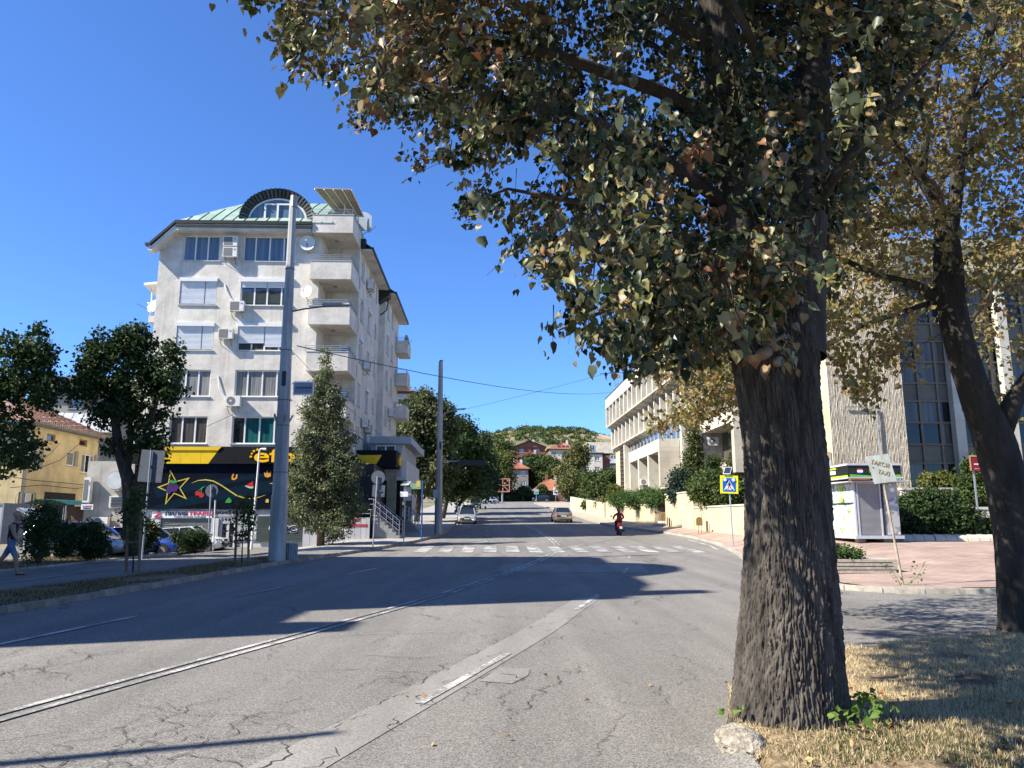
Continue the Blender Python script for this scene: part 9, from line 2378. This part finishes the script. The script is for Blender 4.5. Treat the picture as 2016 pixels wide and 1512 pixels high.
# ------------------------------------------------------------------ vehicles
def car_paint(name, col, metal=0.4):
 return pm(name, col, 0.28, 0.03, 2, metal=metal, spec=0.5, coat=0.6)
M_TYRE = pm('tyre_rubber', (0.018, 0.018, 0.018), 0.85, 0.15, 10)
M_RIM = pm('wheel_rim', (0.36, 0.37, 0.38), 0.35, 0.1, 5, metal=0.7)
M_CARGL = glass('car_glass', (0.012, 0.016, 0.018), 0.04)
M_LAMPW = glass('headlamp_glass', (0.35, 0.37, 0.38), 0.1)
M_LAMPR = pm('tail_lamp_red', (0.30, 0.012, 0.015), 0.25, 0.1, 5)
M_PLATE = pm('number_plate', (0.62, 0.62, 0.6), 0.5)
STY = {  # profile of half the side view: (x/L from front, lower body top z)
 'sedan': dict(L=4.55, W=1.78, H=1.46, hood=0.80, belt=0.95, deck=1.02, a=(0.24, 0.38), c=(0.76, 0.90), roof=(0.40, 0.74)),
 'hatch': dict(L=4.0, W=1.72, H=1.50, hood=0.85, belt=0.96, deck=1.0, a=(0.22, 0.38), c=(0.90, 0.985), roof=(0.42, 0.86)),
 'suv': dict(L=4.6, W=1.86, H=1.74, hood=1.05, belt=1.14, deck=1.12, a=(0.24, 0.37), c=(0.91, 0.985), roof=(0.40, 0.90)),
 'van': dict(L=4.4, W=1.80, H=1.85, hood=1.05, belt=1.12, deck=1.1, a=(0.14, 0.30), c=(0.975, 0.99), roof=(0.32, 0.965))}
def car(label, style, paint, pos, heading, group=None, tail_open=False, name='parked_car', white_roof=None, rear_lights=True):
 """local x points to the front; heading: world angle of the front"""
 s = STY[style]; L, W, Ht = s['L'], s['W'], s['H']; hw = W / 2
 g = H(pos[0], pos[1]); dx, dy = math.cos(heading), math.sin(heading)
 sl = math.atan2(H(pos[0] + dx * 1.3, pos[1] + dy * 1.3) - H(pos[0] - dx * 1.3, pos[1] - dy * 1.3), 2.6)
 root = thing(name, label, 'car', (pos[0], pos[1], g + (pos[2] if len(pos) > 2 else 0)), 0, group)
 root.rotation_euler = Euler((0, -sl, heading), 'XYZ')
 X = lambda t: L / 2 - t * L
 gc = 0.2
 # lower body: rings across, lofted front to back
 st = [(0.0, 0.42, 0.62, 0.80), (0.015, 0.30, s['hood'] - 0.17, 0.88), (0.06, 0.24, s['hood'] - 0.07, 0.95), (0.14, 0.22, s['hood'], 0.985), (s['a'][0], 0.22, s['hood'] + 0.07, 1.0), (s['a'][1], 0.22, s['belt'], 1.0), (0.6, 0.22, s['belt'] + 0.015, 1.0), (s['c'][0], 0.22, s['belt'] + 0.03, 0.99), (0.93, 0.25, s['deck'], 0.96), (0.985, 0.32, s['deck'] - 0.05, 0.92), (1.0, 0.42, s['deck'] - 0.22, 0.84)]
 mb = MB(); rings = []
 for (t, zb, zt, wf) in st:
  w = hw * wf; x = X(t); zm = zb + (zt - zb) * 0.55
  rings.append([(x, -w * 0.9, zb), (x, -w, zb + 0.1), (x, -w, zm), (x, -w * 0.965, zt - 0.05), (x, -w * 0.86, zt), (x, 0, zt + 0.03), (x, w * 0.86, zt), (x, w * 0.965, zt - 0.05), (x, w, zm), (x, w, zb + 0.1), (x, w * 0.9, zb)])
 n = 11
 for r in rings: mb.v += r
 for i in range(len(rings) - 1):
  for k in range(n):
   k2 = (k + 1) % n; mb.f.append([i * n + k, i * n + k2, (i + 1) * n + k2, (i + 1) * n + k]); mb.m.append(0)
 mb.f.append(list(range(n))); mb.m.append(0); mb.f.append([(len(rings) - 1) * n + k for k in range(n)][::-1]); mb.m.append(0)
 body = mb.build('body', paint, root, True)
 # cabin: glass shell, roof and pillars
 zb = s['belt'] - 0.02; zr = Ht - 0.03; wb, wr = hw * 0.90, hw * 0.70
 A0, A1, C1_, C0_ = X(s['a'][0]) , X(s['roof'][0]), X(s['roof'][1]), X(s['c'][1])
 zf = s['hood'] + 0.05
 c8 = [Vector((A0, -wb, zf)), Vector((A0, wb, zf)), Vector((C0_, wb, zb + 0.05)), Vector((C0_, -wb, zb + 0.05))]; t8 = [Vector((A1, -wr, zr)), Vector((A1, wr, zr)), Vector((C1_, wr, zr)), Vector((C1_, -wr, zr))]
 mb = MB(); mb.hexa(c8, t8); mb.build('glass', M_CARGL, root)
 mb = MB(); mb.grid(lambda u, v: (A1 + 0.06 + (C1_ - A1 - 0.1) * u, -wr * 1.02 + 2 * wr * 1.02 * v, zr + 0.003 + 0.05 * math.sin(math.pi * v) * (0.7 + 0.3 * math.sin(math.pi * u))), 8, 8)
 mb.build('roof', white_roof or paint, root, True)
 def pillar(a, b, w):
  p = MB(); p.tube([a, b], w, 5); p.build('pillar', white_roof or paint, root)
 for sgn in (-1, 1):
  pillar((A0, sgn * wb, zf), (A1, sgn * wr, zr + 0.01), 0.045); pillar((C0_, sgn * wb, zb + 0.05), (C1_, sgn * wr, zr + 0.01), 0.06)
  xm = X(0.56); pillar((xm, sgn * (wb + 0.008), zb), (xm - 0.05, sgn * (wr + 0.012), zr), 0.035)
  mb = MB(); mb.tube([(A1, sgn * wr, zr + 0.01), (C1_, sgn * wr, zr + 0.01)], 0.03, 5); mb.build('roof_rail', white_roof or paint, root)
  m_ = MB(); m_.hexa([(A0 - 0.45, sgn * (hw + 0.02), zb + 0.02), (A0 - 0.3, sgn * (hw + 0.02), zb + 0.02), (A0 - 0.3, sgn * (hw + 0.2), zb + 0.03), (A0 - 0.45, sgn * (hw + 0.18), zb + 0.03)], [(A0 - 0.45, sgn * (hw + 0.02), zb + 0.13), (A0 - 0.3, sgn * (hw + 0.02), zb + 0.13), (A0 - 0.33, sgn * (hw + 0.19), zb + 0.15), (A0 - 0.45, sgn * (hw + 0.17), zb + 0.15)]); m_.build('mirror', paint, root)
  hp_ = MB(); hp_.hexa([(X(0.012), sgn * hw * 0.48, s['hood'] - 0.26), (X(0.012), sgn * hw * 0.80, s['hood'] - 0.24), (X(0.05), sgn * hw * 0.945, s['hood'] - 0.22), (X(0.05), sgn * hw * 0.5, s['hood'] - 0.26)], [(X(0.018), sgn * hw * 0.5, s['hood'] - 0.12), (X(0.02), sgn * hw * 0.82, s['hood'] - 0.10), (X(0.07), sgn * hw * 0.95, s['hood'] - 0.08), (X(0.06), sgn * hw * 0.5, s['hood'] - 0.1)]); hp_.build('headlight', M_LAMPW, root)
  tl = MB(); tl.hexa([(X(0.997), sgn * hw * 0.5, s['deck'] - 0.28), (X(0.997), sgn * hw * 0.86, s['deck'] - 0.28), (X(0.95), sgn * hw * 0.965, s['deck'] - 0.28), (X(0.95), sgn * hw * 0.5, s['deck'] - 0.28)], [(X(0.995), sgn * hw * 0.55, s['deck'] - 0.1), (X(0.995), sgn * hw * 0.87, s['deck'] - 0.08), (X(0.94), sgn * hw * 0.97, s['deck'] - 0.08), (X(0.95), sgn * hw * 0.5, s['deck'] - 0.1)]); tl.build('tail_light', M_LAMPR, root)
  for tx_ in (0.18, 0.80):
   x = X(tx_); y0 = sgn * (hw - 0.2); y1 = sgn * (hw + 0.012); r = 0.32 if style != 'suv' else 0.36
   w = MB(); w.tube([(x, y0, r), (x, y1, r)], r, 18); wo_ = w.build('wheel', M_TYRE, root)
   w = MB(); w.tube([(x, y1 - sgn * 0.01, r), (x, y1 + sgn * 0.006, r)], r * 0.64, 14); w.build('rim', M_RIM, wo_)
   w = MB()
   w.tube([(x, y0, r + 0.03), (x, sgn * (hw + 0.004), r + 0.03)], r * 1.14, 18); w.build('wheel_arch', M_DARK, root)
 mb = MB(); mb.box(X(0.004), X(-0.004), -0.45, 0.45, 0.36, 0.50); mb.build('air_intake', M_DARK, root)
 mb = MB(); mb.box(X(0.01), X(-0.003), -0.22, 0.22, s['hood'] - 0.24, s['hood'] - 0.12); mb.build('grille', M_DARK, root)
 for x in (X(-0.008), X(1.0)):
  mb = MB(); zz = 0.55 if x > 0 else s['deck'] - 0.34; mb.box(x - 0.012, x + 0.004, -0.26, 0.26, zz - 0.055, zz + 0.055); mb.build('number_plate', M_PLATE, root)
 mb = MB(); mb.hexa([(X(0.999), -hw * 0.83, 0.40), (X(1.012), -hw * 0.8, 0.40), (X(1.012), hw * 0.8, 0.40), (X(0.999), hw * 0.83, 0.40)], [(X(0.999), -hw * 0.83, 0.56), (X(1.012), -hw * 0.8, 0.54), (X(1.012), hw * 0.8, 0.54), (X(0.999), hw * 0.83, 0.56)]); mb.build('bumper', paint, root)
 if tail_open:
  mb = MB(); hx = C1_; mb.hexa([(hx, -wr, zr), (hx, wr, zr), (hx - 1.0, wr * 1.1, zr + 0.52), (hx - 1.0, -wr * 1.1, zr + 0.52)], [(hx, -wr, zr + 0.05), (hx, wr, zr + 0.05), (hx - 0.96, wr * 1.1, zr + 0.6), (hx - 0.96, -wr * 1.1, zr + 0.6)]); mb.build('raised_tailgate', M_WHT, root)
  mb = MB(); mb.tube([(hx + 0.0, wr * 0.95, zb + 0.3), (hx - 0.5, wr * 1.0, zr + 0.26)], 0.015, 5); mb.build('gas_strut', M_STEEL, root)
 return root
DOWN = R_(-90 + 1.93); UPH = R_(90 + 1.93)
G_PK = 'cars parked along the left kerb'
P_SILV = car_paint('paint_silver', (0.46, 0.47, 0.48), 0.5); P_NAVY = car_paint('paint_navy', (0.025, 0.035, 0.06)); P_BLK = car_paint('paint_black', (0.015, 0.016, 0.018)); P_WHT = car_paint('paint_white', (0.66, 0.66, 0.65), 0.0); P_BRZ = car_paint('paint_grey_brown', (0.27, 0.245, 0.215), 0.5); P_BLUE = car_paint('paint_blue', (0.015, 0.065, 0.34), 0.2); P_RED = car_paint('paint_dark_red', (0.12, 0.015, 0.015)); P_DGR = car_paint('paint_dark_green', (0.03, 0.045, 0.05), 0.4)
car('silver hatchback parked nearest at the left kerb, facing the camera', 'hatch', P_SILV, (U(918, 1030, 73).x, 74.8), DOWN, G_PK)
car('dark blue sedan parked directly behind the silver hatchback', 'sedan', P_NAVY, (-4.62, 81.5), DOWN, G_PK)
car('black estate car parked third from the crossing', 'sedan', P_BLK, (-5.0, 90), DOWN, G_PK)
car('dark green off-road car parked last before the white sedan', 'suv', P_DGR, (U(935, 990, 128).x, 130), DOWN, G_PK)
car('white sedan angled at the far left kerb before the junction', 'sedan', P_WHT, (U(960, 985, 172).x, 174), R_(-150), G_PK)
car('dark red car seen behind the far white sedan', 'hatch', P_RED, (U(975, 983, 182).x, 184), UPH, G_PK)
car('grey-brown sedan driving away up the street', 'sedan', P_BRZ, (U(1108, 1028, 77).x, 79), R_(92.5), name='driving_car')
car('black off-road car crossing the far junction', 'suv', P_BLK, (U(1066, 987, 198).x, 199), R_(178), name='driving_car')
car('dark car half hidden behind the farthest terrace wall', 'sedan', P_BLK, (U(1128, 986, 198).x, 200), R_(170))
car('blue car with light roof edge behind the crooked linden', 'hatch', P_BLUE, (U(215, 1088, 39.5).x, 39.5, 0.05), R_(0))
car('blue hatchback with pale roof, nose towards the travel agency', 'hatch', P_BLUE, (U(288, 1085, 41.2).x, 41.2, 0.05), R_(-4), white_roof=P_SILV)
car('white car behind the yucca at the travel agency window', 'hatch', P_WHT, (U(372, 1080, 43.0).x, 43.1, 0.05), R_(0))
car('white hatchback with raised tailgate behind the rose shrubs', 'hatch', P_SILV, (U(98, 1030, 32.8).x + 1.44, 32.8, 0.05), R_(3), tail_open=True)
bv = thing('box_trailer', 'plain grey-white box trailer at the left edge beside the yellow house', 'trailer', (U(0, 1050, 37).x - 1.6, 37, 0.05), R_(2))
mb = MB(); mb.box(-2.2, 2.2, -1.0, 1.0, 0.55, 2.35); mb.build('box_body', pm('trailer_panel', (0.42, 0.43, 0.44), 0.5, 0.08, 1.5), bv)
mb = MB(); mb.box(-2.24, 2.24, -1.04, 1.04, 2.3, 2.38); mb.box(-2.24, -2.16, -1.04, 1.04, 0.5, 2.3); mb.box(2.16, 2.24, -1.04, 1.04, 0.5, 2.3); mb.build('edge_trim', M_GREYM, bv)
for x in (-0.9, 0.9):
 mb = MB(); mb.tube([(x, -1.0, 0.32), (x, -0.8, 0.32)], 0.32, 16); mb.build('wheel', M_TYRE, bv)
# ------------------------------------------------------------------ figures
def skin_body(name, joints, edges, mats, pick, parent=None, loc=(0, 0, 0), rz=0.0, root=0, sub=2):
 """one continuous body grown from a skeleton; pick(center) -> material slot"""
 me = bpy.data.meshes.new(name); me.from_pydata([j[0] for j in joints], edges, [])
 o = bpy.data.objects.new(name, me); COL.objects.link(o)
 sm = o.modifiers.new('skin', 'SKIN'); sm.use_smooth_shade = True; sm.branch_smoothing = 0.6
 for i, j in enumerate(joints):
  r = j[1]; me.skin_vertices[0].data[i].radius = r if hasattr(r, '__len__') else (r, r)
  me.skin_vertices[0].data[i].use_root = (i == root)
 ss = o.modifiers.new('sub', 'SUBSURF'); ss.levels = sub; ss.render_levels = sub
 dg = bpy.context.evaluated_depsgraph_get(); dg.update()
 m2 = bpy.data.meshes.new_from_object(o.evaluated_get(dg))
 bpy.data.objects.remove(o)
 m2.name = name; m2.materials.clear()
 for m in mats: m2.materials.append(m)
 for p in m2.polygons: p.material_index = pick(p.center); p.use_smooth = True
 return link(name, m2, parent, loc, (0, 0, rz))
M_SKIN = pm('skin', (0.34, 0.18, 0.115), 0.55, 0.08, 8); M_TANK = pm('navy_tank_top', (0.012, 0.014, 0.03), 0.85, 0.2, 8); M_DENIM = pm('denim', (0.10, 0.16, 0.26), 0.85, 0.35, 14, 0.3, 60); M_HAIR = pm('blond_hair', (0.36, 0.26, 0.15), 0.7, 0.25, 30)
# walker: moves right, head turned to the shops
wb_ = U(14, 1132, 22.2); wz = H(wb_.x, 22.2) + 0.105
per = thing('person', 'walking person with short fair hair in dark tank top and denim shorts', 'person', (wb_.x, 22.2, wz), R_(12))
J = [((0, 0, 0.93), (0.17, 0.15)), ((0.02, 0, 1.10), (0.165, 0.145)), ((0.04, 0, 1.28), (0.185, 0.155)), ((0.055, 0, 1.40), (0.14, 0.115)), ((0.075, 0, 1.49), (0.058, 0.055)), ((0.10, 0, 1.56), (0.075, 0.07)), ((0.115, 0, 1.63), (0.098, 0.085)), ((0.11, 0, 1.70), (0.085, 0.075)),
     ((0.05, 0.18, 1.40), 0.085), ((0.0, 0.25, 1.15), 0.062), ((-0.02, 0.25, 0.93), 0.044), ((0.0, 0.235, 0.85), 0.03),
     ((0.06, -0.18, 1.40), 0.085), ((0.14, -0.25, 1.17), 0.062), ((0.25, -0.235, 0.97), 0.044), ((0.31, -0.225, 0.90), 0.03),
     ((0.02, 0.09, 0.86), 0.115), ((-0.17, 0.09, 0.50), 0.072), ((-0.42, 0.09, 0.20), 0.045), ((-0.36, 0.09, 0.10), 0.032),
     ((0.02, -0.09, 0.86), 0.115), ((0.20, -0.09, 0.50), 0.072), ((0.26, -0.09, 0.11), 0.045), ((0.38, -0.09, 0.045), 0.034)]
Eg = [(0, 1), (1, 2), (2, 3), (3, 4), (4, 5), (5, 6), (6, 7), (3, 8), (8, 9), (9, 10), (10, 11), (3, 12), (12, 13), (13, 14), (14, 15), (0, 16), (16, 17), (17, 18), (18, 19), (0, 20), (20, 21), (21, 22), (22, 23)]
def pick(c):
 if 0.55 < c.z < 0.97 and abs(c.y) < 0.21 and -0.3 < c.x < 0.3: return 2
 if 0.93 <= c.z < 1.44 and abs(c.y) < 0.155: return 1
 return 0
skin_body('body', J, Eg, [M_SKIN, M_TANK, M_DENIM], pick, per)
def hand(parent, wrist, d, side, mat_, s=1.0, curl=0.5, name='hand', palm_up=False):
 """palm, four unequal bent fingers and a thumb from the side of the palm"""
 d = Vector(d).normalized(); side = Vector(side).normalized(); nn = d.cross(side)
 js = [(Vector(wrist), 0.026 * s), (Vector(wrist) + d * 0.05 * s, (0.036 * s, 0.02 * s)), (Vector(wrist) + d * 0.085 * s, (0.04 * s, 0.018 * s))]; es = [(0, 1), (1, 2)]
 for i, (off, ln) in enumerate(((-0.03, 0.062), (-0.01, 0.075), (0.011, 0.07), (0.031, 0.053))):
  b = Vector(wrist) + d * 0.09 * s + side * off * s; m1 = b + (d + nn * curl * 0.5) * ln * 0.55 * s; m2 = m1 + (d * (1 - curl * 0.6) + nn * curl) * ln * 0.5 * s
  k = len(js); js += [(b, 0.0095 * s), (m1, 0.009 * s), (m2, 0.0075 * s)]; es += [(2, k), (k, k + 1), (k + 1, k + 2)]
 b = Vector(wrist) + d * 0.035 * s - side * 0.035 * s; m1 = b + (d * 0.7 - side * 0.6 + nn * 0.3).normalized() * 0.035 * s; m2 = m1 + (d * 0.9 + nn * 0.3).normalized() * 0.03 * s
 k = len(js); js += [(b, 0.012 * s), (m1, 0.011 * s), (m2, 0.008 * s)]; es += [(1, k), (k, k + 1), (k + 1, k + 2)]
 return skin_body(name, js, es, [mat_], lambda c: 0, parent, sub=1)
hand(per, (0.31, -0.225, 0.905), (0.5, 0.05, -0.85), (0, -1, 0), M_SKIN, 1.1); hand(per, (0.0, 0.235, 0.86), (0.1, 0, -1), (0, 1, 0), M_SKIN, 1.1)
hm_ = MB(); hr_ = np.random.default_rng(9)
bm = bmesh.new(); bmesh.ops.create_icosphere(bm, subdivisions=4, radius=1)
for v in bm.verts:
 c = v.co.copy(); k = 1 + 0.07 * mnoise.noise(c * 5) + 0.05 * mnoise.noise(c * 11)
 if c.x > 0.35 and c.z < 0.35: k *= 0.72            # leave the face free
 if c.z < -0.45: k *= 0.8
 v.co = Vector((0.10 + c.x * 0.112 * k - 0.012, c.y * 0.10 * k, 1.675 + c.z * 0.108 * k))
me = bpy.data.meshes.new('hair'); bm.to_mesh(me); bm.free(); me.materials.append(M_HAIR)
for p in me.polygons: p.use_smooth = True
link('hair', me, per)
for s in (-1, 1):
 mb = MB(); mb.tube([(0.185, s * 0.032, 1.655), (0.197, s * 0.032, 1.655)], 0.011, 8); mb.build('eye', M_DARK, per)
 mb = MB(); mb.tube([(0.095, s * 0.088, 1.65), (0.09, s * 0.105, 1.655)], [0.024, 0.02], 8); mb.build('ear', M_SKIN, per)
mb = MB(); mb.tube([(0.19, 0, 1.66), (0.215, 0, 1.625), (0.195, 0, 1.615)], [0.01, 0.015, 0.012], 8); mb.build('nose', M_SKIN, per)
mb = MB(); mb.tube([(0.19, -0.025, 1.585), (0.197, 0, 1.583), (0.19, 0.025, 1.585)], 0.006, 6); mb.build('mouth', pm('lips', (0.3, 0.11, 0.09), 0.5), per)
for (a, b_) in (((0.24, -0.09, 0.0), (0.47, -0.09, 0.0)), ((-0.42, 0.09, 0.06), (-0.27, 0.09, 0.03))):
 mb = MB(); mb.tube([Vector(a) + Vector((0, 0, 0.014)), Vector(a).lerp(Vector(b_), 0.5) + Vector((0, 0, 0.014)), Vector(b_) + Vector((0, 0, 0.016))], [0.036, 0.042, 0.03], 8); fo = mb.build('flip_flop', M_DARK, per)
mb = MB(); mb.tube([(0.27, -0.09, 0.06), (0.36, -0.09, 0.055), (0.45, -0.09, 0.04)], [0.04, 0.042, 0.03], 8); mb.build('foot', M_SKIN, per, True)
mb = MB(); mb.tube([(-0.41, 0.09, 0.13), (-0.36, 0.09, 0.08), (-0.29, 0.09, 0.07)], [0.036, 0.04, 0.03], 8); mb.build('foot', M_SKIN, per, True)
# scooter and rider, seen from behind
sb = U(1222, 1052, 51); sz_ = H(sb.x, 51.5)
sct = thing('scooter', 'red motor scooter with small white number plate ridden up the street', 'scooter', (sb.x, 51.8, sz_), R_(90))
M_SCR = car_paint('scooter_red', (0.33, 0.01, 0.02), 0.1)
for x, r in ((-0.62, 0.24), (0.68, 0.24)):
 mb = MB(); mb.tube([(x, -0.06, r), (x, 0.06, r)], r, 18); w = mb.build('wheel', M_TYRE, sct); mb = MB(); mb.tube([(x, -0.065, r), (x, 0.065, r)], r * 0.55, 12); mb.build('rim', M_RIM, w)
rings = [(-0.95, 0.62, 0.80, 0.06), (-0.8, 0.5, 0.84, 0.15), (-0.45, 0.4, 0.78, 0.19), (-0.1, 0.36, 0.72, 0.16), (0.1, 0.22, 0.36, 0.15), (0.4, 0.22, 0.36, 0.17)]
mb = MB()
for (x, z0, z1, w) in rings: mb.v += [(x, -w * 0.6, z0), (x, -w, (z0 + z1) / 2), (x, -w * 0.7, z1), (x, w * 0.7, z1), (x, w, (z0 + z1) / 2), (x, w * 0.6, z0)]
for i in range(len(rings) - 1):
 for k in range(6): mb.f.append([i * 6 + k, i * 6 + (k + 1) % 6, i * 6 + 6 + (k + 1) % 6, i * 6 + 6 + k]); mb.m.append(0)
mb.f += [[0, 1, 2, 3, 4, 5], [35, 34, 33, 32, 31, 30]]; mb.m += [0, 0]
mb.build('body', M_SCR, sct, True)
mb = MB(); mb.hexa([(0.4, -0.2, 0.3), (0.5, -0.2, 0.3), (0.5, 0.2, 0.3), (0.4, 0.2, 0.3)], [(0.42, -0.22, 0.95), (0.58, -0.16, 0.98), (0.58, 0.16, 0.98), (0.42, 0.22, 0.95)]); mb.build('leg_shield', M_SCR, sct)
mb = MB(); mb.tube([(0.68, 0.09, 0.24), (0.55, 0.07, 0.7), (0.46, 0, 1.0)], 0.025, 6); mb.tube([(0.42, -0.33, 1.06), (0.46, 0, 1.02), (0.42, 0.33, 1.06)], 0.016, 6); mb.build('handlebar', M_DARK, sct)
mb = MB(); mb.box(-0.85, 0.05, -0.13, 0.13, 0.80, 0.88); mb.build('seat', M_DARK, sct)
mb = MB(); mb.hexa([(-0.98, -0.09, 0.35), (-0.9, -0.09, 0.35), (-0.9, 0.09, 0.35), (-0.98, 0.09, 0.35)], [(-1.0, -0.1, 0.6), (-0.9, -0.1, 0.62), (-0.9, 0.1, 0.62), (-1.0, 0.1, 0.6)]); mb.build('mudguard', M_DARK, sct)
mb = MB(); mb.box(-1.02, -1.0, -0.09, 0.09, 0.44, 0.60); mb.build('number_plate', M_PLATE, sct)
mb = MB(); mb.box(-0.99, -0.95, -0.1, 0.1, 0.66, 0.73); mb.build('tail_light', M_LAMPR, sct)
mb = MB(); mb.tube([(-0.3, -0.2, 0.28), (-0.85, -0.24, 0.36)], [0.05, 0.065], 8); mb.build('exhaust', M_DARK, sct)
mb = MB(); mb.tube([(0.43, 0.30, 1.06), (0.44, 0.42, 1.22)], 0.008, 5); mb.disc((0.43, 0.44, 1.26), 0.06, 10, 'x', 0.02); mb.build('mirror', M_DARK, sct)
rd = thing('person', 'scooter rider in dark red jacket and red helmet seen from behind', 'person', (sb.x, 51.8, sz_), R_(90))
M_JACK = pm('dark_red_jacket', (0.19, 0.016, 0.024), 0.7, 0.2, 8); M_TROU = pm('dark_trousers', (0.02, 0.02, 0.024), 0.8); M_HELM = car_paint('helmet_red', (0.16, 0.008, 0.014), 0.0)
J = [((-0.35, 0, 0.98), (0.19, 0.15)), ((-0.30, 0, 1.15), (0.19, 0.14)), ((-0.22, 0, 1.32), (0.21, 0.14)), ((-0.17, 0, 1.42), (0.16, 0.11)), ((-0.14, 0, 1.5), (0.06, 0.06)), ((-0.12, 0, 1.60), (0.09, 0.09)),
     ((-0.16, 0.22, 1.38), 0.09), ((0.02, 0.34, 1.17), 0.065), ((0.30, 0.30, 1.10), 0.05), ((0.39, 0.29, 1.09), 0.035),
     ((-0.16, -0.22, 1.38), 0.09), ((0.02, -0.34, 1.17), 0.065), ((0.30, -0.30, 1.10), 0.05), ((0.39, -0.29, 1.09), 0.035),
     ((-0.28, 0.12, 0.96), 0.125), ((0.18, 0.17, 0.84), 0.09), ((0.16, 0.16, 0.46), 0.06), ((0.28, 0.16, 0.40), 0.045),
     ((-0.28, -0.12, 0.96), 0.125), ((0.18, -0.17, 0.84), 0.09), ((0.16, -0.16, 0.46), 0.06), ((0.28, -0.16, 0.40), 0.045)]
Eg = [(0, 1), (1, 2), (2, 3), (3, 4), (4, 5), (3, 6), (6, 7), (7, 8), (8, 9), (3, 10), (10, 11), (11, 12), (12, 13), (0, 14), (14, 15), (15, 16), (16, 17), (0, 18), (18, 19), (19, 20), (20, 21)]
skin_body('body', J, Eg, [M_JACK, M_TROU, M_SKIN], lambda c: 2 if c.z > 1.5 else (1 if c.z < 0.99 and abs(c.y) < 0.3 and not (c.x < -0.3 and c.z > 0.93) else 0), rd)
for s in (-1, 1): hand(rd, (0.39, s * 0.29, 1.09), (1, 0, -0.2), (0, s, 0), M_DARK, 1.0, 0.9)
bm = bmesh.new(); bmesh.ops.create_uvsphere(bm, u_segments=20, v_segments=14, radius=1)
for v in bm.verts: v.co = Vector((-0.11 + v.co.x * 0.155, v.co.y * 0.135, 1.655 + v.co.z * 0.145 * (1 if v.co.z > 0 else 0.95)))
me = bpy.data.meshes.new('helmet'); bm.to_mesh(me); bm.free(); me.materials.append(M_HELM)
for p in me.polygons: p.use_smooth = True
link('helmet', me, rd)
mb = MB(); mb.tube([(-0.25, -0.07, 1.53), (-0.27, 0, 1.53), (-0.25, 0.07, 1.53)], 0.03, 6); mb.build('helmet_rim', M_DARK, rd)
# pedestrian reflected by the shop, standing at the agency door
